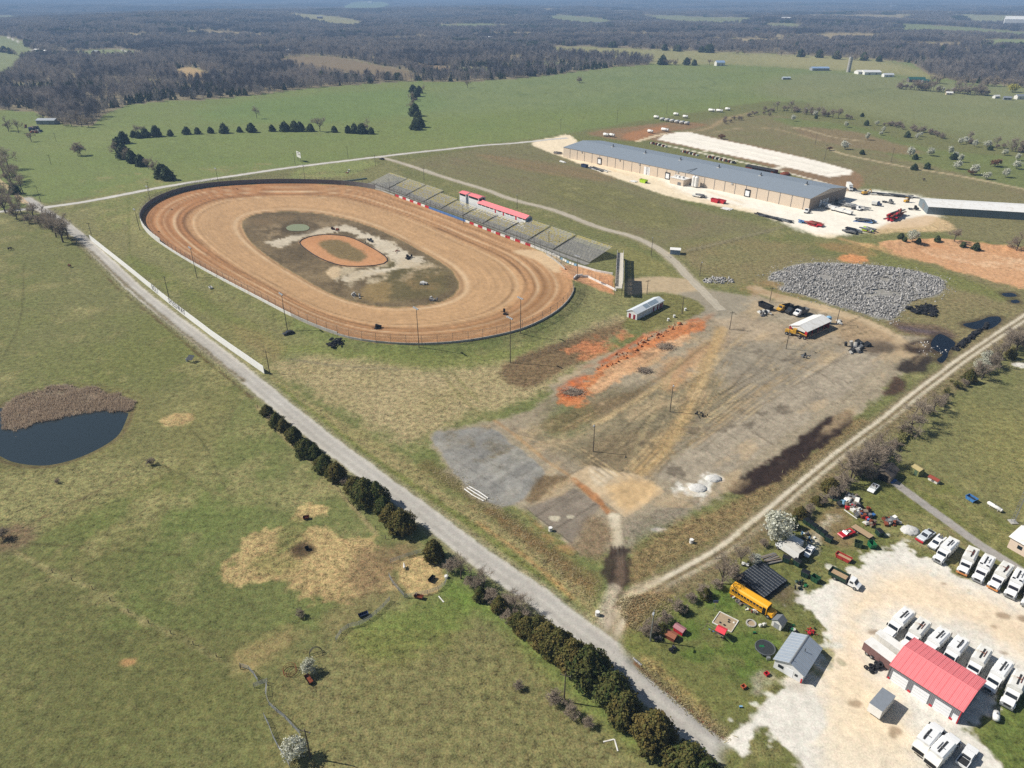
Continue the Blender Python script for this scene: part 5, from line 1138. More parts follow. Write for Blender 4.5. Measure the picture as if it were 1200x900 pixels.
for i, (a, b) in enumerate(zip(q[:-1], q[1:])): MB().prism([(-.4, 0), (.4, 0), (.2, .5), (.15, 1), (-.15, 1), (-.2, .5)], -.7, .7, 'y').build('barrier_block', WHITE if i % 3 else LTBLUE, gb).matrix_basis = Matrix.Translation((*(a + b) / 2, hz(*a))) @ Matrix.Rotation(math.atan2(b[1] - a[1], b[0] - a[0]) - 1.57, 4, 'Z')
gw2 = thing('entrance_wall', 'low white rail wall from the barriers to the footbridge', 'wall')
q = along([(677, 312), (700, 319), (718, 322)], 3.0)
for a, b in zip(q[:-1], q[1:]):
    d = b - a; L_ = np.hypot(*d); MB().box(-L_ / 2 + .02, L_ / 2 - .02, -.2, .2, -.2, .9, math.atan2(d[1], d[0]), (*(a + b) / 2, hz(*a))).build('block', WHITE, gw2)
# long white wall beside the gravel road, with its lettering
wl = thing('roadside_wall', 'long white board wall with black lettering beside the gravel road', 'wall')
q = along([(106, 281), (160, 325), (200, 357.5), (250, 396), (310, 438)], 4.9); nq = len(q)
WB = mat('white_boards', A(244, 243, 238), .6, var=.05, scale=.5)
for i, (a, b) in enumerate(zip(q[:-1], q[1:])):
    d = b - a; L_ = np.hypot(*d); rz_ = math.atan2(d[1], d[0]); z_ = hz(*a)
    MB().box(-L_ / 2 + .015, L_ / 2 - .015, -.07, .07, .1, 3.1, rz_, (*(a + b) / 2, z_)).build('board', WB, wl)
    pn_ = a + np.array([-d[1], d[0]]) / L_ * .2; MB().cyl((*pn_, z_ - .2), (*pn_, z_ + 3.0), .07, .07, 5).build('post', POLEW, wl)
def lettering(txt, px, py, size, parent, rz_, z, m):
    cu = bpy.data.curves.new('lettering', 'FONT'); cu.body = txt; cu.size = size; cu.extrude = .01; cu.space_character = 1.15; cu.offset = .03
    tmp = bpy.data.objects.new('lettering', cu); COL.objects.link(tmp); dg = bpy.context.evaluated_depsgraph_get()
    me = bpy.data.meshes.new_from_object(tmp.evaluated_get(dg)); bpy.data.objects.remove(tmp)
    me.materials.clear(); me.materials.append(m); o = bpy.data.objects.new('lettering', me); COL.objects.link(o); o.parent = parent
    w_ = flat(px, py); o.matrix_basis = Matrix.Translation((w_[0], w_[1], z)) @ Matrix.Rotation(rz_, 4, 'Z') @ Matrix.Rotation(math.radians(90), 4, 'X') @ Matrix.Translation((0, 0, .09)); return o
INK = mat('black_lettering', A(44, 44, 50), .7)
for txt, p_, e_ in (('BOLIVAR', (179, 340.5), (196, 354)), ('SPEEDWAY', (198.5, 356.3), (220, 373))):
    a_, b_ = np.array(flat(*p_)), np.array(flat(*e_)); L_ = np.hypot(*(b_ - a_)); rz_ = math.atan2(b_[1] - a_[1], b_[0] - a_[0])
    lettering(txt, p_[0], p_[1], L_ / (len(txt) * .76), wl, rz_, .75 + hz(*a_), INK)
# lamp and utility poles
def pole(px, py, h, label, kind='flood', lean=0.0, arms=None, group='light and utility poles'):
    t = thing('light_pole' if kind != 'utility' else 'utility_pole', label, 'pole', at(px, py), arms if arms is not None else random.uniform(-.4, .4), group)
    MB().cyl((0, 0, -.3), (lean, 0, h), .17, .1, 8).build('pole', POLEW if kind != 'steel' else STEEL, t)
    if kind == 'flood':
        MB().box(-1.5, 1.5, -.07, .07, h - .25, h - .1).build('crossarm', GREYM, t)
        for x in (-1.3, -.45, .45, 1.3): MB().prism([(-.28, -.2), (.28, -.2), (.2, .25), (-.2, .25)], x - .3, x + .3, 'x').build('floodlight', LAMP, t).location = (0, -.25, h + .1)
    elif kind == 'utility':
        MB().box(-1.1, 1.1, -.06, .06, h - .7, h - .55).build('crossarm', POLEW, t)
        for x in (-1.0, 0, 1.0): MB().cyl((x, 0, h - .55), (x, 0, h - .3), .07, .05, 6).build('insulator', GREYM, t)
    else:
        MB().tube([(0, 0, h - .3), (0, -.9, h + .1)], .05, 6).build('arm', STEEL, t)
        MB().prism([(-.22, -.1), (.22, -.1), (.15, .12), (-.15, .12)], -.4, .4, 'y').build('lamp_head', LAMP, t).location = (0, -1.2, h + .1)
    return t
for a_ in [(164, 270, 12, 'floodlight pole at the far bend, nearest the dirt driveway'), (178, 243, 13, 'floodlight pole at the start of the far bend'), (231, 326, 15, 'floodlight pole on the near straight, left of the long lettering'), (337, 388, 16, 'floodlight pole on the near straight above the tyre heap'), (491, 407, 16, 'floodlight pole at the middle of the near bend'), (598, 425, 18, 'tall floodlight pole on the grass below the near bend'), (610, 391, 15, 'floodlight pole at the clay edge of the near bend'), (676, 329, 12, 'floodlight pole at the track entrance corner'), (457, 227, 10, 'floodlight pole in front of the first bleacher section'), (543, 262, 11, 'floodlight pole in front of the fifth bleacher section'), (606, 245, 9, 'floodlight pole behind the long red-roofed press building'), (643, 287, 8, 'floodlight pole in front of the ninth bleacher section'), (257, 220, 13, 'floodlight pole behind the far bend beside the county road'), (358, 215, 12, 'floodlight pole above the far straight near the billboard'), (763, 300, 10, 'pole with grey boxes beside the access road'), (820, 323, 7, 'double lamp pole beside the small rubble heap'), (785, 482.5, 10.2, 'lamp pole in the middle of the lot'), (695, 529, 9.6, 'lamp pole above the tan concrete slab'), (921, 409, 10, 'lamp pole in front of the yellow grader'), (980, 380, 8, 'lamp pole beside the blue tank')]:
    pole(a_[0], a_[1], a_[2], a_[3], 'flood' if a_[2] > 10.5 else 'lamp', arms=grz if a_[2] > 10.5 else None)
for a_ in [(107, 275, 7, 'bare pole at the far end of the white wall'), (198, 348, 10, 'bare pole behind the lettering of the white wall'), (346, 193, 9, 'slim pole left of the roadside billboard'), (408, 186, 10, 'slim pole beyond the county road, between billboard and car'), (440, 195, 9, 'slim pole at the access road turn-off'), (497, 211, 9, 'slim pole behind the bleachers by the pale gravel patch'), (175, 225, 7, 'slim pole beside the county road near the hedgerow'), (205, 212, 8, 'slim pole at the end of the cedar hedgerow'), (48, 237, 10, 'utility pole at the road junction among bare trees'), (60, 193, 8, 'utility pole in the meadow beyond the junction'), (66, 166, 8, 'thin pole in the meadow below the grey barn'), (855, 386, 8, 'thin pole at the top of the lot'), (799, 368, 8, 'thin pole right of the white restroom block'), (758, 345, 7, 'thin pole at the end of the entrance gate'), (902, 354, 7, 'thin pole behind the black dump trailer'), (364, 888, 8, 'thin pole beside the blossoming tree at the bottom edge'), (661, 822, 8, 'bare pole on the pasture beside the cedars'), (316, 437, 9, 'pole at the near end of the white wall'), (657, 153, 11, 'utility pole beyond the factory end'), (723, 143, 12, 'utility pole at the edge of the spoil ground'), (781, 134, 12, 'utility pole behind the white tank row'), (843, 127, 12, 'utility pole beside the far white tanks'), (966, 187, 12, 'pole on the long white pad'), (1044, 190, 11, 'pole beside the farm track on the hillside'), (955, 170, 10, 'thin pole left of the hillside track')]:
    pole(a_[0], a_[1], a_[2], a_[3], 'utility')
pole(762, 751, 9.0, 'steel lamp pole beside the little red sheds', 'steel')

# vehicles (local x = forward, origin on the ground in the middle)
def wheel(t, x, y, r=.5, w=.3):
    s = 1 if y > 0 else -1
    ty = MB().cyl((0, -w / 2, 0), (0, w / 2, 0), r, r, 14).build('wheel', RUBBER, t); ty.location = (x, y - s * w / 2, r)
    MB().cyl((0, s * (w / 2 - .02), 0), (0, s * (w / 2 + .025), 0), r * .55, r * .5, 10).build('rim', STEEL, ty)
BODYG = mat('grimy_white', A(228, 226, 218), .45, var=.08, scale=1.0, dirt=A(186, 172, 148)); ORANGE = mat('orange_trim', A(210, 140, 80), .6, var=.2)
def refuse_truck(label, style, group=None):
    """conventional-cab refuse truck"""
    t = thing('refuse_truck', label, 'truck', group=group)
    MB().box(-4.3, 4.2, -.5, .5, .55, .85).build('chassis', DARKM, t)
    prof = [(-1.2, .95), (1.2, .95), (1.27, 1.3), (1.27, 2.95), (.95, 3.3), (-.95, 3.3), (-1.27, 2.95), (-1.27, 1.3)]
    bd = MB().prism(prof, -3.1, 1.35, 'x').build('body', WHITE2 if style % 2 else BODYG, t)
    MB().box(-2.6, .6, -.16 + .25 * (style % 3 - 1), .16 + .25 * (style % 3 - 1), 3.3, 3.38).build('packer_slot', DARKM, bd)
    m = MB(); m.box(-2.2, -.2, .38, .48, 3.34, 3.46); m.box(-1.3, -1.2, -.5, .5, 3.34, 3.44); m.build('packer_arm', GREYM if style % 2 else RUST, bd)
    for x in (-2.0, -.9, .2):
        for y in (-1.3, 1.3): MB().box(x - .06, x + .06, y - .05, y + .05, 1.0, 2.9).build('rib', BODYG, bd)
    if style == 3:
        for y in (-.75, .6): MB().box(.7, 1.2, y - .3, y + .3, 3.28, 3.36).build('hatch', BLACK, bd)
    MB().prism([(-4.4, .9), (-3.1, .8), (-3.1, 3.3), (-3.6, 3.35), (-4.5, 2.2)], -1.2, 1.2, 'y').build('hopper', BODYG, t)
    MB().prism([(-4.47, 1.15), (-4.47, 2.1), (-4.53, 2.1), (-4.48, 1.15)], -1.0, 1.0, 'y').build('hopper_opening', BLACK, t)
    cb = MB().prism([(1.5, .8), (3.0, .8), (3.0, 1.75), (2.75, 2.55), (1.7, 2.62), (1.5, 2.5)], -1.1, 1.1, 'y').build('cab', WHITE2, t)
    MB().add([(3.03, -.98, 1.78), (3.03, .98, 1.78), (2.80, .92, 2.46), (2.80, -.92, 2.46)], [(0, 1, 2, 3)]).build('windscreen', GLASS, cb)
    for y in (-1.115, 1.115): MB().add([(1.8, y, 1.7), (2.8, y, 1.7), (2.66, y, 2.4), (1.8, y, 2.4)], [(0, 1, 2, 3)]).build('side_window', GLASS, cb)
    hd = MB().prism([(3.0, .75), (4.5, .75), (4.55, 1.35), (4.35, 1.55), (3.0, 1.75)], -.95, .95, 'y').build('hood', WHITE2, t)
    MB().prism([(4.55, .8), (4.6, .8), (4.62, 1.3), (4.57, 1.3)], -.6, .6, 'y').build('grille', DARKM, hd)
    MB().box(4.45, 4.75, -1.15, 1.15, .45, .78).build('bumper', ORANGE if style == 2 else STEEL, t)
    for y in (-1.25, 1.25): MB().box(2.75, 2.95, y - .1, y + .1, 1.7, 2.3).build('mirror', BLACK, t)
    for y in (-.8, .8): MB().box(4.3, 4.56, y - .18, y + .18, .95, 1.2).build('headlight', LAMP, t)
    for y in (-1.05, 1.05): MB().prism([(3.1, .9), (4.4, .9), (4.2, 1.25), (3.3, 1.25)], y - .18, y + .18, 'y').build('fender', WHITE2, t)
    for x in (3.75, -1.6, -2.75):
        for y in (-1.2, 1.2): wheel(t, x, y, .52, .34)
    return t
def pickup(name, label, paint, bedm=None, service=False, group=None):
    t = thing(name, label, 'pickup', group=group)
    bd = MB().prism([(-2.7, .5), (2.7, .45), (2.75, .85), (2.6, 1.05), (1.2, 1.15), (-2.75, 1.1)], -.95, .95, 'y').build('body', paint, t)
    cb = MB().prism([(1.25, 1.1), (.65, 1.78), (-.75, 1.82), (-.95, 1.1)], -.85, .85, 'y').build('cab', paint, t)
    MB().add([(1.27, -.74, 1.16), (1.27, .74, 1.16), (.72, .7, 1.74), (.72, -.7, 1.74)], [(0, 1, 2, 3)]).build('windscreen', GLASS, cb)
    MB().add([(-.98, -.72, 1.2), (-.98, .72, 1.2), (-.80, .7, 1.74), (-.80, -.7, 1.74)], [(0, 3, 2, 1)]).build('rear_window', GLASS, cb)
    for y in (-.865, .865): MB().add([(.95, y, 1.2), (-.75, y, 1.2), (-.65, y, 1.7), (.6, y, 1.68)], [(0, 1, 2, 3)]).build('side_window', GLASS, cb)
    if service:
        for y in (-.98, .62): MB().box(-2.8, -1.05, y, y + .36, 1.1, 1.6).build('tool_box', paint, t)
        MB().cyl((-2.0, 0, 1.1), (-2.0, 0, 1.7), .35, .3, 8).build('tank', GREYM, t); MB().tube([(-2.6, 0, 1.1), (-2.3, 0, 2.1), (-1.2, .1, 2.1)], .06, 6).build('crane_arm', GREYM, t)
    else: MB().box(-2.65, -1.0, -.8, .8, 1.09, 1.13).build('bed', bedm or DARKM, t)
    for x in (1.75, -1.75):
        for y in (-1.0, 1.0): wheel(t, x, y, .4, .25)
    for y in (-.7, .7): MB().box(2.66, 2.78, y - .2, y + .2, .72, .92).build('headlight', LAMP, t)
    MB().box(2.7, 2.85, -.95, .95, .4, .62).build('bumper', STEEL, t)
    return t
def put(t, front, rear, zf=.5, zr=.5, mid=0.0):
    """stand a vehicle with its nose over photograph point 'front' and its tail over 'rear' at the given heights"""
    f_, r_ = np.array(flat(*front, zf)), np.array(flat(*rear, zr)); d = f_ - r_; rz_ = math.atan2(d[1], d[0]); c = (f_ + r_) / 2
    return move(t, (c[0], c[1], hz(*c)), rz_)
TRUCKS = [refuse_truck('white refuse truck parked third along the driveway, beside the white service truck', 1, 'white refuse trucks')]
put(TRUCKS[0], (1101, 655), (1118, 632), .6, 3.2)
protos = {1: TRUCKS[0]}
def more_truck(style, front, rear, label, zf=.6, zr=3.2):
    if style not in protos: t = refuse_truck(label, style, 'white refuse trucks'); protos[style] = t
    else: t = dup(protos[style], (0, 0, 0), 0, label, 'white refuse trucks')
    put(t, front, rear, zf, zr); t.rotation_euler.z += rt0.uniform(-.05, .05); t.scale = (rt0.uniform(.95, 1.05), 1, rt0.uniform(.95, 1.04)); return t
rt0 = random.Random(3)
more_truck(2, (1129, 669), (1141, 642), 'refuse truck with orange bumper, second in the driveway row'); more_truck(3, (1146, 678), (1161, 651), 'refuse truck with two black roof hatches in the driveway row')
more_truck(2, (1166, 687), (1181, 660), 'refuse truck with orange bumper, second from the picture edge in the driveway row'); more_truck(3, (1185, 696), (1198, 668), 'refuse truck with roof hatches at the end of the driveway row by the picture edge')
more_truck(1, (1204, 706), (1216, 680), 'refuse truck cut off by the picture edge in the driveway row')
more_truck(1, (1044, 743), (1064, 716), 'refuse truck at the corner of the white trailers behind the red-roofed shop'); more_truck(4, (1064, 757), (1083, 729), 'refuse truck with rusty packer, second behind the red-roofed shop')
more_truck(1, (1087, 766), (1105, 740), 'refuse truck third behind the red-roofed shop, nose hidden by the roof'); more_truck(5, (1110, 777), (1127, 750), 'refuse truck fourth behind the red-roofed shop, blue-grey packer slot')
more_truck(4, (1138, 790), (1154, 762), 'refuse truck fifth behind the red-roofed shop, cluttered roof'); more_truck(1, (1160, 805), (1180, 776), 'refuse truck just beyond the shop corner, in full view'); more_truck(4, (1180, 824), (1198, 790), 'refuse truck at the picture edge with rusty arm, beside the shaded grass')
more_truck(5, (1101, 853), (1073, 883), 'refuse truck backed out from the shop door, hopper towards the road', .8, .9); more_truck(1, (1117, 866), (1090, 898), 'refuse truck nearest the white pickup in front of the shop', .8, .9)
put(pickup('pickup_truck', 'white pickup at the bottom edge beside two refuse trucks', WHITE2), (1141, 876), (1124, 900))
put(pickup('pickup_truck', 'pale flatbed pickup at the head of the driveway row, beside the gravel heap', mat('pale_silver', A(206, 212, 216), .4), DARKM), (1076, 634), (1094, 622))
MB().box(2.9, 3.2, -1.0, 1.0, .3, .7).build('plough_blade', RED, COL.objects.get('pickup_truck.001'))
put(pickup('service_truck', 'white service truck with crane arm, second in the driveway row', WHITE2, None, True), (1090, 643), (1105, 630))
# ---- the red-roofed shop
e0, e1 = np.array(flat(1042, 779, 3.9)), np.array(flat(1129, 835, 3.9)); e2 = np.array(flat(1069.5, 745.5, 3.9)); ex = (e1 - e0) / np.hypot(*(e1 - e0)); ey = np.array([-ex[1], ex[0]])
SL, SW = float(np.hypot(*(e1 - e0))) - .6, float(np.dot(e2 - e0, ey)) - .6; c_ = (e0 + e1) / 2 + ey * (SW + .6) / 2; srz = math.atan2(ex[1], ex[0])
LGREY = ribbed('light_grey_sheet', A(126, 126, 130), .6, .28, 0, depth=.03); DOORW = mat('white_door', A(242, 243, 244), .5, var=.03)
shop = gable('repair_shop', 'grey metal truck shop with bright red roof and white roller doors', 'building', (c_[0], c_[1], 0), srz, SL, SW, 3.9, 5.2, LGREY, REDR, .3)
for c in (-SL * .335, -SL * .03, SL * .275):
    d_ = opening(shop, 'roller_door', DOORW, '-y', c, 0, 2.95, 2.75, SL, SW, .05)
    for z in (.7, 1.4, 2.1): MB().box(c - 1.47, c + 1.47, -SW / 2 - .062, -SW / 2 - .052, z - .012, z + .012).build('door_seam', GREYM, d_)
opening(shop, 'side_door', DOORW, '-y', SL * .455, 0, .95, 2.05, SL, SW)
for c in (-SL * .485, -SL * .175, SL * .135, SL * .415): opening(shop, 'red_base_panel', RED, '-y', c, 0, .55, .7, SL, SW, .06)
for sx in (-1, 1): MB().box(sx * (SL / 2) - .08, sx * (SL / 2) + .08, -SW / 2 - .09, -SW / 2 + .08, 0, 3.75).build('corner_trim', RED if sx > 0 else GREYM, shop)
opening(shop, 'end_base_strip', RED, '-x', 0, 0, SW - .2, .7, SL, SW, .05)
def roof_seams(t, L_, Wd, he, hr, step, m, ov=.3):
    k = (hr - he) / (Wd / 2); y = Wd / 2 + ov
    for x in np.arange(-L_ / 2 - ov + .1, L_ / 2 + ov, step):
        for s_ in (-1, 1): MB().add([(x - .04, s_ * y, he - k * ov + .1), (x + .04, s_ * y, he - k * ov + .1), (x + .04, 0, hr + .1), (x - .04, 0, hr + .1), (x, s_ * y, he - k * ov + .15), (x, 0, hr + .15)], [(0, 4, 5, 3), (1, 2, 5, 4)]).build('roof_seam', m, t)
    MB().prism([(-.2, hr + .08), (.2, hr + .08), (0, hr + .2)], -L_ / 2 - ov, L_ / 2 + ov, 'x').build('ridge_cap', m, t)
REDS = mat('red_trim', A(240, 126, 129), .55); roof_seams(shop, SL, SW, 3.9, 5.2, .9, REDS)
# ---- grey garage
g0, g1 = np.array(flat(906, 782)), np.array(flat(939, 801)); gx = (g1 - g0) / np.hypot(*(g1 - g0)); gy_ = np.array([-gx[1], gx[0]]); GW = float(np.hypot(*(g1 - g0))); b_ = np.array(flat(954, 749, 3.9)) ; f_ = np.array(flat(925, 777, 3.9)); GL = float(np.hypot(*(b_ - f_))) - .6
c_ = (g0 + g1) / 2 + gy_ * GL / 2; BLUESH = ribbed('pale_blue_grey_roof', A(166, 176, 186), .4, .4, 0, .2, .02); 
gar = gable('garage', 'white garage with pale blue-grey metal roof beside the trampoline', 'building', (c_[0], c_[1], 0), math.atan2(gy_[1], gy_[0]), GL, GW, 2.5, 3.8, WSIDE, BLUESH, .35)
opening(gar, 'garage_door', DOORW, '-x', -.2, 0, 1.6, 2.0, GL, GW); opening(gar, 'window', GLASS, '-x', 1.55, .9, 1.1, .8, GL, GW); opening(gar, 'small_window', GLASS, '-x', -1.6, 1.0, .6, .6, GL, GW); opening(gar, 'red_corner', RED, '-x', -GW / 2 + .15, 0, .28, 1.2, GL, GW, .06)
roof_seams(gar, GL, GW, 2.5, 3.8, .9, STEEL, .35)
MB().cyl((.5, -1.0, 3.0), (.5, -1.0, 4.3), .07, .07, 6).build('flue', DARKM, gar); MB().cyl((-GL / 2 + .7, -.2, 3.5), (-GL / 2 + .7, -.2, 4.2), .06, .06, 6).build('flue', DARKM, gar)
# ---- trailers
def box_trailer(name, label, L_, Wd, H_, wallm, roofm, front, rear, zf, zr, frontm=None):
    t = thing(name, label, 'trailer'); MB().box(-L_ / 2, L_ / 2, -Wd / 2, Wd / 2, .7, H_).build('body', wallm, t); MB().box(-L_ / 2 - .03, L_ / 2 + .03, -Wd / 2 - .03, Wd / 2 + .03, H_, H_ + .06).build('roof', roofm, t)
    if frontm: MB().box(-L_ / 2 - .05, -L_ / 2 - .005, -Wd / 2 + .05, Wd / 2 - .05, .75, H_ - .05).build('end_door', frontm, t)
    for y in (-Wd / 2 + .05, Wd / 2 - .05):
        for x in (-L_ / 2 + 1.2, -L_ / 2 + 2.2): wheel(t, x, y, .45, .26)
    MB().box(L_ / 2, L_ / 2 + .9, -.08, .08, .6, .75).build('drawbar', DARKM, t)
    for x in (-L_ * .3, 0, L_ * .3): MB().box(x - .03, x + .03, -Wd / 2 - .02, Wd / 2 + .02, .72, H_ - .02).build('rib', wallm, t)
    return put(t, front, rear, zf, zr)
GROOF = mat('grey_roof_sheet', A(146, 152, 158), .5, .2, .08); MAROON = mat('maroon_side', A(122, 92, 88), .7, var=.1)
box_trailer('box_trailer', 'grey-roofed white box trailer in front of the shop doors', 5.2, 2.5, 2.9, BODYG, GROOF, (1044, 808.5), (1024, 832), 2.9, 2.9, WHITE)
box_trailer('storage_trailer', 'white-roofed maroon storage trailer beside the tyre heap', 7.6, 2.5, 2.8, MAROON, WHITE, (1049, 775), (1024, 756), 2.8, 2.8)
box_trailer('storage_trailer', 'white-roofed trailer against the corner refuse truck', 7.0, 1.9, 2.4, BODYG, WHITE, (1058, 762), (1036, 746), 2.4, 2.4)
# ---- tyres
def tyre(parent=None, name='tyre'): return MB().torus((0, 0, 0), .38, .15, 'z', 14, 7).build(name, RUBBER, parent, True)
TY0 = tyre(); rt = random.Random(4); n_ = 0
def tyre_spot(x, y, z, tilt, label, group):
    global n_
    o = TY0 if n_ == 0 else TY0.copy()
    if n_: COL.objects.link(o)
    n_ += 1; o.location = (x, y, z); o.rotation_euler = (tilt, rt.uniform(-.3, .3) if tilt else 0, rt.uniform(0, 6.28)); o.scale = (1, 1, 1); tag(o, label, 'tyre', group); return o
def tyre_heap(pts, n, layers, label, group, sc_=1.0):
    p = W(pts); lo, hi = p.min(0), p.max(0); k = 0; tries = 0
    while k < n and tries < n * 40:
        tries += 1; x, y = rt.uniform(lo[0], hi[0]), rt.uniform(lo[1], hi[1])
        if not inside(np.array([x]), np.array([y]), p)[0]: continue
        o = tyre_spot(x, y, hz(x, y) + .15 + rt.uniform(0, layers) * .3, rt.choice([0, 0, .3, .5, 1.3]), label, group); o.scale = (sc_,) * 3; k += 1
tyre_heap([(1014, 785), (1018, 772), (1026, 768), (1034, 776), (1033, 788), (1022, 790)], 34, 3, 'worn tyre in the heap between white trailers and shop', 'tyres heaped beside the shop')
tyre_heap([(384, 405), (388, 401), (400, 401), (402, 406), (394, 410), (386, 409)], 26, 3, 'tyre in the dark heap outside the near straight of the oval', 'tyres heaped below the oval', 1.5)
tyre_heap([(1062, 362), (1075, 358), (1096, 360), (1100, 366), (1094, 372), (1078, 370)], 110, 3, 'tyre in the wide dark heap beside the rubble field', 'tyres beside the rubble field', 1.6)
tyre_heap([(1114, 410), (1122, 406), (1138, 392), (1152, 382), (1157, 378), (1158, 382), (1145, 392), (1128, 406), (1119, 412)], 90, 2, 'tyre in the long row between the dark puddles and the farm lane', 'tyres along the farm lane', 1.6)
# ---- school bus
bus = thing('school_bus', 'yellow school bus parked beside the block of black carts', 'bus')
BBLK = mat('bus_black', A(30, 30, 32), .5)
MB().box(-5.2, 5.1, -.5, .5, .45, .8).build('chassis', DARKM, bus)
prof = [(-1.2, .7), (1.2, .7), (1.22, 2.3), (1.05, 2.75), (.7, 2.95), (-.7, 2.95), (-1.05, 2.75), (-1.22, 2.3)]
bb = MB().prism(prof, -5.3, 3.7, 'x').build('body', BUSY, bus)
for s_ in (-1, 1):
    for i in range(11): x = -4.85 + i * .76; MB().box(x, x + .62, s_ * 1.2 - .03, s_ * 1.2 + .03, 1.75, 2.3).build('window', GLASS, bb)
    for z in (1.25, 1.6): MB().box(-5.3, 3.6, s_ * 1.215 - .02, s_ * 1.215 + .02, z - .04, z + .04).build('rub_rail', BBLK, bb)
MB().prism([(3.7, .7), (5.1, .7), (5.2, 1.2), (4.9, 1.5), (3.7, 1.65)], -1.0, 1.0, 'y').build('hood', BUSY, bus)
MB().add([(3.72, -1.05, 1.68), (3.72, 1.05, 1.68), (3.72, 1.0, 2.6), (3.72, -1.0, 2.6)], [(0, 1, 2, 3)]).build('windscreen', GLASS, bus)
MB().box(5.1, 5.3, -1.1, 1.1, .45, .75).build('bumper', BBLK, bus)
MB().box(2.8, 3.5, -1.27, -1.2, .75, 2.5).build('folding_door', BBLK, bus)
for y in (-.75, .75): MB().cyl((5.15, y, 1.05), (5.24, y, 1.05), .14, .14, 10).build('headlight', LAMP, bus)
for x in (4.2, -2.8):
    for y in (-1.15, 1.15): wheel(bus, x, y, .5, .3)
put(bus, (909, 724), (857, 691), .6, .9)
# ---- block of black refuse carts
cart = thing('refuse_cart', 'black wheeled refuse cart in the tight block behind the school bus', 'refuse cart', group='carts in the block behind the bus')
MB().add([(-.24, -.26, 0), (.24, -.26, 0), (.24, .26, 0), (-.24, .26, 0), (-.29, -.34, .95), (.29, -.34, .95), (.29, .34, .95), (-.29, .34, .95)], [(0, 3, 2, 1), (0, 1, 5, 4), (1, 2, 6, 5), (2, 3, 7, 6), (3, 0, 4, 7)]).build('bin', BLACK, cart)
MB().prism([(-.36, .95), (.36, .95), (.34, 1.02), (.1, 1.07), (-.2, 1.05)], -.3, .3, 'x').build('lid', mat('cart_lid', A(52, 58, 66), .45, var=.15), cart)
MB().cyl((-.29, -.3, .12), (.29, -.3, .12), .12, .12, 10).build('axle_wheels', RUBBER, cart)
c0, c1_, c2_ = np.array(flat(890, 661)), np.array(flat(922, 685)), np.array(flat(863, 680)); u_, v_ = (c1_ - c0), (c2_ - c0); nu, nv = 12, 10; crz = math.atan2(u_[1], u_[0]); first = True
for i in range(nu):
    for j in range(nv):
        p = c0 + u_ * (i + .3) / nu + v_ * (j + .3) / nv + np.array([rt.uniform(-.03, .03), rt.uniform(-.03, .03)]); l_ = (p[0], p[1], hz(*p))
        if first: move(cart, l_, crz); first = False
        else: dup(cart, l_, crz + rt.uniform(-.06, .06))
# ---- dumpsters and bins
def dumpster(name, label, L_, Wd, H_, m, px, py, rz_, group=None, fill=None, lid=False, cat='dumpster'):
    t = thing(name, label, cat, at(px, py), rz_, group); x, y = L_ / 2, Wd / 2; k = .82
    b = MB(); b.add([(-x * k, -y, .1), (x * k, -y, .1), (x * k, y, .1), (-x * k, y, .1), (-x, -y, H_), (x, -y, H_), (x, y, H_), (-x, y, H_)], [(0, 3, 2, 1), (0, 1, 5, 4), (1, 2, 6, 5), (2, 3, 7, 6), (3, 0, 4, 7)]); b.build('shell', m, t)
    r = MB()
    for y_ in (-y, y): r.box(-x, x, y_ - .05, y_ + .05, H_ - .1, H_ + .02)
    for x_ in (-x, x): r.box(x_ - .05, x_ + .05, -y, y, H_ - .1, H_ + .03)
    r.build('rim', m, t)
    for x_ in (-.5, .0, .5):
        for s_ in (-1, 1): MB().box(x_ * L_ * .8 - .05, x_ * L_ * .8 + .05, s_ * y - .06, s_ * y + .06, .15, H_ - .1).build('rib', m, t)
    if fill: MB().box(-x * .9, x * .9, -y * .92, y * .92, .2, H_ * .55).build('load', fill, t)
    if lid: MB().prism([(-y, H_ + .03), (y, H_ + .03), (y * .7, H_ + .14), (-y * .9, H_ + .1)], -x, x, 'x').build('lid', BLACK, t)
    return t
WOODCHIP = mat('timber_load', A(176, 150, 118), .9, var=.25, scale=4)
ddir = bearing((945, 612), (967, 628))
for i, (a, b) in enumerate([(944.5, 613.5), (949, 616.5), (954, 620), (959.5, 624), (965, 628)]):
    dumpster('dumpster', ['first dark green dumpster of the row under the blossoming tree', 'second dark green dumpster of the row', 'third and middle dark green dumpster of the row', 'fourth dark green dumpster of the row', 'last dark green dumpster of the row, by the white gravel streak'][i], 1.5, 1.2, 1.3, DKGREEN, a, b, ddir + 1.57, 'dark green dumpsters in a row', None, True)
for a in [(970.5, 634, 'lone dark green dumpster below the row', DKGREEN, .3), (921, 658, 'dark green dumpster beside the white box truck, nearer the timber', DKGREEN, .5), (934, 662, 'dark green dumpster with open front behind the box truck', DKGREEN, .2), (943, 675, 'dark green dumpster with raised lid above the green mower parts', DKGREEN, .4), (955, 681, 'green dumpster at the edge of the white gravel', mat('mid_green', A(44, 84, 58), .5), .2), (1005, 640, 'tall green dumpster with brown front beside the flat trailer', mat('moss_green', A(58, 78, 52), .6), .6), (1021, 641, 'bright green dumpster on the gravel edge', GREEN, -.4), (1030, 627, 'dark dumpster with white flap at the end of the scrap line', DKGREEN, -.3)]:
    dumpster('dumpster', a[2], 1.8, 1.4, 1.4, a[3], a[0], a[1], ddir + a[4], None, None, a[3] is DKGREEN)
dumpster('skip', 'long red open skip lying between lawn and white gravel', 3.6, 1.5, 1.0, mat('faded_red', A(178, 62, 56), .6), 988, 655, bearing((979, 651), (997, 660)), None, WOODCHIP, cat='skip')
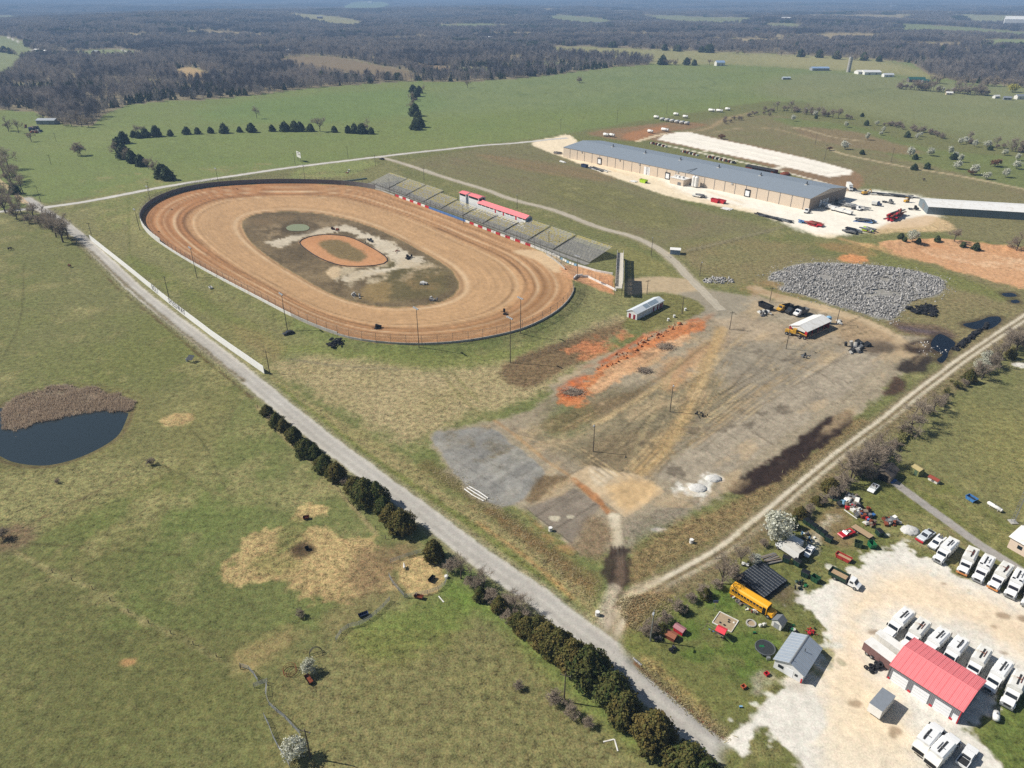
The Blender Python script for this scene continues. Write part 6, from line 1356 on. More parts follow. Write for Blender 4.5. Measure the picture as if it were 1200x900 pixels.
dumpster('skip', 'blue open skip beside the right-hand driveway lawn', 2.6, 1.7, 1.0, mat('skip_blue', A(74, 128, 186), .5), 1138, 586, bearing((1133, 582), (1143, 588)), None, DARKM, cat='skip')
# ---- dump truck with green bed and white cab
dt = thing('dump_truck', 'white-cabbed truck with green dump bed on the white gravel', 'truck')
MB().box(-3.2, 3.0, -.45, .45, .5, .75).build('chassis', DARKM, dt)
sh = MB().add([(-3.3, -1.1, .8), (.7, -1.1, .8), (.7, 1.1, .8), (-3.3, 1.1, .8), (-3.4, -1.2, 1.9), (.8, -1.2, 1.9), (.8, 1.2, 1.9), (-3.4, 1.2, 1.9)], [(0, 3, 2, 1), (0, 1, 5, 4), (1, 2, 6, 5), (2, 3, 7, 6), (3, 0, 4, 7)]).build('bed', DKGREEN, dt)
MB().box(-3.1, .5, -1.0, 1.0, .85, 1.35).build('load', WOODCHIP, sh); MB().box(.75, .9, -1.2, 1.2, .9, 2.2).build('headboard', DARKM, sh)
cb = MB().prism([(1.2, .6), (3.6, .55), (3.7, 1.1), (2.9, 1.4), (2.4, 2.1), (1.3, 2.15)], -.95, .95, 'y').build('cab', WHITE2, dt)
MB().add([(2.92, -.8, 1.42), (2.92, .8, 1.42), (2.46, .75, 2.05), (2.46, -.75, 2.05)], [(0, 1, 2, 3)]).build('windscreen', GLASS, cb)
for y in (-.96, .96): MB().box(1.5, 2.3, y - .01, y + .01, 1.4, 1.95).build('side_window', GLASS, cb)
for x in (2.9, -1.7):
    for y in (-1.0, 1.0): wheel(dt, x, y, .45, .3)
put(dt, (1008, 690), (971, 666), .6, 1.8)
# ---- box truck, second body and white car near the pear tree
bt = thing('box_truck', 'white box truck with dirty roof under the blossoming tree', 'truck')
ROOFD = mat('mossy_roof', A(206, 202, 192), .7, var=.1, scale=1.4, dirt=A(120, 112, 98))
bx = MB().box(-3.1, 1.5, -1.15, 1.15, .8, 3.0).build('box', WHITE, bt); MB().box(-3.13, 1.53, -1.18, 1.18, 3.0, 3.06).build('roof', ROOFD, bx); MB().box(-3.2, -3.11, -1.0, 1.0, .9, 2.9).build('tail_door', BLACK, bx)
cb = MB().prism([(1.6, .6), (3.4, .55), (3.5, 1.1), (2.9, 1.4), (2.4, 2.2), (1.6, 2.3)], -.95, .95, 'y').build('cab', WHITE2, bt); MB().add([(2.92, -.8, 1.45), (2.92, .8, 1.45), (2.46, .75, 2.15), (2.46, -.75, 2.15)], [(0, 1, 2, 3)]).build('windscreen', GLASS, cb)
MB().box(-3.0, 3.2, -.5, .5, .4, .7).build('chassis', DARKM, bt)
for x in (2.6, -1.8):
    for y in (-1.0, 1.0): wheel(bt, x, y, .42, .28)
put(bt, (912, 637), (940, 650), .9, 2.2)
box_trailer('van_body', 'small white van body right behind the white box truck', 3.4, 2.0, 2.3, WHITE, WHITE, (924, 629), (940, 638), 2.0, 2.0)
def car(name, label, paint, front, rear, opentop=False):
    t = thing(name, label, 'car'); MB().prism([(-2.2, .35), (2.2, .35), (2.3, .6), (2.1, .8), (.9, .9), (-2.1, .92), (-2.25, .7)], -.88, .88, 'y').build('body', paint, t)
    if not opentop:
        c = MB().prism([(1.0, .88), (.35, 1.42), (-1.1, 1.45), (-1.8, .92)], -.75, .75, 'y').build('cabin', paint, t); MB().add([(1.02, -.66, .95), (1.02, .66, .95), (.44, .62, 1.4), (.44, -.62, 1.4)], [(0, 1, 2, 3)]).build('windscreen', GLASS, c)
        for y in (-.765, .765): MB().add([(.75, y, .95), (-1.5, y, .98), (-1.0, y, 1.38), (.3, y, 1.36)], [(0, 1, 2, 3)]).build('side_window', GLASS, c)
    else:
        MB().box(-1.5, .7, -.62, .62, .86, .94).build('cockpit', mat('brown_trim', A(86, 62, 50), .8), t); MB().prism([(.7, .9), (.9, .9), (.55, 1.3), (.45, 1.3)], -.7, .7, 'y').build('windscreen_frame', STEEL, t)
        for x, y in ((.0, -.3), (.0, .3), (-.9, 0)): MB().box(x - .2, x + .2, y - .22, y + .22, .94, 1.15).build('seat', BODYG, t)
    for x in (1.4, -1.4):
        for y in (-.9, .9): wheel(t, x, y, .33, .22)
    return put(t, front, rear)
car('car', 'white car with no roof parked under the bare trees by the driveway', WHITE2, (1018, 578), (1029, 566), True)
car('car', 'red car full of clutter beside the flat trailer', mat('car_red', A(186, 34, 44), .4), (984, 628), (1000, 622), True); car('car', 'white car nose behind the box truck', WHITE2, (944, 651), (951, 642))
# ---- flat trailer, scrap, timber
ft = thing('flat_trailer', 'flat tan timber-decked trailer among the scrap', 'trailer')
for i in range(6): MB().box(-2.6, 2.6, -.95 + i * .32, -.66 + i * .32, .7, .76).build('plank', WOODCHIP, ft)
MB().box(-2.6, 2.6, -.9, .9, .5, .68).build('frame', DARKM, ft); MB().box(2.6, 3.6, -.06, .06, .5, .62).build('drawbar', DARKM, ft)
for x in (-1.4, -.5):
    for y in (-1.05, 1.05): wheel(ft, x, y, .36, .22)
put(ft, (1020, 629), (1001, 617))
SCR = [RUST, GREYM, BODYG, RED, WOOD, BLACK, STEEL, mat('scrap_blue', A(70, 120, 180), .6), mat('scrap_cream', A(214, 206, 186), .7), DARKM]
def scrap(name, label, pts, n, seed, smax=1.2, pal=SCR, group=None, tall=.9):
    n = int(n * 1.7); smax *= 1.2; r = random.Random(seed); p = W(pts); c = p.mean(0); t = thing(name, label, 'scrap', (c[0], c[1], hz(*c)), 0, group); lo, hi = p.min(0) - c, p.max(0) - c; k = 0
    while k < n:
        x, y = r.uniform(lo[0], hi[0]), r.uniform(lo[1], hi[1])
        if not inside(np.array([x + c[0]]), np.array([y + c[1]]), p)[0]: continue
        kind = r.randrange(4); mt_ = pal[r.randrange(len(pal))]; s_ = r.uniform(.35, 1) * smax; m = MB()
        if kind == 0: m.box(-s_ * .5, s_ * .5, -s_ * .3, s_ * .3, 0, s_ * .45); nm = 'crate'
        elif kind == 1: m.box(-s_ * .9, s_ * .9, -.07, .07, 0, .1); nm = 'beam'
        elif kind == 2: m.cyl((0, 0, 0), (0, 0, s_ * .8), s_ * .28, s_ * .28, 9); nm = 'drum'
        else: m.prism([(-s_ * .5, 0), (s_ * .5, .05), (s_ * .35, s_ * .4), (-s_ * .3, s_ * .3)], -s_ * .35, s_ * .35, 'y'); nm = 'panel'
        o = m.build(nm, mt_, t); o.location = (x, y, r.uniform(0, tall * .35)); o.rotation_euler = (r.uniform(-.3, .3), r.uniform(-.3, .3), r.uniform(0, 6.28)); k += 1
    return t
scrap('scrap_heap', 'scrap heap in the shade at the hedge end of the scrap line', [(972, 580), (984, 582), (992, 592), (985, 596), (974, 588)], 16, 1, 1.3, [DKGREEN, GREYM, BLACK, DARKM, LTBLUE])
scrap('scrap_heap', 'pale scrap and panels below the roofless white car', [(990, 579), (1004, 582), (1007, 588), (1000, 596), (992, 590)], 18, 2, 1.6, [BODYG, GREYM, WOOD, STEEL])
scrap('scrap_heap', 'mixed scrap with red and white pieces in the middle of the scrap line', [(990, 592), (1004, 590), (1012, 600), (1006, 606), (996, 600)], 18, 3, 1.4, [BODYG, RED, BLACK, GREYM, WOOD])
scrap('scrap_heap', 'scrap with upright posts and a blue drum at the end of the scrap line', [(1008, 598), (1020, 598), (1026, 612), (1024, 620), (1012, 614)], 24, 4, 1.4, [RUST, BLACK, SCR[7], WOOD, GREYM, RED, BODYG])
scrap('trailer_scrap', 'small trailer piled with scrap beside the gravel heap', [(1032, 608), (1048, 606), (1056, 612), (1050, 618), (1036, 616)], 16, 5, 1.5, [GREYM, BLACK, RUST, STEEL, BODYG])
scrap('scrap_heap', 'white junk on the shaded ground behind the dumpster row', [(938, 622), (950, 626), (958, 634), (948, 638), (938, 632)], 12, 6, .8, [BODYG, DARKM, GREYM, LTBLUE])
scrap('scrap_row', 'narrow row of scrap and bricks along the side of the school bus', [(854, 698), (860, 696), (884, 714), (890, 722), (884, 722), (866, 710)], 24, 7, .7, [RUST, BODYG, GREYM, WOOD, STEEL])
scrap('engine_parts', 'green machine parts and mowers on the lawn edge by the carts', [(928, 686), (936, 681), (946, 686), (942, 692), (932, 692)], 10, 8, .9, [GREEN, DKGREEN, BLACK, DARKM])
scrap('garden_machines', 'green and white garden machines between grey shed and garage', [(921, 736), (930, 733), (934, 742), (926, 745)], 9, 9, .7, [GREEN, BODYG, BLACK]); scrap('red_tractor_parts', 'red garden tractors beside the garage corner', [(944, 736), (954, 737), (958, 744), (948, 746)], 9, 10, .8, [RED, RED, BLACK, RUST])
lum = thing('timber_stack', 'loose stack of long grey boards beside the dark carts', 'timber', at(903, 655), bearing((892, 655), (915, 648)))
for i in range(16): o = MB().box(-2.2 + rt.uniform(-.4, .4), 2.2, -.12, .12, 0, .08).build('board', WOOD if i % 3 else GREYM, lum); o.location = (0, -1.6 + i * .2, .05 + rt.uniform(0, .35)); o.rotation_euler = (0, 0, rt.uniform(-.12, .12))
MB().box(-2.2, 2.0, -.1, .1, .0, .12, bearing((990, 598), (1004, 608)), tuple(at(997, 603))).build('white_post', WHITE); tag(COL.objects['white_post'], 'long white post lying on the brown ground beside the scrap', 'post')
def mound(name, label, px, py, rx, ry, h, m, cat='heap'):
    p = at(px, py); r = random.Random(px); b = MB().dome((0, 0, -.15), rx, ry, h, 30, 9, .09, r); o = b.build(name, m, None, True); o.location = p; return tag(o, label, cat)
CHALK = mat('crushed_stone', A(206, 204, 198), .95, var=.12, scale=2, bump=.5); SPOIL = mat('brown_spoil', A(124, 104, 82), .95, var=.2, scale=1.5, bump=.6)
mound('gravel_heap', 'white gravel heap beside the flatbed pickup', 1066, 622, 2.4, 1.9, 1.2, CHALK)
for a in [(818, 572, 2.6, 2.0, .8, 'larger white stone heap at the lot edge'), (836, 561, 2.4, 1.8, .9, 'white stone heap nearest the dark spoil strip')]: mound('stone_heap', a[5], a[0], a[1], a[2], a[3], a[4], CHALK)
# ---- sheds and small structures
GSHED = mat('shed_grey', A(150, 152, 154), .7); SHROOF = mat('shed_roof_grey', A(112, 116, 120), .7, var=.12)
sh = gable('garden_shed', 'small pale shed with grey roof at the nose of the school bus', 'shed', at(912, 733), bearing((905, 733), (916, 722)), 2.1, 2.2, 1.6, 2.4, BODYG, SHROOF, .15); opening(sh, 'door', GSHED, '-x', 0, 0, 1.2, 1.4, 2.1, 2.2)
RRUST = ribbed('rusty_roof_sheet', A(150, 92, 66), .8, .25, 0, depth=.02); PINKR = ribbed('faded_red_sheet', A(170, 118, 122), .7, .25, 0, depth=.02)
s1 = gable('coop', 'low hen house with rusty brown roof beside the steel lamp pole', 'shed', at(786, 747), bearing((779, 743), (794, 751)), 2.2, 1.7, 1.0, 1.35, RUST, RRUST, .15); opening(s1, 'hatch', BLACK, '+x', 0, .1, .8, .8, 2.2, 1.7)
s2 = gable('coop', 'low hen house with faded pink roof behind the rusty one', 'shed', at(796, 740), bearing((789, 735), (803, 744)), 2.2, 1.4, 1.1, 1.4, RED, PINKR, .15); opening(s2, 'hatch', BLACK, '+x', 0, .1, .8, .8, 2.2, 1.4)
tr_ = thing('trampoline', 'round black trampoline on the lawn beside the garage', 'trampoline', at(896, 762))
MB().cyl((0, 0, .78), (0, 0, .8), 1.85, 1.85, 28).build('mat', mat('trampoline_mat', A(52, 56, 58), .8), tr_); MB().torus((0, 0, .8), 1.98, .12, 'z', 30, 6).build('pad', mat('grey_pad', A(92, 96, 98), .7), tr_)
MB().prism([(-.5, -.28), (.5, -.28), (.5, .28), (-.5, .28)], .801, .81, 'z').build('green_patch', GREEN, tr_).location = (-.6, .4, 0)
for i in range(6): a = i * 1.047; MB().cyl((1.95 * math.cos(a), 1.95 * math.sin(a), -.1), (1.95 * math.cos(a), 1.95 * math.sin(a), .8), .04, .04, 6).build('leg', STEEL, tr_)
MB().box(-.35, .35, -2.6, -2.1, 0, .7).build('ladder', STEEL, tr_)
sbx = thing('sand_pit', 'square timber-edged sand pit beside the red-roofed play tower', 'sand pit', at(850, 729), bearing((834, 727), (856, 738)))
SAND = mat('sand', A(168, 148, 120), .95, var=.15); MB().box(-2.1, 2.1, -1.9, 1.9, -.05, .07).build('sand', SAND, sbx)
for y in (-1.95, 1.95): MB().box(-2.2, 2.2, y - .08, y + .08, 0, .22).build('edging', BODYG, sbx)
for x in (-2.15, 2.15): MB().box(x - .08, x + .08, -1.86, 1.86, 0, .22).build('edging', BODYG, sbx)
for i, (x, y) in enumerate([(.4, 1.0), (.6, .4), (1.6, .9), (-.8, -.9), (.2, -1.0)]): MB().dome((x, y, .07), .28, .2, .3, 8, 3).build('toy', [DARKM, BLACK, BODYG][i % 3], sbx)
ps = thing('play_tower', 'wooden play tower with bright red roof and green slide', 'play tower', at(844, 746), bearing((836, 741), (850, 748)))
for x in (-.8, .8):
    for y in (-.7, .7): MB().cyl((x, y, -.1), (x, y, 2.2), .06, .06, 6).build('leg', WOOD, ps)
MB().box(-.85, .85, -.75, .75, 1.05, 1.12).build('deck', WOOD, ps); MB().prism([(-1.0, 2.05), (1.0, 2.05), (0, 2.6)], -1.05, 1.05, 'x').build('roof', mat('red_canvas', A(226, 62, 74), .6), ps)
MB().prism([(-.25, 0), (.25, 0), (.25, .08), (-.25, .08)], 0, 2.3, 'x').build('slide', mat('slide_green', A(150, 172, 84), .4), ps).matrix_basis = Matrix.Translation((.9, -.2, 1.1)) @ Matrix.Rotation(math.radians(28), 4, 'Y')
m = MB(); m.tube([(-.9, 0, 1.9), (-3.2, 0, 1.9)], .05, 6); m.tube([(-3.2, 0, 1.9), (-3.6, .8, 0)], .05, 6); m.tube([(-3.2, 0, 1.9), (-3.6, -.8, 0)], .05, 6); m.build('swing_frame', WOOD, ps)
for x in (-1.6, -2.5):
    m = MB().box(x - .2, x + .2, -.1, .1, .5, .54); m.tube([(x - .2, 0, .54), (x - .2, 0, 1.9)], .012, 4); m.tube([(x + .2, 0, .54), (x + .2, 0, 1.9)], .012, 4); m.build('swing', BLUE, ps)
for i in range(6): MB().box(-.86, -.82, -.7, .7, 1.15 + i * .13, 1.2 + i * .13).build('slat', WOOD, ps)
fr_ = thing('fire_ring', 'round pale stone ring on the lawn beside the school bus', 'fire ring', at(880, 731))
for i in range(14): a = i * 2 * math.pi / 14; MB().box(-.2, .2, -.14, .14, 0, .3, a + 1.57, (.95 * math.cos(a), .95 * math.sin(a), 0)).build('stone', CONC, fr_)
MB().cyl((0, 0, 0), (0, 0, .05), .85, .85, 16).build('ash', SAND, fr_)
hp = thing('basketball_hoop', 'slim basketball hoop on a pole beside the sand pit', 'basketball hoop', at(837, 716)); MB().cyl((0, 0, 0), (0, 0, 2.9), .05, .05, 6).build('pole', STEEL, hp); MB().box(-.55, .55, -.03, .03, 2.5, 3.2).build('backboard', mat('hoop_blue', A(92, 104, 138), .5), hp); MB().torus((0, -.3, 2.6), .22, .015, 'z', 12, 5).build('rim', ORANGE, hp)
def quad(label, px, py, rz_, paint):
    t = thing('quad_bike', label, 'quad bike', at(px, py), rz_); MB().prism([(-.8, .45), (.8, .45), (.7, .75), (.2, .7), (-.1, .85), (-.8, .8)], -.25, .25, 'y').build('body', paint, t); MB().tube([(.35, -.35, 1.0), (.35, .35, 1.0)], .03, 5).build('handlebar', STEEL, t)
    for x in (-.55, .55):
        for y in (-.45, .45): wheel(t, x, y, .28, .22)
    for x in (-.55, .55): MB().box(x - .28, x + .28, -.5, .5, .6, .66).build('mudguard', paint, t)
    return t
quad('dark quad bike on the lawn below the rusty hen house', 788, 762, .7, BLACK); quad('dark quad bike against the steel lamp pole', 771, 750, .2, DARKM); quad('white and orange riding mower between hedge and black carts', 873, 663, -.4, BODYG)
wh = thing('goat_statue', 'small white lawn furniture set beside the fire ring', 'furniture', at(893, 733), .3)
for x in (-.45, .45): MB().prism([(-.3, 0), (.3, 0), (.3, .4), (-.2, .45), (-.3, .9), (-.4, .9)], x - .3, x + .3, 'x').build('chair', BODYG, wh)
wh.name = 'lawn_chairs'
cv = thing('culvert_pipe', 'short white-ended culvert pipe at the head of the roadside ditch', 'pipe', at(747, 775), bearing((745, 773), (752, 779))); m = MB().cyl((-1.0, 0, -.15), (1.2, 0, -.2), .35, .35, 12); m.build('barrel', GREYM, cv); MB().torus((-1.0, 0, -.15), .35, .07, 'x', 14, 6).build('collar', WHITE, cv)
for a in [(871, 806, 'small orange metal box on the gravel patch beside the lawn', mat('faded_orange', A(184, 96, 62), .7)), (898, 791, 'small red crate at the edge of the gravel drive', RED)]: o = dumpster('metal_box', a[2], .9, .7, .6, a[3], a[0], a[1], .5, cat='box')
for a in [(868, 829, 'blue toy on the lawn edge', LTBLUE), (884, 742, 'teal toy on the lawn beside the fire ring', GREEN)]:
    t = thing('lawn_toy', a[2], 'toy', at(a[0], a[1])); MB().box(-.3, .3, -.15, .15, .1, .4).build('body', a[3], t)
    for x in (-.2, .2): MB().cyl((x, -.2, .12), (x, .2, .12), .12, .12, 8).build('wheels', BLACK, t)
def gas_tank(label, px, py, L_, r_, rz_, paint=WHITE):
    t = thing('gas_tank', label, 'gas tank', at(px, py), rz_); m = MB(); m.cyl((-L_ / 2, 0, r_ + .2), (L_ / 2, 0, r_ + .2), r_, r_, 16)
    for s_ in (-1, 1): m.cyl((s_ * L_ / 2, 0, r_ + .2), (s_ * (L_ / 2 + r_ * .45), 0, r_ + .2), r_, r_ * .55, 16)
    m.build('tank', paint, t, True); MB().cyl((0, 0, 2 * r_ + .15), (0, 0, 2 * r_ + .4), .18, .16, 10).build('valve_dome', GREYM, t)
    for x in (-L_ * .3, L_ * .3): MB().box(x - .1, x + .1, -r_ * .7, r_ * .7, 0, .35).build('saddle', CONC, t)
gas_tank('pale gas tank on the shaded grass beside the shop', 1166, 842, 1.7, .6, 1.0, LTBLUE if False else WHITE); gas_tank('long white gas tank on the lawn beside the lattice mast', 1165, 596, 3.6, .5, bearing((1158, 591), (1173, 600)))
gs = gable('green_shed', 'small olive green shed with tan roof at the pasture edge', 'shed', at(1074, 555), bearing((1067, 553), (1078, 560)), 2.6, 2.2, 1.9, 2.4, mat('olive_wall', A(128, 132, 84), .8), mat('tan_roof', A(176, 160, 112), .8), .15); opening(gs, 'door', mat('door_green', A(86, 108, 84), .7), '-y', .4, 0, .9, 1.6, 2.6, 2.2)
rh = gable('red_hut', 'low red-roofed hut beside the olive green shed', 'shed', at(1094, 564), bearing((1087, 560), (1100, 567)), 2.6, 1.3, 1.0, 1.35, BODYG, mat('brick_red_roof', A(142, 66, 50), .8), .2); opening(rh, 'hatch', GREYM, '-y', 0, .1, .7, .7, 2.6, 1.3)
ds = gable('dark_shed', 'dark weathered shed under bare branches at the head of the driveway', 'shed', at(1038, 559), bearing((1033, 562), (1046, 549)), 5.0, 4.0, 2.4, 3.5, WOOD, mat('dark_shingles', A(84, 78, 74), .9, var=.2, scale=3), .3); opening(ds, 'doorway', BLACK, '-x', 0, 0, 2.6, 2.1, 5.0, 4.0)
MB().box(-1.4, 1.4, -.9, .9, .02, .06, bearing((1040, 563), (1048, 558)), tuple(at(1045, 563))).build('blue_tarp', SCR[7]); tag(COL.objects['blue_tarp'], 'blue tarp lying in front of the dark weathered shed', 'tarp')
hs = thing('house', 'pale pink-walled house with white metal roof at the picture edge', 'house', at(1215, 660), bearing((1180, 640), (1230, 668)))
ho_ = gable('pink_house', 'pale pink-walled house with white metal roof at the picture edge', 'house', (0, 0, 0), 0, 13, 8, 3.3, 4.9, mat('pink_wall', A(226, 204, 184), .8, var=.05), WHITE, .4); bpy.data.objects.remove(hs)
p_ = np.array(flat(1180, 641)); q_ = np.array(flat(1240, 676)); ux = (q_ - p_) / np.hypot(*(q_ - p_)); uy = np.array([-ux[1], ux[0]]); c_ = p_ + ux * 6.5 + uy * 4.0; move(ho_, (c_[0], c_[1], 0), math.atan2(ux[1], ux[0]))
for c in (-4, 0, 4): opening(ho_, 'window', GLASS, '-y', c, 1.2, 1.1, 1.0, 13, 8)
# lattice mast
ms = thing('lattice_mast', 'steel lattice radio mast rising beside the pink-walled house', 'mast', at(1187, 612)); MH = 26
MB().box(-.9, .9, -.9, .9, -.2, .25).build('footing', CONC, ms)
legs = [(.5 * math.cos(a), .5 * math.sin(a)) for a in (0.5, 2.594, 4.689)]
for x, y in legs: MB().cyl((x, y, 0), (x * .75, y * .75, MH), .045, .035, 6).build('leg', STEEL, ms)
for k in range(int(MH)):
    m = MB()
    for i in range(3):
        (xa, ya), (xb, yb) = legs[i], legs[(i + 1) % 3]; s0, s1 = 1 - .25 * k / MH, 1 - .25 * (k + 1) / MH
        m.cyl((xa * s0, ya * s0, k + .25), (xb * s1, yb * s1, k + 1.25), .022, .022, 4, False); m.cyl((xb * s0, yb * s0, k + .25), (xa * s0, ya * s0, k + .25), .02, .02, 4, False)
    m.build('brace', STEEL, ms)

# the long factory
a_, b_ = np.array(flat(660, 183.5)), np.array(flat(947, 247)); fx = (b_ - a_) / np.hypot(*(b_ - a_)); fy = np.array([-fx[1], fx[0]]); FL = float(np.hypot(*(b_ - a_)))
FW = float(np.dot(np.array(flat(987, 232.5)) - b_, fy)); frz = math.atan2(fx[1], fx[0]); c_ = (a_ + b_) / 2 + fy * FW / 2
ROOFG = ribbed('slate_grey_roof', A(138, 147, 155), .5, 1.0, 0, .0, .03)
fac = gable('factory', 'very long tan factory with slate grey roof', 'building', (c_[0], c_[1], 0), frz, FL, FW, 7.6, 10.4, TANW, ROOFG, .3)
def fpt(s, d): return a_ + fx * s + fy * d
def fsp(px, py): return float(np.dot(np.array(flat(px, py)) - a_, fx)) - FL / 2
for s_ in np.arange(-FL / 2 + 8, FL / 2 - 2, 8.4): opening(fac, 'downpipe', GREYM, '-y', s_, 0, .28, 7.4, FL, FW, .12)
for px in (694, 774, 868, 806, 1e9):
    if px < 1e8: s_ = fsp(px, 187 + (px - 660) * .222); d_ = opening(fac, 'dock_surround', DARKM, '-y', s_, .4, 4.4, 4.8, FL, FW, .3); opening(fac, 'dock_door', DOORW, '-y', s_, .9, 3.0, 3.4, FL, FW, .34)
for px in (756, 751): s_ = fsp(px, 206); opening(fac, 'roller_door', DOORW, '-y', s_, .1, 3.6, 5.8, FL, FW, .1)
for px in (678, 722, 745, 790, 853, 918): s_ = fsp(px, 185 + (px - 660) * .222); opening(fac, 'wall_lamp', LAMP, '-y', s_, 6.4, 1.4, .8, FL, FW, .5)
for c in (-4, 0, 4.2): opening(fac, 'end_door', WHITE, '+x', c - FW * .1, .2, 2.8, 4.2, FL, FW, .08)
opening(fac, 'end_wall_sheet', mat('end_wall_brown', A(158, 142, 126), .8), '+x', 0, 0.01, FW - .4, 7.3, FL, FW, .03)
MB().box(-.25, .25, -FW / 2 - .2, 0, 0, .14).build('roof_joint', DARKM, fac).matrix_basis = Matrix.Translation((FL * .07, 0, 0)) @ Matrix.Translation((0, 0, 9.05)) @ Matrix.Rotation(math.atan2(2.8, FW / 2) * 0, 4, 'X')
fac.children[-1].data.clear_geometry()
rk = 2.8 / (FW / 2); me_ = fac.children[-1].data; me_.from_pydata([(-.3, -FW / 2, -1.33), (.3, -FW / 2, -1.33), (.3, 0, 1.47), (-.3, 0, 1.47)], [], [(0, 1, 2, 3)])
for s_ in np.linspace(-FL * .34, FL * .43, 6):
    v = MB().box(-.8, .8, -.8, .8, 0, .6).build('roof_vent', GREYM, fac); v.location = (s_, -1.2, 10.1); MB().cyl((0, 0, .6), (0, 0, 2.2), .35, .35, 10).build('vent_stack', DARKM, v); MB().box(-.9, .9, -1.6, -.9, .1, .35).build('vent_curb', BODYG, v)
an = thing('factory_annex', 'small tan annex with white equipment on its roof against the factory', 'building', (*fpt(FL / 2 + fsp(804, 214), -4.5), 0), frz); MB().box(-6, 6, -4, 4.3, -.2, 4.4).build('wall', TANW, an); MB().box(-6.2, 6.2, -4.2, 4.3, 4.4, 4.7).build('roof', WHITE, an)
for x in (-4, -1.5, 2): MB().box(x - .9, x + .9, -1.2, 1.0, 4.7, 5.8).build('air_unit', WHITE, an)
MB().box(1, 4, -4.06, -3.98, .2, 2.4).build('louvre', GREYM, an)
for i, (px, l_) in enumerate(((817, 'tall white silo tank beside the factory annex'), (823, 'second white silo tank, nearer the dock truck'))):
    t = thing('silo_tank', l_, 'tank', (*fpt(FL / 2 + fsp(px, 218), -4), 0), 0, 'white silo tanks'); MB().cyl((0, 0, .8), (0, 0, 7), 1.5, 1.5, 16).build('tank', WHITE, t, False); MB().cyl((0, 0, 7), (0, 0, 8), 1.5, .4, 16).build('cone_top', WHITE, t)
    for k in range(4): MB().cyl((1.2 * math.cos(k * 1.57), 1.2 * math.sin(k * 1.57), -.1), (1.2 * math.cos(k * 1.57), 1.2 * math.sin(k * 1.57), .9), .1, .1, 6).build('leg', STEEL, t)
for a in [(776, 207.5, 'red dumpster against the factory wall, nearer the dock', RED), (769, 205, 'red dumpster behind the other red one at the factory wall', RED), (754, 214, 'lime green dumpster on the yard edge', LIME), (699, 188, 'lime green tank box at the first dock', LIME), (685, 196, 'dark blue dumpster on the yard edge', NAVY), (838, 237, 'red dumpster on the yard edge, nearer the white sheets', RED), (845, 238, 'red dumpster on the yard edge with black load', RED)]:
    dumpster('dumpster', a[2], 6.0, 2.6, 2.3, a[3], a[0], a[1], frz, None, DARKM)
def lorry(label, px, py, rz_, cabm=WHITE2, L_=7.5, bodym=None, H_=3.4, group=None):
    t = thing('lorry', label, 'truck', at(px, py), rz_, group); MB().box(-L_ / 2, L_ / 2, -.5, .5, .5, .9).build('chassis', DARKM, t); c = MB().prism([(L_ / 2 - 2.6, .8), (L_ / 2, .8), (L_ / 2, 1.5), (L_ / 2 - 1.1, 1.7), (L_ / 2 - 1.5, 2.8), (L_ / 2 - 2.6, 2.8)], -1.15, 1.15, 'y').build('cab', cabm, t)
    MB().add([(L_ / 2 - 1.08, -1, 1.75), (L_ / 2 - 1.08, 1, 1.75), (L_ / 2 - 1.45, .95, 2.7), (L_ / 2 - 1.45, -.95, 2.7)], [(0, 1, 2, 3)]).build('windscreen', GLASS, c)
    if bodym: MB().box(-L_ / 2, L_ / 2 - 2.8, -1.25, 1.25, .95, H_).build('load_body', bodym, t)
    for x in (L_ / 2 - .9, -L_ / 2 + .8, -L_ / 2 + 1.9):
        for y in (-1.15, 1.15): wheel(t, x, y, .5, .32)
    return t
lorry('dark lorry at the first factory dock', 705, 190, frz, NAVY, 6); lorry('red lorry at the second factory dock', 768 - 27, 200, frz + .4, RED, 6); lorry('dark lorry at the third factory dock', 827, 219, frz + .3, NAVY, 6.5); lorry('grey forklift lorry by the roller doors', 762, 204, frz, DARKM, 4)
lorry('white lorry at the corner of the factory end', 946, 249, frz - 1.4, WHITE2, 7); 
for i, (px, py, l_) in enumerate([(966, 242, 'white tractor unit nearest the factory end doors'), (974, 245.5, 'second white tractor unit in the works yard'), (981, 248, 'third white tractor unit in the works yard'), (991, 250.5, 'last white tractor unit in the works yard row')]): lorry(l_, px, py, frz - .1 + 3.14, WHITE2, 8, WHITE, 2.4, 'tractor units by the factory end')
for i, (px, py, l_, m_, s_) in enumerate([(958, 237, 'white van body trailer nearest the factory end wall', WHITE2, 8), (975, 236, 'dark lorry behind the tractor units', DARKM, 7), (985, 240, 'grey flatbed lorry behind the tractor units', GREYM, 8), (1003, 246, 'white lorry apart from the tractor units', WHITE2, 6), (1027, 241, 'dark lorry in the middle of the works yard', NAVY, 6), (1070, 246, 'dark lorry beside the warehouse corner', DARKM, 6), (1040, 238, 'grey lorry towards the back of the works yard', GREYM, 7)]): lorry(l_, px, py, frz + .3 * (i % 3), m_, s_, (None, WHITE, None)[i % 3], 2.6)
lorry('white semi trailer parked behind the factory corner', 995, 222, frz - .9, WHITE2, 12, WHITE, 4.0)
def yard_pile(name, label, px, py, L_, Wd, n, pal, rz_, seed, hmax=1.6, cat='stack'):
    r = random.Random(seed); t = thing(name, label, cat, at(px, py), rz_)
    for i in range(int(n * 1.6)):
        l_ = r.uniform(.25, .8) * L_; w_ = Wd / 5; o = MB().box(-l_ / 2, l_ / 2, -w_ / 2, w_ / 2, 0, r.uniform(.2, .5)).build('piece', pal[r.randrange(len(pal))], t); o.location = (r.uniform(-.2, .2) * L_, r.uniform(-.45, .45) * Wd, r.uniform(0, hmax)); o.rotation_euler = (0, 0, r.uniform(-.25, .25))
    return t
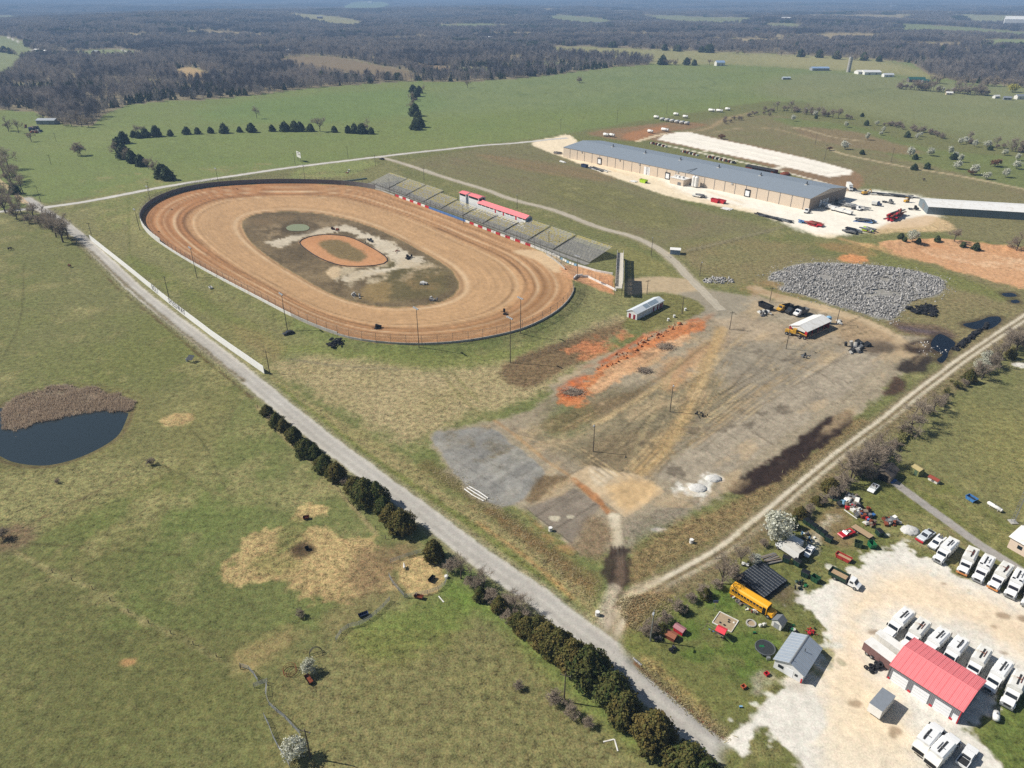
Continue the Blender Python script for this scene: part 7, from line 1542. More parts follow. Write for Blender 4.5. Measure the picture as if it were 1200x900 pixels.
yard_pile('steel_stack', 'blue steel frames stacked at the end of the works yard', 1014, 260, 12, 5, 22, [BLUE, BLUE, LTBLUE, GREYM, DARKM], frz + .3, 1); yard_pile('steel_stack', 'black and grey scrap heap below the blue frames', 998, 272, 9, 8, 26, [DARKM, GREYM, BLACK, STEEL], frz, 2); yard_pile('steel_stack', 'yellow and white scrap at the yard corner', 1016, 271, 8, 6, 20, [YELLOW, GREYM, BODYG, DARKM, LIME], frz, 3)
yard_pile('steel_stack', 'red steel scrap on the front edge of the works yard', 955, 264, 10, 6, 24, [RED, RUST, mat('dusty_red', A(168, 96, 88), .8)], frz, 4); yard_pile('steel_stack', 'small blue heap on the front edge of the works yard', 940, 261, 5, 4, 10, [LTBLUE, BLUE], frz, 5)
yard_pile('steel_rack', 'long rack of dark red steel beams in the works yard', 1048, 255, 22, 5, 34, [RUST, DARKM, RED], bearing((1036, 261), (1060, 246)), 6, 3.2); yard_pile('pallet_stack', 'grey machine parts on the yard edge', 820, 231, 9, 5, 18, [GREYM, DARKM, BODYG, STEEL], frz, 7); yard_pile('sheet_stack', 'flat white sheets on the grass edge below the red dumpsters', 852, 245, 7, 5, 8, [WHITE], frz, 8, .2); yard_pile('sheet_stack', 'white sheets on the far edge of the yard road', 660, 190, 8, 4, 8, [WHITE, BODYG], frz, 9, .2); yard_pile('sheet_stack', 'white sheets beside the lime green dumpster', 743, 213, 7, 4, 8, [WHITE], frz, 10, .2)
yard_pile('trailer_line', 'row of flat trailers and parts along the yard edge', 700, 199, 22, 4, 26, [GREYM, DARKM, STEEL, BODYG], frz, 11, .9); yard_pile('parts_line', 'row of dark parts along the yard edge towards the blue heap', 907, 256, 26, 3, 26, [DARKM, GREYM, BLACK, STEEL], frz, 12, .7); yard_pile('parts_line', 'pipes and crates at the far end of the factory', 653, 180, 9, 5, 16, [GREYM, DARKM, WOOD], frz, 13, 1); yard_pile('parts_line', 'machinery lined up behind the tractor units', 1000, 243, 18, 5, 22, [BODYG, DARKM, GREYM, STEEL], frz, 14, 1.4); yard_pile('parts_line', 'white and grey equipment along the back of the yard', 1040, 229, 40, 4, 20, [BODYG, GREYM, DARKM], bearing((1010, 226), (1072, 232)), 15, 1.0)
for i, (p, q_, n, l_) in enumerate((((762, 168), (782, 173), 14, 'line of dark pallets behind the factory, far end'), ((799, 178), (818, 183), 14, 'line of dark pallets behind the middle of the factory'), ((828, 184), (862, 192), 22, 'line of dark pallets behind the factory near the open shed'))):
    t = thing('pallet_line', l_, 'pallets', at(*p), bearing(p, q_)); L_ = np.hypot(*(np.array(flat(*q_)) - np.array(flat(*p))))
    for k in range(n): MB().box(k * L_ / n, k * L_ / n + L_ / n * .7, -1.2, 1.2, 0, 1.0 + (k * 7 % 3) * .4).build('pallet', [DARKM, BODYG, RUST][k % 3 if k % 4 else 0], t)
os_ = gable('open_shed', 'brown open-sided shed behind the factory', 'shed', (*at(892, 201)[:2], 0), frz, 24, 7, 3.2, 4.0, RUST, DARKM, .4); opening(os_, 'doorway', BLACK, '-y', 2, 0, 16, 2.6, 24, 7)
mound('rust_heap', 'rusty scrap heap behind the factory near its right end', 920, 205, 4, 3, 2.4, RUST)
fk = thing('forklift', 'yellow forklift at the back of the works yard', 'forklift', at(1062, 237), .3); MB().box(-1.6, 1.4, -1.0, 1.0, .5, 1.6).build('body', YELLOW, fk); MB().box(-.9, .5, -.9, .9, 2.8, 2.95).build('canopy', YELLOW, fk); MB().box(1.4, 1.6, -.8, .8, .2, 4.0).build('mast', DARKM, fk)
for x in (-1, 1):
    for y in (-1, 1): MB().cyl((x * .7, y * .8, 1.6), (x * .7, y * .8, 2.8), .06, .06, 5).build('pillar', DARKM, fk); wheel(fk, x, y * 1.05, .5, .3)
ex_ = thing('excavator', 'yellow excavator at the back of the works yard', 'excavator', at(1013, 228), .2); MB().box(-1.8, 1.8, -1.2, -.6, 0, .8).build('crawler', DARKM, ex_); MB().box(-1.8, 1.8, .6, 1.2, 0, .8).build('crawler', DARKM, ex_); MB().box(-1.9, 1.2, -1.1, 1.1, .9, 2.0).build('body', YELLOW, ex_); MB().box(.0, 1.2, .1, 1.1, 2.0, 2.9).build('cab', GLASS, ex_); MB().tube([(1.2, -.3, 1.8), (3.6, -.3, 3.6), (5.2, -.3, 1.0)], .25, 6).build('boom', YELLOW, ex_)
w0, w1 = np.array(flat(1086, 250.5)), np.array(flat(1200, 257.5)); wx_ = (w1 - w0) / np.hypot(*(w1 - w0)); wy_ = np.array([-wx_[1], wx_[0]]); c_ = w0 + wx_ * 40 + wy_ * 11
BG = ribbed('blue_grey_sheet', A(108, 122, 130), .5, .6, 0, depth=.03); wh_ = gable('warehouse', 'long low blue-grey warehouse with white roof at the picture edge', 'building', (c_[0], c_[1], 0), math.atan2(wx_[1], wx_[0]), 80, 22, 4.4, 6.0, BG, WHITE, .3)
for k in range(8): opening(wh_, 'wall_seam', GREYM, '-y', -35 + k * 10, 0, .25, 4.2, 80, 22, .06)
opening(wh_, 'end_door', GREYM, '-x', 0, 0, 5, 3.8, 80, 22)
# white tank trailers and field tanks
def field_tank(label, px, py, L_, rz_, group): 
    t = thing('tank_trailer', label, 'tank', at(px, py), rz_, group); m = MB(); m.cyl((-L_ / 2, 0, 1.9), (L_ / 2, 0, 1.9), 1.35, 1.35, 14)
    for s_ in (-1, 1): m.cyl((s_ * L_ / 2, 0, 1.9), (s_ * (L_ / 2 + .6), 0, 1.9), 1.35, .7, 14)
    m.build('tank', WHITE, t, True)
    for x in (-L_ * .3, L_ * .3): MB().box(x - .25, x + .25, -.9, .9, 0, .8).build('saddle', DARKM, t)
    return t
rw = bearing((772, 141), (808, 147))
for i in range(6): field_tank(['first', 'second', 'third', 'fourth', 'fifth', 'sixth'][i] + ' white tank of the close row behind the factory', 776 + i * 5.8, 141.5 + i * .95, 4.5, rw + 1.2, 'white tanks in a close row')
for a in [(769, 139, 'white tank at the meadow edge, just before the row'), (792, 135.5, 'white tank at the meadow edge beyond the row, left of a pair'), (803, 138.5, 'white tank at the meadow edge beyond the row, right of a pair'), (834, 131, 'far white tank in the meadow, first of three'), (843, 131.5, 'far white tank in the meadow, second of three'), (852.5, 129.5, 'far white tank in the meadow, standing apart'), (762, 156, 'white tank lying on the red soil'), (779, 154, 'pair of white tanks beside the pad road'), (710, 160, 'white tank peeping over the factory roof, left'), (717, 160.5, 'white tank peeping over the factory roof, right')]: field_tank(a[2], a[0], a[1], 8 if a[0] in (834, 843, 779) else 5.5, rw, 'white tanks at the meadow edge')
# things on the lot
wb0, wb1, wb2 = np.array(flat(736, 371)), np.array(flat(746, 375)), np.array(flat(777, 359)); ux = (wb2 - wb1) / np.hypot(*(wb2 - wb1)); WL = float(np.hypot(*(wb2 - wb1))); uy = np.array([-ux[1], ux[0]]); WWd = 5.0; c_ = (wb1 + wb2) / 2 + uy * WWd / 2
wbk = gable('restroom_block', 'long white restroom block with red doors below the track entrance', 'building', (c_[0], c_[1], hz(*c_)), math.atan2(ux[1], ux[0]), WL, WWd, 2.9, 3.9, WSIDE, ribbed('pale_roof_sheet', A(214, 220, 222), .5, .4, 0, depth=.02), .3)
for c in (-1.2, 1.0): opening(wbk, 'red_door', mat('dark_red_door', A(150, 36, 48), .6), '-x', c, 0, 1.1, 2.1, WL, WWd)
for c in (-WL * .02 + 3, WL * .28, WL * .38, WL * .45): opening(wbk, 'red_door', MATS['dark_red_door'], '-y', c, 0, 1.1, 2.1, WL, WWd)
for s_ in (.12, .3, .45): 
    v = MB().add([(WL * s_ - 1.6, -WWd * .45, 3.12), (WL * s_ + 1.6, -WWd * .45, 3.12), (WL * s_ + 1.6, -.3, 4.0), (WL * s_ - 1.6, -.3, 4.0)], [(0, 1, 2, 3)]).build('skylight', mat('skylight', A(150, 166, 176), .3), wbk); v.location = (-WL * .2, 0, .03)
tb = gable('ticket_booth', 'small white hut with blue-grey side beside the access road', 'shed', (*at(791, 297)[:2], 0), bearing((786, 297), (798, 298)), 5.2, 4.0, 2.6, 3.2, BODYG, WHITE, .2); opening(tb, 'side_panel', mat('bluegrey_panel', A(132, 150, 170), .6), '-y', 0, .1, 4.9, 2.4, 5.2, 4); opening(tb, 'red_door', RED, '-x', 0, .1, .9, 2.0, 5.2, 4)
# open-sided workshop
s0_, s1_, s2_ = np.array(flat(925, 391.5)), np.array(flat(944, 397)), np.array(flat(970, 385)); ux = (s2_ - s1_) / np.hypot(*(s2_ - s1_)); uy = np.array([-ux[1], ux[0]]); OL = float(np.hypot(*(s2_ - s1_))) + 1.0; OW = float(np.dot(s0_ - s1_, uy)); OW = max(OW, 7.5); c_ = s1_ + ux * OL / 2 + uy * OW / 2
ws_ = thing('open_workshop', 'open-sided workshop with white roof and red trim on the lot', 'building', (c_[0], c_[1], hz(*c_)), math.atan2(ux[1], ux[0]))
REDW = mat('red_wall_sheet', A(150, 52, 52), .7, var=.15)
MB().box(-OL / 2, OL / 2, OW / 2 - .15, OW / 2, -.2, 3.2).build('back_wall', REDW, ws_); MB().box(OL / 2 - .15, OL / 2, -OW / 2 + .2, OW / 2 - .16, -.2, 3.2).build('end_wall', REDW, ws_)
MB().prism([(-OW / 2, 2.4), (OW / 2, 2.4), (OW / 2, 3.2), (0, 4.4), (-OW / 2, 3.2)], -OL / 2, -OL / 2 + .12, 'x').build('front_gable', WHITE, ws_)
for y in (-OW / 2 + .3, OW / 2 - .3): MB().box(-OL / 2 - .06, -OL / 2 + .2, y - .5, y + .5, -.1, 3.0).build('red_trim', RED, ws_)
for s_ in (-1, 1):
    m = MB(); m.add([(-OL / 2 - .3, s_ * (OW / 2 + .4), 3.06), (OL / 2 + .3, s_ * (OW / 2 + .4), 3.06), (OL / 2 + .3, s_ * .06, 4.44), (-OL / 2 - .3, s_ * .06, 4.44), (-OL / 2 - .3, s_ * (OW / 2 + .4), 3.16), (OL / 2 + .3, s_ * (OW / 2 + .4), 3.16), (OL / 2 + .3, s_ * .06, 4.54), (-OL / 2 - .3, s_ * .06, 4.54)], [(0, 1, 2, 3), (7, 6, 5, 4), (0, 4, 5, 1), (1, 5, 6, 2), (2, 6, 7, 3), (3, 7, 4, 0)]); m.build('roof_slope', WHITE, ws_)
for x in np.linspace(-OL / 2 + .2, OL / 2 - .2, 5): MB().cyl((x, -OW / 2 + .1, -.2), (x, -OW / 2 + .1, 3.1), .1, .1, 6).build('post', RED, ws_)
# machines
gr_ = thing('road_grader', 'yellow road grader in front of the open workshop', 'grader', at(932, 394), bearing((921, 391), (943, 397)))
MB().box(-4.2, -1.2, -.6, .6, .9, 2.1).build('engine', YELLOW, gr_); MB().tube([(-1.2, 0, 1.6), (1.0, 0, 2.0), (4.2, 0, 1.3)], .22, 6).build('frame', YELLOW, gr_); cbn = MB().box(-1.3, .1, -.7, .7, 1.2, 3.1).build('cab', YELLOW, gr_); MB().box(.1, .13, -.6, .6, 1.9, 2.9).build('windscreen', GLASS, cbn); MB().prism([(-.1, .3), (.1, .3), (.2, .9), (0, .9)], -1.9, 1.9, 'y').build('blade', GREYM, gr_).location = (1.6, 0, 0)
for x in (-3.3, -1.9, 3.9):
    for y in (-1.1, 1.1): wheel(gr_, x, y, .65, .4)
def tipper(label, px, py, rz_, cabm, bedm):
    t = thing('tipper_truck', label, 'truck', at(px, py), rz_); MB().box(-3.6, 3.4, -.5, .5, .6, .95).build('chassis', DARKM, t); MB().add([(-3.6, -1.1, 1.0), (.9, -1.1, 1.0), (.9, 1.1, 1.0), (-3.6, 1.1, 1.0), (-3.9, -1.3, 2.5), (1.1, -1.3, 2.7), (1.1, 1.3, 2.7), (-3.9, 1.3, 2.5)], [(0, 3, 2, 1), (0, 1, 5, 4), (1, 2, 6, 5), (2, 3, 7, 6), (3, 0, 4, 7)]).build('bed', bedm, t)
    c = MB().prism([(1.3, .8), (3.7, .8), (3.7, 1.5), (2.7, 1.8), (2.4, 2.8), (1.3, 2.8)], -1.1, 1.1, 'y').build('cab', cabm, t); MB().add([(2.72, -.95, 1.85), (2.72, .95, 1.85), (2.44, .9, 2.7), (2.44, -.9, 2.7)], [(0, 1, 2, 3)]).build('windscreen', GLASS, c)
    for x in (2.8, -1.4, -2.6):
        for y in (-1.1, 1.1): wheel(t, x, y, .55, .34)
tipper('yellow-cabbed tipper truck, first of the three behind the workshop', 919, 364, 3.6, YELLOW, DARKM); tipper('dark tipper truck in the middle behind the workshop', 929, 367, 3.6, DARKM, BLACK); tipper('white tipper truck nearest the open workshop', 938, 369, 3.7, WHITE2, GREYM)
dtl = dumpster('dump_trailer', 'black dump trailer at the top of the lot', 7.0, 2.5, 2.0, BLACK, 897, 361, bearing((888, 356), (905, 364)), None, DARKM, cat='trailer')
for x in (-1.5, -.3):
    for y in (-1.2, 1.2): wheel(dtl, x, y, .5, .3)
scrap('flat_trailer_wreck', 'low wrecked trailer below the black dump trailer', [(889, 366), (903, 365), (905, 369), (893, 371)], 10, 31, 1.8, [GREYM, DARKM, BODYG]); 
bt_ = thing('blue_tank', 'upright pale blue tank behind the open workshop', 'tank', at(970, 379)); MB().cyl((0, 0, 0), (0, 0, 2.9), 1.1, 1.1, 16).build('tank', LTBLUE, bt_); MB().cyl((0, 0, 2.9), (0, 0, 3.3), 1.1, .5, 16).build('cap', LTBLUE, bt_)
for a in [(962, 371, 'grey boxes behind the open workshop roof', 8, GREYM), (983, 378, 'small white blocks by the lamp pole', 5, BODYG)]: scrap('block_pile', a[2], [(a[0] - 4, a[1] - 2), (a[0] + 4, a[1] - 2), (a[0] + 4, a[1] + 2), (a[0] - 4, a[1] + 2)], a[3], a[0], 1.5, [a[4], CONC])
scrap('concrete_scrap', 'broken slabs and dark scrap on the lot beside the burnt ground', [(985, 405), (1000, 402), (1018, 404), (1016, 412), (996, 414)], 16, 33, 2.6, [CONC, GREYM, BLACK, DARKM]); scrap('lot_scrap', 'small dark scrap beside the lamp pole in the lot', [(938, 416), (948, 412), (950, 418), (942, 420)], 6, 34, 1.0, [DARKM, GREYM]); scrap('lot_scrap', 'small dark scrap near the lamp pole mid lot', [(815, 484), (828, 482), (830, 488), (818, 489)], 6, 35, .9, [BLACK, DARKM])
# rubble
def chunks(name, label, poly, n, seed, smin, smax, m, cat='rubble', zf=.3, bias=2.2, gap=-9):
    rs = np.random.RandomState(seed); lo, hi = poly.min(0), poly.max(0); P = np.stack([rs.uniform(lo[0], hi[0], n * 3), rs.uniform(lo[1], hi[1], n * 3)], 1); P = P[inside(P[:, 0], P[:, 1], poly)]; P = P[fbm(P[:, 0], P[:, 1], 11, 3, 95) > gap][:n]; n = len(P)
    s = smin + (smax - smin) * rs.uniform(0, 1, n) ** bias; base = np.array([(-1, -1, -1), (1, -1, -1), (1, 1, -1), (-1, 1, -1), (-1, -1, 1), (1, -1, 1), (1, 1, 1), (-1, 1, 1)], float)
    V = base[None] * rs.uniform(.5, 1.05, (n, 8, 3)); V *= (s[:, None] * .5)[:, :, None] * np.stack([rs.uniform(.6, 1.4, n), rs.uniform(.6, 1.4, n), rs.uniform(.25, .7, n)], 1)[:, None, :]
    q = rs.normal(size=(n, 4)); q /= np.linalg.norm(q, axis=1)[:, None]; q[:, 0] += .9; q /= np.linalg.norm(q, axis=1)[:, None]; w, x, y, z = q.T
    R = np.stack([np.stack([1 - 2 * (y * y + z * z), 2 * (x * y - z * w), 2 * (x * z + y * w)], 1), np.stack([2 * (x * y + z * w), 1 - 2 * (x * x + z * z), 2 * (y * z - x * w)], 1), np.stack([2 * (x * z - y * w), 2 * (y * z + x * w), 1 - 2 * (x * x + y * y)], 1)], 1)
    V = np.einsum('nij,nkj->nki', R, V); h = height(P[:, 0], P[:, 1]) + np.maximum(0, zf * (1 + fbm(P[:, 0], P[:, 1], 9, 2, 90)) * np.clip(sdf(P[:, 0], P[:, 1], poly) / 4, 0, 1)) + s * .1
    V += np.stack([P[:, 0], P[:, 1], h], 1)[:, None, :]; F = np.array([(0, 3, 2, 1), (4, 5, 6, 7), (0, 1, 5, 4), (1, 2, 6, 5), (2, 3, 7, 6), (3, 0, 4, 7)]); F = (F[None] + (np.arange(n) * 8)[:, None, None]).reshape(-1, 4)
    o = np_obj(name, V.reshape(-1, 3), F, m, np.repeat(rs.uniform(0, 1, n), 6)); COL.objects.link(o); tag(o, label, cat, kind='stuff'); return o
RUBM = foliage_mat('rubble_concrete', A(134, 132, 129), A(218, 214, 208), 0)
chunks('rubble', 'wide field of broken grey concrete rubble beyond the lot', RUBBLE, 14000, 1, .2, 1.15, RUBM, zf=.3, bias=3, gap=-.45)
chunks('rubble', 'loose grey stones spilled around the rubble field', grow(RUBBLE, 6), 1800, 9, .15, .7, RUBM, zf=0)
chunks('rubble', 'small heap of broken concrete beside the access road', smooth(W([(823, 328), (835, 325), (855, 326), (862, 330), (848, 333), (828, 332)]), 3, True), 220, 2, .3, 1.5, RUBM, zf=.4)
chunks('spoil', 'broken clods of orange clay along the lot edge', smooth(W([(700, 430), (745, 402), (785, 382), (800, 378), (790, 388), (750, 410), (712, 432)]), 3, True), 260, 3, .3, 1.6, foliage_mat('clay_clods', A(166, 98, 58), A(196, 132, 86), 0), 'soil', .3)
chunks('stones', 'scattered pale stones in the dark puddles', smooth(W([(1068, 405), (1085, 400), (1100, 404), (1112, 410), (1100, 418), (1085, 416)]), 3, True), 45, 4, .2, .8, RUBM, 'stones', .05)
for a in [(790, 372, 'white barrel above the orange clay bank'), (803, 364, 'white barrel on the grass mound'), (783, 376, 'pale barrel beside the orange clay'), (645, 622, 'white barrel on the edge of the grey slabs'), (700, 721, 'white drum beside the muddy entrance'), (810, 636, 'white bucket beside the farm lane')]:
    t = thing('barrel', a[2], 'barrel', at(a[0], a[1])); MB().cyl((0, 0, 0), (0, 0, 1.1), .5, .5, 12).build('drum', WHITE, t); MB().torus((0, 0, .75), .5, .04, 'z', 14, 5).build('hoop', GREYM, t)
for a in [(672, 460, 7, 'brush pile on the orange clay at the lot corner'), (780, 407, 6, 'brush pile on the clay beside the lot'), (755, 435, 4, 'small brush heap on the clay edge')]:
    t = thing('brush_pile', a[3], 'brush pile', at(a[0], a[1])); rs = np.random.RandomState(a[0]); n = 420; P = np.stack([rs.normal(0, a[2] * .3, n), rs.normal(0, a[2] * .22, n), rs.uniform(0, 1.1, n)], 1); d = rs.normal(size=(n, 3)) * np.array([1, 1, .3]); d /= np.linalg.norm(d, axis=1)[:, None]; s_ = np.cross(d, rs.normal(size=(n, 3))); s_ /= np.linalg.norm(s_, axis=1)[:, None]; L_ = rs.uniform(.3, 1.2, (n, 1)); w_ = .05
    V = np.stack([P - d * L_ - s_ * w_, P - d * L_ + s_ * w_, P + d * L_ + s_ * w_, P + d * L_ - s_ * w_], 1).reshape(-1, 3); o = np_obj('twigs', V, np.arange(4 * n).reshape(-1, 4), F_TWIG, rs.uniform(0, 1, n)); COL.objects.link(o); o.parent = t
    MB().dome((0, 0, -.1), a[2] * .5, a[2] * .35, .7, 14, 4, .2, random.Random(1)).build('heap', SPOIL, t)
pp = thing('white_pipes', 'three long white pipes lying beside the old asphalt', 'pipes', at(558, 579), bearing((545, 571), (573, 589)))
for i, y in enumerate((-.9, 0, .8)): MB().tube([(-3.8, y, .2), (0, y + .25 * (i - 1), .2), (3.8, y + .1, .2)], .16, 8).build('pipe', WHITE, pp)
# lot edge fence (wire, by the restroom block)
def fence_line(name, label, pts, step, h, postm, wire=True, rails=0, cat='fence', pr=.06):
    t = thing(name, label, cat); q = resample(W(pts), step)
    for i, p in enumerate(q):
        z = hz(*p); MB().cyl((*p, z - .2), (*p, z + h), pr, pr, 5).build('post', postm, t)
        if i < len(q) - 1:
            n = q[i + 1]; zn = hz(*n)
            if wire: MB().add([(*p, z), (*n, zn), (*n, zn + h * .95), (*p, z + h * .95)], [(0, 1, 2, 3)]).build('wire_panel', WIRE, t)
            for k in range(rails): f = (k + 1) / rails * .95; MB().cyl((*p, z + h * f), (*n, zn + h * f), .035, .035, 4).build('rail', STEEL, t)
    return t
fence_line('wire_fence', 'wire fence running down the slope from the restroom block', [(723, 374), (690, 388), (650, 410), (604, 426)], 4, 2.0, STEEL)
fence_line('wire_fence', 'wire fence behind the far bend beside the county road', [(170, 232), (230, 214), (300, 207), (360, 205), (430, 200)], 7, 1.8, STEEL)
fence_line('pasture_fence', 'old pasture fence below the gravel road', [(302, 478), (335, 515), (370, 545), (412, 592), (452, 632)], 5, 1.2, POLEW, False, 0, pr=.08)
fence_line('pasture_fence', 'old pasture fence with leaning posts crossing the lower field', [(62, 672), (110, 692), (160, 724), (215, 750), (282, 784)], 7, 1.1, POLEW, False, 0, pr=.08)
fence_line('pasture_fence', 'pasture fence with posts along the upper bend of the gravel road', [(86, 280), (112, 305), (140, 335), (190, 377), (240, 418), (290, 462)], 6, 1.2, POLEW, False, 0, pr=.08)
for l_, p_ in (('galvanised corral fence curving below the blossoming tree', [(313, 803), (312, 816), (317, 831), (330, 838), (339, 848), (352, 862)]), ('galvanised corral fence at the bottom edge', [(310, 841), (317, 855), (322, 871), (332, 885), (340, 900)]), ('short galvanised gate section at the corral corner', [(298, 806), (314, 800)]), ('galvanised fence from the corral towards the feeders', [(282, 782), (294, 786), (303, 800)]), ('green-tinged cattle fence above the trodden pasture', [(394, 752), (403, 737), (420, 734), (433, 727), (446, 716), (457, 704)]), ('grey cattle fence beside the straw pen', [(456, 676), (460, 684), (474, 700)]), ('wire fence around the straw pen', [(476, 701), (500, 697), (520, 690), (525, 676), (522, 660)]), ('timber fence behind the straw pen', [(458, 660), (485, 650), (510, 646)])): fence_line('cattle_fence', l_, p_, 2.4, 1.3, STEEL, False, 4)
# roadside billboard, car, pipe, small things by the county road
bb_ = thing('billboard', 'white roadside billboard with dark print beside the county road', 'billboard', at(351, 189), bearing((345, 184), (356, 189)))
for x in (-3, 3): MB().cyl((x, 0, -.2), (x, 0, 7), .15, .15, 6).build('post', POLEW, bb_)
pn = MB().box(-4.5, 4.5, -.1, .1, 3, 7.5).build('panel', WHITE, bb_); 
for i, (x, z) in enumerate([(-2.2, 6.4), (1.0, 6.7), (2.6, 5.6), (-.5, 5.2)]): MB().prism([(-.9, -.4), (.9, -.3), (.7, .5), (-.6, .4)], -.13, -.11, 'y').build('print', BLACK, pn).location = (x, 0, z)
car('car', 'dark car at the access road turn-off', BLACK, (443, 185.5), (452, 186.5))
gp = thing('green_pipe', 'long grey-green pipe on the grass beside the first bleachers', 'pipe', at(405, 213), bearing((380, 215.5), (432, 210))); L_ = float(np.hypot(*(np.array(flat(432, 210)) - np.array(flat(380, 215.5))))); MB().cyl((-L_ / 2, 0, .5), (L_ / 2, 0, .5), .55, .55, 10).build('barrel', mat('pipe_green', A(112, 132, 122), .6), gp); MB().torus((-L_ / 2, 0, .5), .55, .08, 'x', 12, 6).build('collar', GREYM, gp)
t = scrap('white_debris', 'small white debris on the grass beyond the far straight', [(404, 199), (410, 199), (411, 202), (405, 203)], 5, 41, 1.6, [WHITE, BODYG, RUST])
sp_ = thing('solar_panel', 'small dark slatted panel on a stand in the pasture by the gravel road', 'solar panel', at(224, 424), -.3)
for i in range(3): o = MB().box(-1.3, 1.3, -.33, .33, -.04, .04).build('panel_strip', mat('solar_blue', A(30, 40, 60), .2), sp_); o.location = (0, -.75 + i * .75, 1.4 + i * .35); o.rotation_euler = (.45, 0, 0)
for x in (-1.1, 1.1): MB().cyl((x, 0, 0), (x, 0, 1.7), .07, .07, 6).build('leg', STEEL, sp_)
MB().box(-1.9, -1.4, -.5, .1, 0, 1.2).build('control_box', LAMP, sp_)
ko = resample(KOUT, 4.5, True); kb = thing('kart_track_kerb', 'dark tyre kerb around the small orange clay oval', 'kerb')
for a, b in zip(ko, np.roll(ko, -1, 0)): d = b - a; L_ = np.hypot(*d); MB().box(-L_ / 2 + .05, L_ / 2 - .05, -.2, .2, -.1, .3, math.atan2(d[1], d[0]), (*(a + b) / 2, hz(*a))).build('tyre_block', DARKM, kb)
for a in [(392, 270, 'rusty dark machine on the infield concrete', [RUST, BLACK]), (464, 295, 'brown machine at the edge of the infield concrete', [RUST, WOOD]), (479, 302, 'small black post on the infield concrete', [BLACK]), (495, 332, 'white concrete bits on the infield grass', [WHITE, CONC]), (418, 348, 'pale bits at the infield edge', [CONC]), (508, 353, 'grey bits at the lower infield edge', [GREYM, CONC]), (432, 283, 'dark tyres and blocks beside the infield concrete', [DARKM, BLACK]), (442, 387, 'dark tyre lump on the near straight', [BLACK]), (592, 369, 'dark tyre lump on the near bend', [BLACK])]: scrap('infield_debris', a[2], [(a[0] - 4, a[1] - 2), (a[0] + 4, a[1] - 2), (a[0] + 4, a[1] + 2), (a[0] - 4, a[1] + 2)], 5, a[0], 1.8, a[3])
car('wrecked_car', 'dark equipment box outside the near straight wall', DARKM, (334, 391), (342, 389)); dumpster('bench_box', 'pale bench box outside the near straight', 2.4, 1.2, .8, BODYG, 247, 338, -.9, cat='box')
# corral feeders and troughs
def ring_feeder(label, px, py, tilt, m=RUST, R=1.3):
    t = thing('ring_feeder', label, 'feeder', at(px, py)); t.rotation_euler = (tilt, 0, .4)
    for z in (.05, .55, 1.1): MB().torus((0, 0, z), R, .04, 'z', 22, 5).build('hoop', m, t)
    for i in range(12): a = i * math.pi / 6; MB().cyl((R * math.cos(a), R * math.sin(a), .05), (R * math.cos(a), R * math.sin(a), 1.1), .025, .025, 4).build('bar', m, t)
ring_feeder('rusty ring feeder beside the blossoming tree', 340, 787, 0); ring_feeder('dark ring feeder leaning beyond the blossoming tree', 370, 765, 1.0, DARKM)
def cart_(label, px, py, rz_, m, cat='trough', L_=2.0):
    t = thing('trough', label, cat, at(px, py), rz_); MB().add([(-L_ * .42, -.35, .25), (L_ * .42, -.35, .25), (L_ * .42, .35, .25), (-L_ * .42, .35, .25), (-L_ / 2, -.5, .8), (L_ / 2, -.5, .8), (L_ / 2, .5, .8), (-L_ / 2, .5, .8)], [(0, 3, 2, 1), (0, 1, 5, 4), (1, 2, 6, 5), (2, 3, 7, 6), (3, 0, 4, 7)]).build('basin', m, t)
    for x in (-L_ * .35, L_ * .35): MB().box(x - .06, x + .06, -.4, .4, 0, .3).build('leg', DARKM, t)
cart_('rusty feed trough below the blossoming tree', 362, 798, -.9, RUST, L_=2.4); cart_('rusty trough beside the straw pen', 491, 701, -.3, RUST, L_=2.2); cart_('black trough in the straw pen', 506, 680, 1.1, BLACK); cart_('dark trough behind the cattle fence', 426, 722, .5, NAVY, L_=2.2); cart_('rusty feeder pan on the straw', 359, 608, .2, RUST, L_=1.6); cart_('small dark mineral tub on the trodden mud', 360, 644, .6, BLACK, L_=.9)
cv2 = thing('white_tub', 'white tub at the corner of the straw pen', 'tub', at(523, 677)); MB().cyl((0, 0, 0), (0, 0, .6), .38, .45, 12).build('tub', WHITE, cv2); MB().torus((0, 0, .6), .45, .04, 'z', 14, 5).build('rim', WHITE, cv2)
for l_, p_ in (('broken white gate lying on the pasture near the cedars', [(707, 869), (720, 866), (724, 880)]), ('fallen white board in the grass beside the straw pen', [(514, 699), (520, 706)])):
    t = thing('fallen_gate', l_, 'gate'); q = W(p_)
    for a, b in zip(q[:-1], q[1:]): d = b - a; L_ = np.hypot(*d); MB().box(-L_ / 2, L_ / 2, -.12, .12, .02, .12, math.atan2(d[1], d[0]), (*(a + b) / 2, hz(*a))).build('rail', BODYG, t)
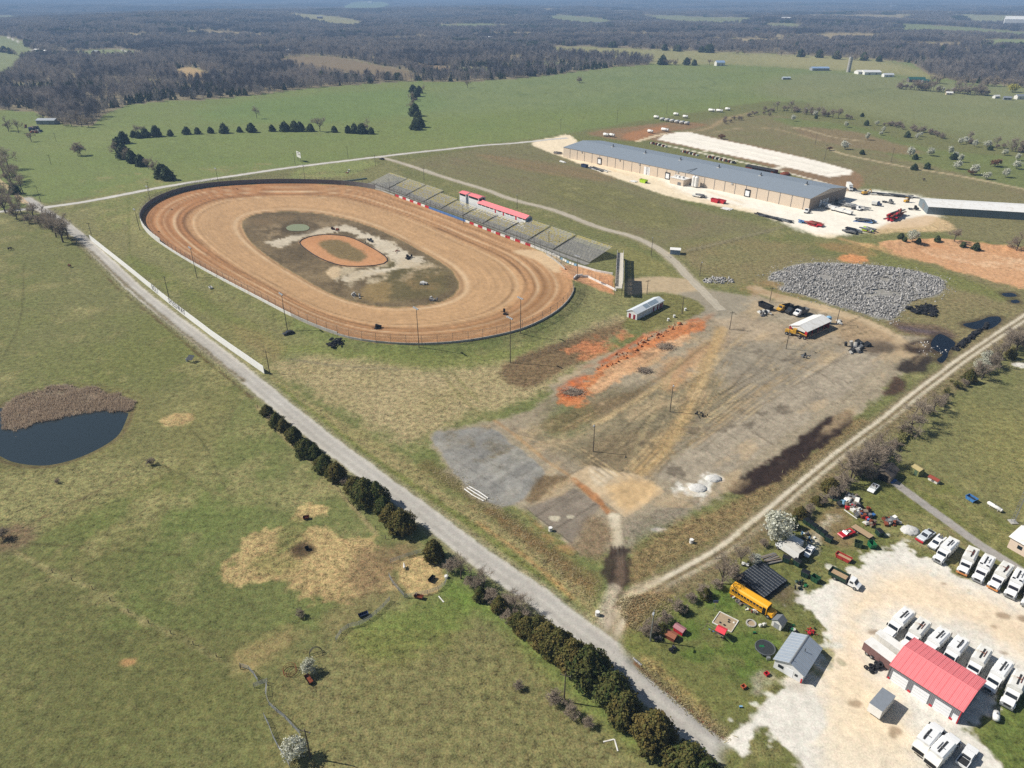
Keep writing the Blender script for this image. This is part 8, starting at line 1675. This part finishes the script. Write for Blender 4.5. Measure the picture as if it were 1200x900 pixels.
# animals: one continuous skinned body each
def animal(name, label, px, py, rz_, m, s=1.0, cat='cow', graze=True):
    me = bpy.data.meshes.new(name); hd = (1.55, 0, .45) if graze else (1.5, 0, 1.55)
    V = [(0, 0, 1.15), (.55, 0, 1.18), (.9, 0, 1.22), (1.2, 0, .95 if graze else 1.4), hd, (hd[0] + .28, 0, hd[2] - .2), (-.55, 0, 1.15), (-.85, 0, 1.18), (-.98, 0, .75)]
    E_ = [(0, 1), (1, 2), (2, 3), (3, 4), (4, 5), (0, 6), (6, 7), (7, 8)]; R_ = [.42, .4, .33, .2, .17, .1, .4, .3, .05]
    for sx, root in ((.62, 1), (-.72, 6)):
        for y in (-.26, .26):
            b = len(V); V += [(sx, y, .85), (sx + (.02 if sx > 0 else -.08), y, .45), (sx, y, .02)]; E_ += [(root, b), (b, b + 1), (b + 1, b + 2)]; R_ += [.2, .1, .08]
    me.from_pydata(V, E_, []); o = bpy.data.objects.new(name, me); COL.objects.link(o); sk = o.modifiers.new('skin', 'SKIN'); o.modifiers.new('sub', 'SUBSURF').levels = 1
    for i, v in enumerate(me.skin_vertices[0].data): v.radius = (R_[i], R_[i]); v.use_root = (i == 0)
    dg = bpy.context.evaluated_depsgraph_get(); m2 = bpy.data.meshes.new_from_object(o.evaluated_get(dg)); o.modifiers.clear(); o.data = m2; m2.materials.clear(); m2.materials.append(m); m2.polygons.foreach_set('use_smooth', np.ones(len(m2.polygons), bool))
    o.location = at(px, py); o.rotation_euler = (0, 0, rz_); o.scale = (s,) * 3; return tag(o, label, cat)
COWB = mat('black_hide', A(30, 28, 28), .8); COWR = mat('brown_hide', A(112, 62, 38), .8, dirt=A(40, 30, 26)); GOAT = mat('white_hide', A(222, 216, 204), .9)
animal('cow', 'black cow grazing near the left edge of the pasture', 12, 293, .4, COWB); animal('cow', 'brown cow grazing beside the gravel road', 82, 313, 2.6, COWR); animal('goat', 'white goat standing on the straw in the pen', 474, 666, 1.8, GOAT, .6, 'goat', False)

# trees one by one
CL = 'cedars along the gravel road'
ORD = 'first second third fourth fifth sixth seventh eighth ninth tenth eleventh twelfth thirteenth fourteenth fifteenth sixteenth seventeenth eighteenth nineteenth twentieth'.split()
for i, (px, py, s) in enumerate([(313, 486, .5), (325, 499, .62), (333, 504, .5), (347, 518, .66), (359, 532, .74), (369, 536, .6), (381, 552, .78), (396, 563, .7), (417, 577, .7), (429, 588, .98), (443, 590, .8), (458, 611, .72), (471, 622, .84)]):
    tree('cedar', px, py, s, ORD[i] + ' dark cedar from the top of the row beside the upper gravel road', CL)
for px, py, s, k in [(319, 493, .45, 'shrub'), (341, 514, .5, 'cedar'), (354, 527, .45, 'cedar'), (377, 547, .5, 'cedar'), (390, 558, .55, 'cedar'), (405, 568, .5, 'shrub'), (422, 582, .6, 'cedar'), (436, 592, .55, 'shrub'), (450, 600, .65, 'cedar'), (464, 616, .6, 'cedar')]: tree(k, px, py, s, 'small growth filling a gap of the roadside cedar row', 'gap growth in the cedar row')
tree('cedar', 509, 655, .78, 'lone round cedar beside the straw pen')
for i, (px, py, s) in enumerate([(628, 742, .72), (641, 756, .85), (655, 768, .9), (670, 780, .95), (688, 792, 1.0)]): tree('cedar', px, py, s, ORD[i] + ' cedar from the top in the dense clump opposite the lot entrance', 'cedars opposite the lot entrance')
for px, py, s, l in [(718, 820, 1.0, 'brown-green cedar after the dense clump, opposite the ditch head'), (732, 842, .9, 'smaller green cedar between two brown ones near the bottom'), (766, 873, 1.18, 'largest brown-green cedar near the bottom edge'), (806, 908, 1.15, 'brown cedar cut by the bottom edge'), (824, 920, .95, 'green cedar cut by the bottom edge, nearest the drive')]: tree('cedar', px, py, s, l)
FC = 'cedars of the far meadow row'
for i, (px, py) in enumerate([(157, 161), (163, 162), (171, 161), (183, 160), (200, 159.5), (219, 157.5), (232, 157), (247, 156), (263, 156), (295, 155), (319, 154), (334, 154), (346, 154), (352, 154), (364, 154), (392, 155), (408, 156), (416, 156), (424, 156.5), (435, 157)]): tree('farcedar', px, py, random.uniform(.75, 1.25), ORD[i] + ' dark cedar from the hedgerow end of the far meadow row', FC)
tree('farcedar', 281, 155, .6, 'smallest cedar in the gap of the far meadow row')
for i, (px, py) in enumerate([(145, 168), (139, 174), (146, 186), (156, 191), (166, 195), (190, 209), (197, 211), (193, 206)]): tree('farcedar', px, py, random.uniform(1.0, 1.3), ORD[i] + ' dark cedar down the slanting hedgerow to the county road', 'cedars of the slanting hedgerow')
for px, py in [(136, 179), (151, 189), (174, 198), (181, 202), (160, 160), (167, 157)]: tree('bare', px, py, random.uniform(.9, 1.1), 'leafless tree in the slanting hedgerow', 'bare trees of the slanting hedgerow')
for px, py in [(487, 152), (492, 149), (489, 142), (486, 136), (488, 113), (485, 117), (491, 109), (484, 109)]: tree('farcedar', px, py, random.uniform(1.1, 1.5), 'dark cedar in the short upright clump of the meadow', 'cedars of the meadow clump')
for px, py in [(482, 130), (485, 124), (483, 119)]: tree('bare', px, py, 1.1, 'leafless tree in the middle of the meadow clump', 'bare trees of the meadow clump')
for px, py, s, l, k in [(375, 154, 1.7, 'tall bare tree standing in the far cedar row', 'bare'), (431, 154, 1.2, 'bare tree at the end of the far cedar row', 'bare'), (301, 139, 1.2, 'lone bare tree in the meadow above the cedar row', 'bare'), (548, 103, 1.3, 'lone bare tree near the far wood edge', 'bare'), (497, 106, .8, 'small bare tree beside the meadow clump', 'bare'), (679, 97, 1.7, 'round bare tree alone in the far meadow', 'shrub'), (94, 182, 2.4, 'wide bare bush alone in the meadow by the barn', 'shrub'), (10, 154, 1.3, 'bare tree nearest the picture edge below the barn', 'bare'), (22, 156, 1.2, 'bare tree just right of the edge tree below the barn', 'bare'), (37, 166, 1.0, 'small bare tree below the grey barn', 'bare')]: tree(k, px, py, s, l)
for px, py in [(52, 141), (62, 141), (74, 147), (84, 148), (96, 149), (104, 149), (110, 146), (90, 145)]: tree('bare', px, py, random.uniform(1.0, 1.4), 'bare tree on the wood edge right of the grey barn', 'bare trees by the barn')
for px, py, s, l, k in [(5, 206, 2.0, 'big bare tree at the picture edge above the junction', 'bare'), (13, 218, 1.7, 'bare tree behind the dirt drive', 'bare'), (28, 228, 1.4, 'dark bare tree beside the dirt drive', 'bare'), (7, 250, 1.6, 'tall bare tree by the junction at the picture edge', 'bare'), (20, 258, 1.3, 'bare tree below the junction', 'bare'), (34, 262, 1.2, 'bare bush below the junction', 'shrub'), (47, 265, 1.5, 'wide dark bush beside the junction', 'shrub'), (58, 268, 1.5, 'twiggy bush at the road corner', 'shrub'), (66, 278, 1.5, 'bare tree on the road corner, left of the largest', 'bare'), (74, 284, 1.8, 'largest bare tree on the road corner', 'bare'), (18, 227, .8, 'dark cedar beside the dirt drive', 'farcedar'), (3, 228, 1.0, 'budding bush at the picture edge by the dirt drive', 'bud')]: tree(k, px, py, s, l)
for px, py, s in [(2, 240, 1.5), (14, 244, 1.4), (26, 252, 1.2), (40, 256, 1.1), (54, 262, 1.2), (10, 198, 1.7), (20, 212, 1.4), (80, 280, 1.2), (0, 215, 1.8), (62, 272, 1.3)]: tree('bare', px, py, s, 'leafless tree crowding the road junction at the picture edge', 'junction trees')
# bare scrub along the gravel road below the straw pen
for px, py, s, k in [(528, 668, .75, 'shrub'), (540, 678, .7, 'bare'), (553, 686, .7, 'shrub'), (566, 694, .75, 'bare'), (578, 705, .8, 'shrub'), (590, 712, .7, 'shrub'), (602, 720, .75, 'bare'), (614, 730, .8, 'shrub'), (572, 700, .6, 'shrub'), (597, 728, .6, 'shrub')]: tree(k, px, py, s, 'leafless scrub in the tangle between the lone cedar and the cedar clump', 'roadside scrub below the straw pen')
for px, py, s in [(563, 702, .5), (585, 715, .55), (608, 735, .6), (617, 742, .6)]: tree('cedar', px, py, s, 'small dark cedar inside the leafless roadside tangle', 'small cedars in the scrub')
for px, py, s, l, k in [(650, 822, .7, 'thin bare shrub beside the bare pole on the pasture', 'shrub'), (668, 838, .6, 'bare shrub below the bare pole on the pasture', 'shrub'), (690, 850, .5, 'low bare shrub right of the pasture pole', 'shrub'), (352, 722, .4, 'small dead bush on the trodden pasture', 'shrub'), (608, 806, .45, 'small grey dead bush on the lower pasture', 'shrub'), (177, 545, .5, 'dead bush at the end of the pasture track', 'shrub'), (5, 632, .7, 'dead bush at the picture edge below the pond', 'shrub'), (68, 566, .3, 'tiny dead bush below the pond', 'shrub')]: tree(k, px, py, s, l)
tree('pear', 347, 888, .72, 'blossoming white tree at the bottom edge by the corral'); tree('pear', 364, 788, .55, 'small blossoming white tree beside the ring feeders')
tree('pear', 908, 634, 1.25, 'large white blossoming tree above the box truck', sz=1.15); tree('pear', 883, 660, .5, 'small white blossoming tree beside the timber stack')
for px, py, s, k in [(937, 606, .5, 'cedar'), (929, 618, .4, 'cedar'), (972, 576, .62, 'cedar'), (957, 590, .38, 'cedar')]: tree(k, px, py, s, 'small dark cedar along the lane hedge above the scrap', 'small cedars of the lane hedge')
for px, py, s, k in [(1000, 562, .95, 'bare'), (1012, 552, 1.0, 'bare'), (1022, 545, .95, 'bare'), (990, 570, .9, 'shrub'), (1005, 556, 1.0, 'shrub'), (1030, 540, .9, 'shrub'), (985, 578, .8, 'shrub'), (1018, 560, .8, 'shrub'), (1034, 548, .8, 'bare')]: tree(k, px, py, s, 'leafless tree in the thicket above the roofless white car', 'bare thicket by the driveway head')
for px, py, s, l, k in [(1068, 504, 1.1, 'largest bare tree beside the farm lane hedge', 'bare'), (1078, 495, .8, 'bare tree right of the largest lane tree', 'bare'), (1088, 486, .75, 'bare shrub in the lane hedge, middle', 'shrub'), (1100, 476, .7, 'bare shrub in the lane hedge, upper', 'shrub'), (1058, 508, .7, 'bare shrub at the foot of the largest lane tree', 'shrub'), (1062, 508, .35, 'tiny cedar at the foot of the largest lane tree', 'cedar'), (1120, 456, .75, 'pale green budding bush beside the farm lane', 'bud'), (1110, 462, .55, 'smaller budding bush beside the farm lane', 'bud'), (1134, 448, .6, 'dark cedar between blossoming lane trees', 'cedar'), (1148, 436, .85, 'white blossoming tree on the farm lane, nearer the camera', 'pear'), (1156, 424, .75, 'white blossoming tree on the farm lane, behind', 'pear'), (1150, 445, .9, 'grey bare tree among the blossoming lane trees', 'bare'), (1165, 428, .8, 'bare shrub right of the blossoming lane trees', 'shrub'), (1178, 415, .9, 'bare tree beside the farm lane near the picture edge', 'bare'), (1190, 414, 1.1, 'big dark bare tree at the right picture edge', 'bare'), (1199, 402, 1.0, 'bare tree at the picture edge above the farm lane', 'bare'), (1184, 420, .5, 'dark cedar at the right picture edge', 'cedar')]: tree(k, px, py, s, l)
for px, py, s, k in [(846, 684, .9, 'bare'), (858, 676, .7, 'shrub'), (838, 690, .6, 'shrub'), (823, 698, .6, 'shrub'), (808, 706, .6, 'shrub'), (793, 716, .65, 'shrub'), (778, 728, .65, 'shrub'), (765, 740, .7, 'shrub'), (755, 745, .6, 'shrub'), (868, 660, .6, 'bare'), (896, 640, .5, 'shrub')]: tree(k, px, py, s, 'leafless bush in the hedge between farm lane and lawn', 'bushes of the lawn hedge')
for px, py, s in [(775, 742, .35), (800, 718, .35), (826, 700, .35)]: tree('cedar', px, py, s, 'low evergreen in the hedge between farm lane and lawn', 'evergreens of the lawn hedge')
for i, (px, py, s, k) in enumerate([(976, 582, .7, 'shrub'), (964, 590, .6, 'shrub'), (950, 600, .55, 'shrub'), (996, 566, 1.0, 'bare'), (1008, 560, .9, 'bare'), (1026, 542, 1.0, 'bare'), (1040, 534, .8, 'shrub'), (1048, 526, .7, 'shrub'), (1016, 548, .9, 'shrub'), (945, 605, .5, 'shrub')]): tree(k, px, py, s, 'leafless bush in the lane hedge between pear tree and thicket', 'lane hedge bushes')
for i, (px, py, s, k) in enumerate([(1094, 482, .7, 'bare'), (1106, 472, .6, 'shrub'), (1128, 452, .6, 'shrub'), (1142, 440, .7, 'shrub'), (1160, 430, .9, 'bare'), (1172, 422, .8, 'bare'), (1182, 410, 1.0, 'bare'), (1196, 408, .9, 'shrub'), (1168, 420, .7, 'shrub')]): tree(k, px, py, s, 'leafless growth in the upper lane hedge near the picture edge', 'upper lane hedge')
hg = thing('clipped_hedge', 'clipped green hedge beside the largest lane tree', 'hedge', at(1056, 517), bearing((1044, 527), (1069, 506)))
rs = np.random.RandomState(9); n = 1500; P = np.stack([rs.uniform(-5.5, 5.5, n), rs.normal(0, .5, n), rs.uniform(0, 1.5, n)], 1); V, F = leaf_quads(P, rs.uniform(.2, .45, n), rs, np.tile([0, -.3, .8], (n, 1)), 1.0); o = np_obj('foliage', V, F, F_BUD, rs.uniform(0, 1, n)); COL.objects.link(o); o.parent = hg
# hillside pears and dark bushes
HP = [(929, 142), (955, 136), (991, 149), (1027, 147), (1035, 155), (1032, 158.5), (1016, 164), (1078, 160), (1074, 163), (990, 175), (1066, 184), (1090, 182.5), (1113, 181), (1119, 186), (1125, 169), (1132, 168), (1142, 172), (1156, 172.5), (1125, 190), (1121, 198), (1141, 205), (1177, 182), (1192, 188), (1191, 198), (1178, 208), (1155, 210), (1062, 103), (1099, 106.5), (1105, 107.5), (1116, 108), (944, 132)]
for i, (px, py) in enumerate(HP): tree('farpear', px, py, random.uniform(.75, 1.15) * (.62 if py < 165 and py > 110 else .8), 'white blossoming tree scattered on the green hillside beyond the works', 'blossoming trees of the hillside')
tree('pear', 1069, 283, 1.0, 'white blossoming tree alone above the clay pit')
for px, py in [(1015, 147), (956, 139), (1063, 161), (1010, 181), (1072, 187), (1117, 187), (1160, 176), (1086, 198), (1071, 199), (1010, 137)]: tree('farcedar', px, py, random.uniform(.45, .65), 'small dark cedar scattered on the green hillside beyond the works', 'small cedars of the hillside')
for px, py in [(1060, 283), (1055, 281), (1098, 283), (1128, 290), (1143, 293), (1076, 285)]: tree('farcedar', px, py, random.uniform(.3, .5), 'small dark shrub along the top of the clay pit', 'shrubs above the clay pit')
for px, py, s, k, l in [(1117, 286, .9, 'bare', 'thin bare tree above the clay pit'), (1191, 294, 1.0, 'bare', 'bare tree above the clay pit at the picture edge'), (1165, 195, 1.3, 'rust', 'rust-coloured tree on the hillside'), (1138, 205, .9, 'rust', 'small rust-coloured shrub on the hillside track'), (1186, 108, 1.0, 'willow', 'golden yellow willow near the far farm'), (972, 176, .7, 'rust', 'small reddish shrub beside the white pad'), (845, 163, 1.0, 'rust', 'reddish shrub on the spoil ground'), (1082, 212, .5, 'shrub', 'low brown shrub on the hillside field')]: tree(k, px, py, s, l)
rh_ = np.random.RandomState(12)
def hedge_line(pts, n, s0, s1, kinds, label, group, cat=None):
    q = resample(W(pts), 1.0); 
    for i in range(n):
        p = q[int(rh_.uniform(0, len(q)))]; k = kinds[rh_.randint(len(kinds))]; key = [c for c in PROTO if c[0] == k]; key = key[rh_.randint(len(key))]; w = rh_.normal(0, 4, 2)
        r = thing(NAMES[k], label, 'bush' if k == 'shrub' else 'tree', (p[0] + w[0], p[1] + w[1], hz(p[0], p[1])), rh_.uniform(0, 6.28), group); s = rh_.uniform(s0, s1); r.scale = (s, s, s)
        for part in PROTO[key]: o = part.copy(); COL.objects.link(o); o.parent = r
hedge_line([(846, 146), (870, 140), (890, 133)], 14, .9, 1.3, ['shrub'], 'low bare bush along the track behind the white pad', 'bare bushes behind the pad')
hedge_line([(903, 131), (930, 130), (960, 136), (990, 140)], 30, 1.2, 1.9, ['shrub', 'shrub', 'bare'], 'bare scrub bush at the top of the hillside hedge', 'hillside hedge')
hedge_line([(1030, 145), (1060, 151), (1090, 158), (1115, 164)], 26, 1.1, 1.7, ['shrub'], 'bare scrub bush in the middle hillside hedge', 'middle hillside hedge')
hedge_line([(1140, 168), (1165, 172), (1200, 180), (1230, 186)], 18, 1.1, 1.7, ['shrub', 'bare'], 'bare scrub bush in the hillside hedge near the picture edge', 'edge hillside hedge')
hedge_line([(1045, 103), (1080, 106), (1120, 109), (1155, 112)], 34, 1.8, 2.6, ['shrub', 'bare'], 'bare bush in the thick hedge in front of the green-roofed house', 'hedge by the green-roofed house')
hedge_line([(1095, 97), (1130, 99), (1170, 101), (1200, 102)], 20, 1.5, 2.1, ['bare'], 'bare tree in the grove behind the golden willow', 'grove behind the willow')
hedge_line([(760, 76), (790, 76), (820, 77), (835, 76)], 16, 1.3, 2.0, ['bare', 'bare', 'farcedar'], 'tree in the grove beside the far blue barn', 'grove beside the blue barn')
hedge_line([(700, 54), (760, 58), (860, 63), (960, 68), (1050, 74)], 40, 1.3, 2.2, ['bare', 'bare', 'farcedar'], 'tree in the thin line across the far pale field', 'far field tree line')
hedge_line([(375, 92), (400, 96), (430, 95), (470, 93)], 22, 1.0, 1.5, ['farcedar'], 'dark cedar on the wood edge below the brown clearing', 'cedars below the brown clearing')
hedge_line([(0, 60), (30, 66), (60, 66), (110, 66), (160, 70)], 36, 1.2, 1.8, ['bare', 'bare', 'farcedar'], 'tree standing apart in the far left clearing', 'trees of the far clearing')
# reeds, weeds
def blades(name, label, n, seed, mask, h0, h1, w, m, cat, bbox, lean=.35):
    rs = np.random.RandomState(seed); x = rs.uniform(bbox[0], bbox[1], n * 6); y = rs.uniform(bbox[2], bbox[3], n * 6); k = mask(x, y, rs); x, y = x[k][:n], y[k][:n]; n = len(x); h = rs.uniform(h0, h1, n); a = rs.uniform(0, 6.28, n); z = height(x, y)
    P = np.stack([x, y, z - .05], 1); s = np.stack([np.cos(a) * w, np.sin(a) * w, a * 0], 1); tp = P + np.stack([rs.normal(0, lean, n) * h, rs.normal(0, lean, n) * h, h], 1)
    V = np.stack([P - s, P + s, tp + s * .5, tp - s * .5], 1).reshape(-1, 3); o = np_obj(name, V, np.arange(4 * n).reshape(-1, 4), m, rs.uniform(0, 1, n)); COL.objects.link(o); return tag(o, label, cat, kind='stuff')
lo, hi = REEDP.min(0), REEDP.max(0); blades('reeds', 'bed of dry tan reeds on the far side of the pond', 14000, 3, lambda x, y, rs: (sdf(x, y, REEDP) + 3.2 * fbm(x, y, 6, 3, 66) > 0) & (rs.uniform(0, 1, len(x)) < .7 + .7 * fbm(x, y, 6, 3, 67)), .5, 1.1, .08, F_REED, 'reeds', (lo[0], hi[0], lo[1], hi[1]))
def near_line(pts, wd):
    q = smooth(W(pts), 4); return q, (lambda x, y, rs: seg_dist(x, y, q, False) < wd * rs.uniform(.2, 1, len(x)))
for nm, lb, n, pts, wd in (('weeds', 'dry weeds between the lot and the farm lane', 3000, [(745, 672), (800, 642), (860, 606), (920, 564), (980, 520), (1020, 488)], 3), ('weeds', 'dry weeds along the roadside ditch', 1600, [(755, 782), (790, 812), (825, 842), (848, 860)], 1.8), ('weeds', 'dry weeds along the old pasture fence', 2500, [(92, 288), (140, 333), (190, 375), (240, 415), (290, 460), (330, 510), (380, 560), (440, 620)], 1.2), ('weeds', 'dry weeds below the lot on the road bank', 3000, [(520, 555), (580, 600), (640, 648), (690, 692)], 4.5)):
    q, f = near_line(pts, wd); lo, hi = q.min(0) - wd, q.max(0) + wd; blades(nm, lb, n, n + int(q[0, 0]), f, .15, .45, .08, F_WEED, 'weeds', (lo[0], hi[0], lo[1], hi[1]), 1.1)
for q_, lb, n in (([(726, 702), (775, 697), (790, 712), (765, 735), (745, 740), (728, 722)], 'tall dry grass at the lane corner', 2200),):
    p_ = smooth(W(q_), 3, True); lo, hi = p_.min(0), p_.max(0); blades('dry_grass', lb, n, n, lambda x, y, rs, p_=p_: inside(x, y, p_), .2, .6, .08, F_WEED, 'grass', (lo[0], hi[0], lo[1], hi[1]), .6)
# far farms and houses
def farm(name, label, px, py, L_, Wd, he, hr, rz_, wm, rm, cat='building', win=2):
    p = at(px, py); t = gable(name, label, cat, p, rz_, L_, Wd, he, hr, wm, rm, .4)
    for k in range(win): opening(t, 'window' if cat == 'house' else 'door', GLASS if cat == 'house' else GREYM, '-y', (k - (win - 1) / 2) * L_ / (win + .5), .9 if cat == 'house' else 0, 1.6, 1.4 if cat == 'house' else he * .7, L_, Wd, .12)
    return t
LBR = mat('pale_blue_roof', A(150, 174, 204), .5, .1); GRNR = mat('green_roof', A(44, 92, 84), .5); GWALL = mat('grey_wall', A(150, 154, 158), .7)
farm('barn', 'long grey metal barn at the meadow edge below the woods', 57, 145, 19, 10, 4, 5.5, 0, GWALL, mat('grey_barn_roof', A(170, 176, 180), .5, .2)); scrap('barn_clutter', 'machinery and debris in front of the grey barn', [(28, 148), (44, 150), (50, 156), (36, 156)], 16, 51, 4, [RUST, GREYM, BODYG, NAVY, WOOD])
farm('barn', 'pale blue-roofed barn at the far edge of the meadow', 843, 77, 16, 13, 6, 9, .1, BODYG, LBR); farm('barn', 'low pale blue barn left of the grey silo', 960, 82.5, 30, 14, 4, 6, .0, GWALL, LBR); farm('barn', 'white farm shed right of the silo, with the widest roof', 1020, 87, 28, 18, 4, 6.5, 0, WHITE, mat('off_white_roof', A(222, 222, 220), .5)); farm('barn', 'white farm shed between silo and widest shed', 1009, 86.5, 18, 14, 4, 6, .1, WHITE, WHITE); farm('barn', 'small white farm shed left of the green-roofed house', 1040, 90, 16, 10, 3.5, 5.5, 0, WHITE, mat('grey_white_roof', A(196, 200, 202), .5)); farm('house', 'green-roofed farmhouse behind the thick hedge', 1073, 96, 24, 11, 4, 7, -.1, mat('dark_wall', A(112, 104, 96), .8), GRNR, 'house', 4); farm('house', 'small green-roofed wing beside the farmhouse', 1084, 97, 9, 8, 3, 5, -.1, GWALL, GRNR, 'house', 1); farm('shed', 'tiny pale shed alone in the far pasture', 921, 93, 12, 7, 2.8, 3.8, 0, GWALL, mat('pale_shed_roof', A(186, 198, 204), .5))
so_ = thing('grain_silo', 'tall grey concrete silo at the far farm', 'silo', at(994, 84.5)); MB().cyl((0, 0, -.5), (0, 0, 23), 3.2, 3.2, 20).build('shaft', CONC, so_, False); MB().cyl((0, 0, 23), (0, 0, 24), 3.3, 2.6, 20).build('rim', GREYM, so_)
for z in range(2, 23, 3): MB().torus((0, 0, z), 3.22, .07, 'z', 20, 4).build('hoop', GREYM, so_)
FAR_ = [(113, 63, 'dark-walled house in the far left clearing', 18), (30, 46, 'pale house by the far left clearing drive', 16), (44, 60, 'white shed in the far left clearing', 12), (54, 61, 'second white shed in the far left clearing', 10), (340, 62, 'white house above the brown clearing', 22), (565, 47, 'white barn in the far woods, left of a pair', 26), (576, 46, 'white barn in the far woods, right of a pair', 22), (702, 29.5, 'pale farm building beyond the pale field', 34), (739, 28.5, 'white farm building beyond the pale field', 34), (718, 29, 'grey shed between the two pale farm buildings', 22), (810, 33, 'pale house in the far village', 26), (830, 32, 'white house in the far village', 24), (850, 29, 'pale shed in the far village', 22), (921, 24, 'white building of the far hamlet, leftmost', 40), (942, 24.5, 'tan building of the far hamlet', 30), (954, 22, 'white building of the far hamlet on the right', 34), (434, 4.5, 'far white barn above the green clearing', 50), (442, 15, 'dark red barn below the green clearing', 34), (375, 22, 'brown barn beside the tan clearing', 26), (411, 34, 'white bits of a house below the tan clearing', 16), (1193, 29, 'far white shed near the right horizon', 110), (233, 11, 'far white roof in the left woods', 40), (205, 5, 'second far white roof in the left woods', 40), (1180, 117, 'grey shed beside the golden willow', 9), (1167, 115, 'small white shed left of the golden willow', 8), (1196, 116, 'pale trailer home at the right picture edge', 14), (1112, 111, 'white shed at the hedge end', 8), (1046, 10, 'far pale building on the right horizon', 60)]
for i, (px, py, l_, L_) in enumerate(FAR_): farm('house' if i % 2 else 'farm_building', l_, px, py, L_, L_ * .55, L_ * .2 + 1, L_ * .3 + 1.6, (i * 37 % 10) / 10 - .5, [WHITE, BODYG, TANW, GWALL][i % 4] if 'dark' not in l_ and 'brown' not in l_ else RUST, WHITE if 'white' in l_ else GROOF, 'house', 2)
lake = smooth(W([(487, 69), (500, 67.5), (520, 68), (526, 71), (522, 75), (505, 76), (492, 74)]), 3, True); water('far_pond', lake, hz(*lake.mean(0)) + 4, W_POND, 'far pond in a gap of the woods')

# haze
hb = bpy.data.meshes.new('haze')
x0, x1, y0, y1, z0, z1 = -60000., 60000., -4000., 62000., -70.0, 330.0
hb.from_pydata([(x0, y0, z0), (x1, y0, z0), (x1, y1, z0), (x0, y1, z0), (x0, y0, z1), (x1, y0, z1), (x1, y1, z1), (x0, y1, z1)], [], [(0, 3, 2, 1), (4, 5, 6, 7), (0, 1, 5, 4), (1, 2, 6, 5), (2, 3, 7, 6), (3, 0, 4, 7)])
hm = bpy.data.materials.new('haze'); hm.use_nodes = True; nt = hm.node_tree
nt.nodes.remove(nt.nodes['Principled BSDF'])
pv = nt.nodes.new('ShaderNodeVolumePrincipled'); pv.inputs['Color'].default_value = (.42, .65, 1.0, 1); pv.inputs['Density'].default_value = 1.45e-4
nt.links.new(pv.outputs[0], nt.nodes['Material Output'].inputs['Volume'])
hb.materials.append(hm)
ho = bpy.data.objects.new('haze', hb); COL.objects.link(ho); ho['kind'] = 'stuff'; ho['label'] = 'blue haze over the far woods'; ho['category'] = 'haze'
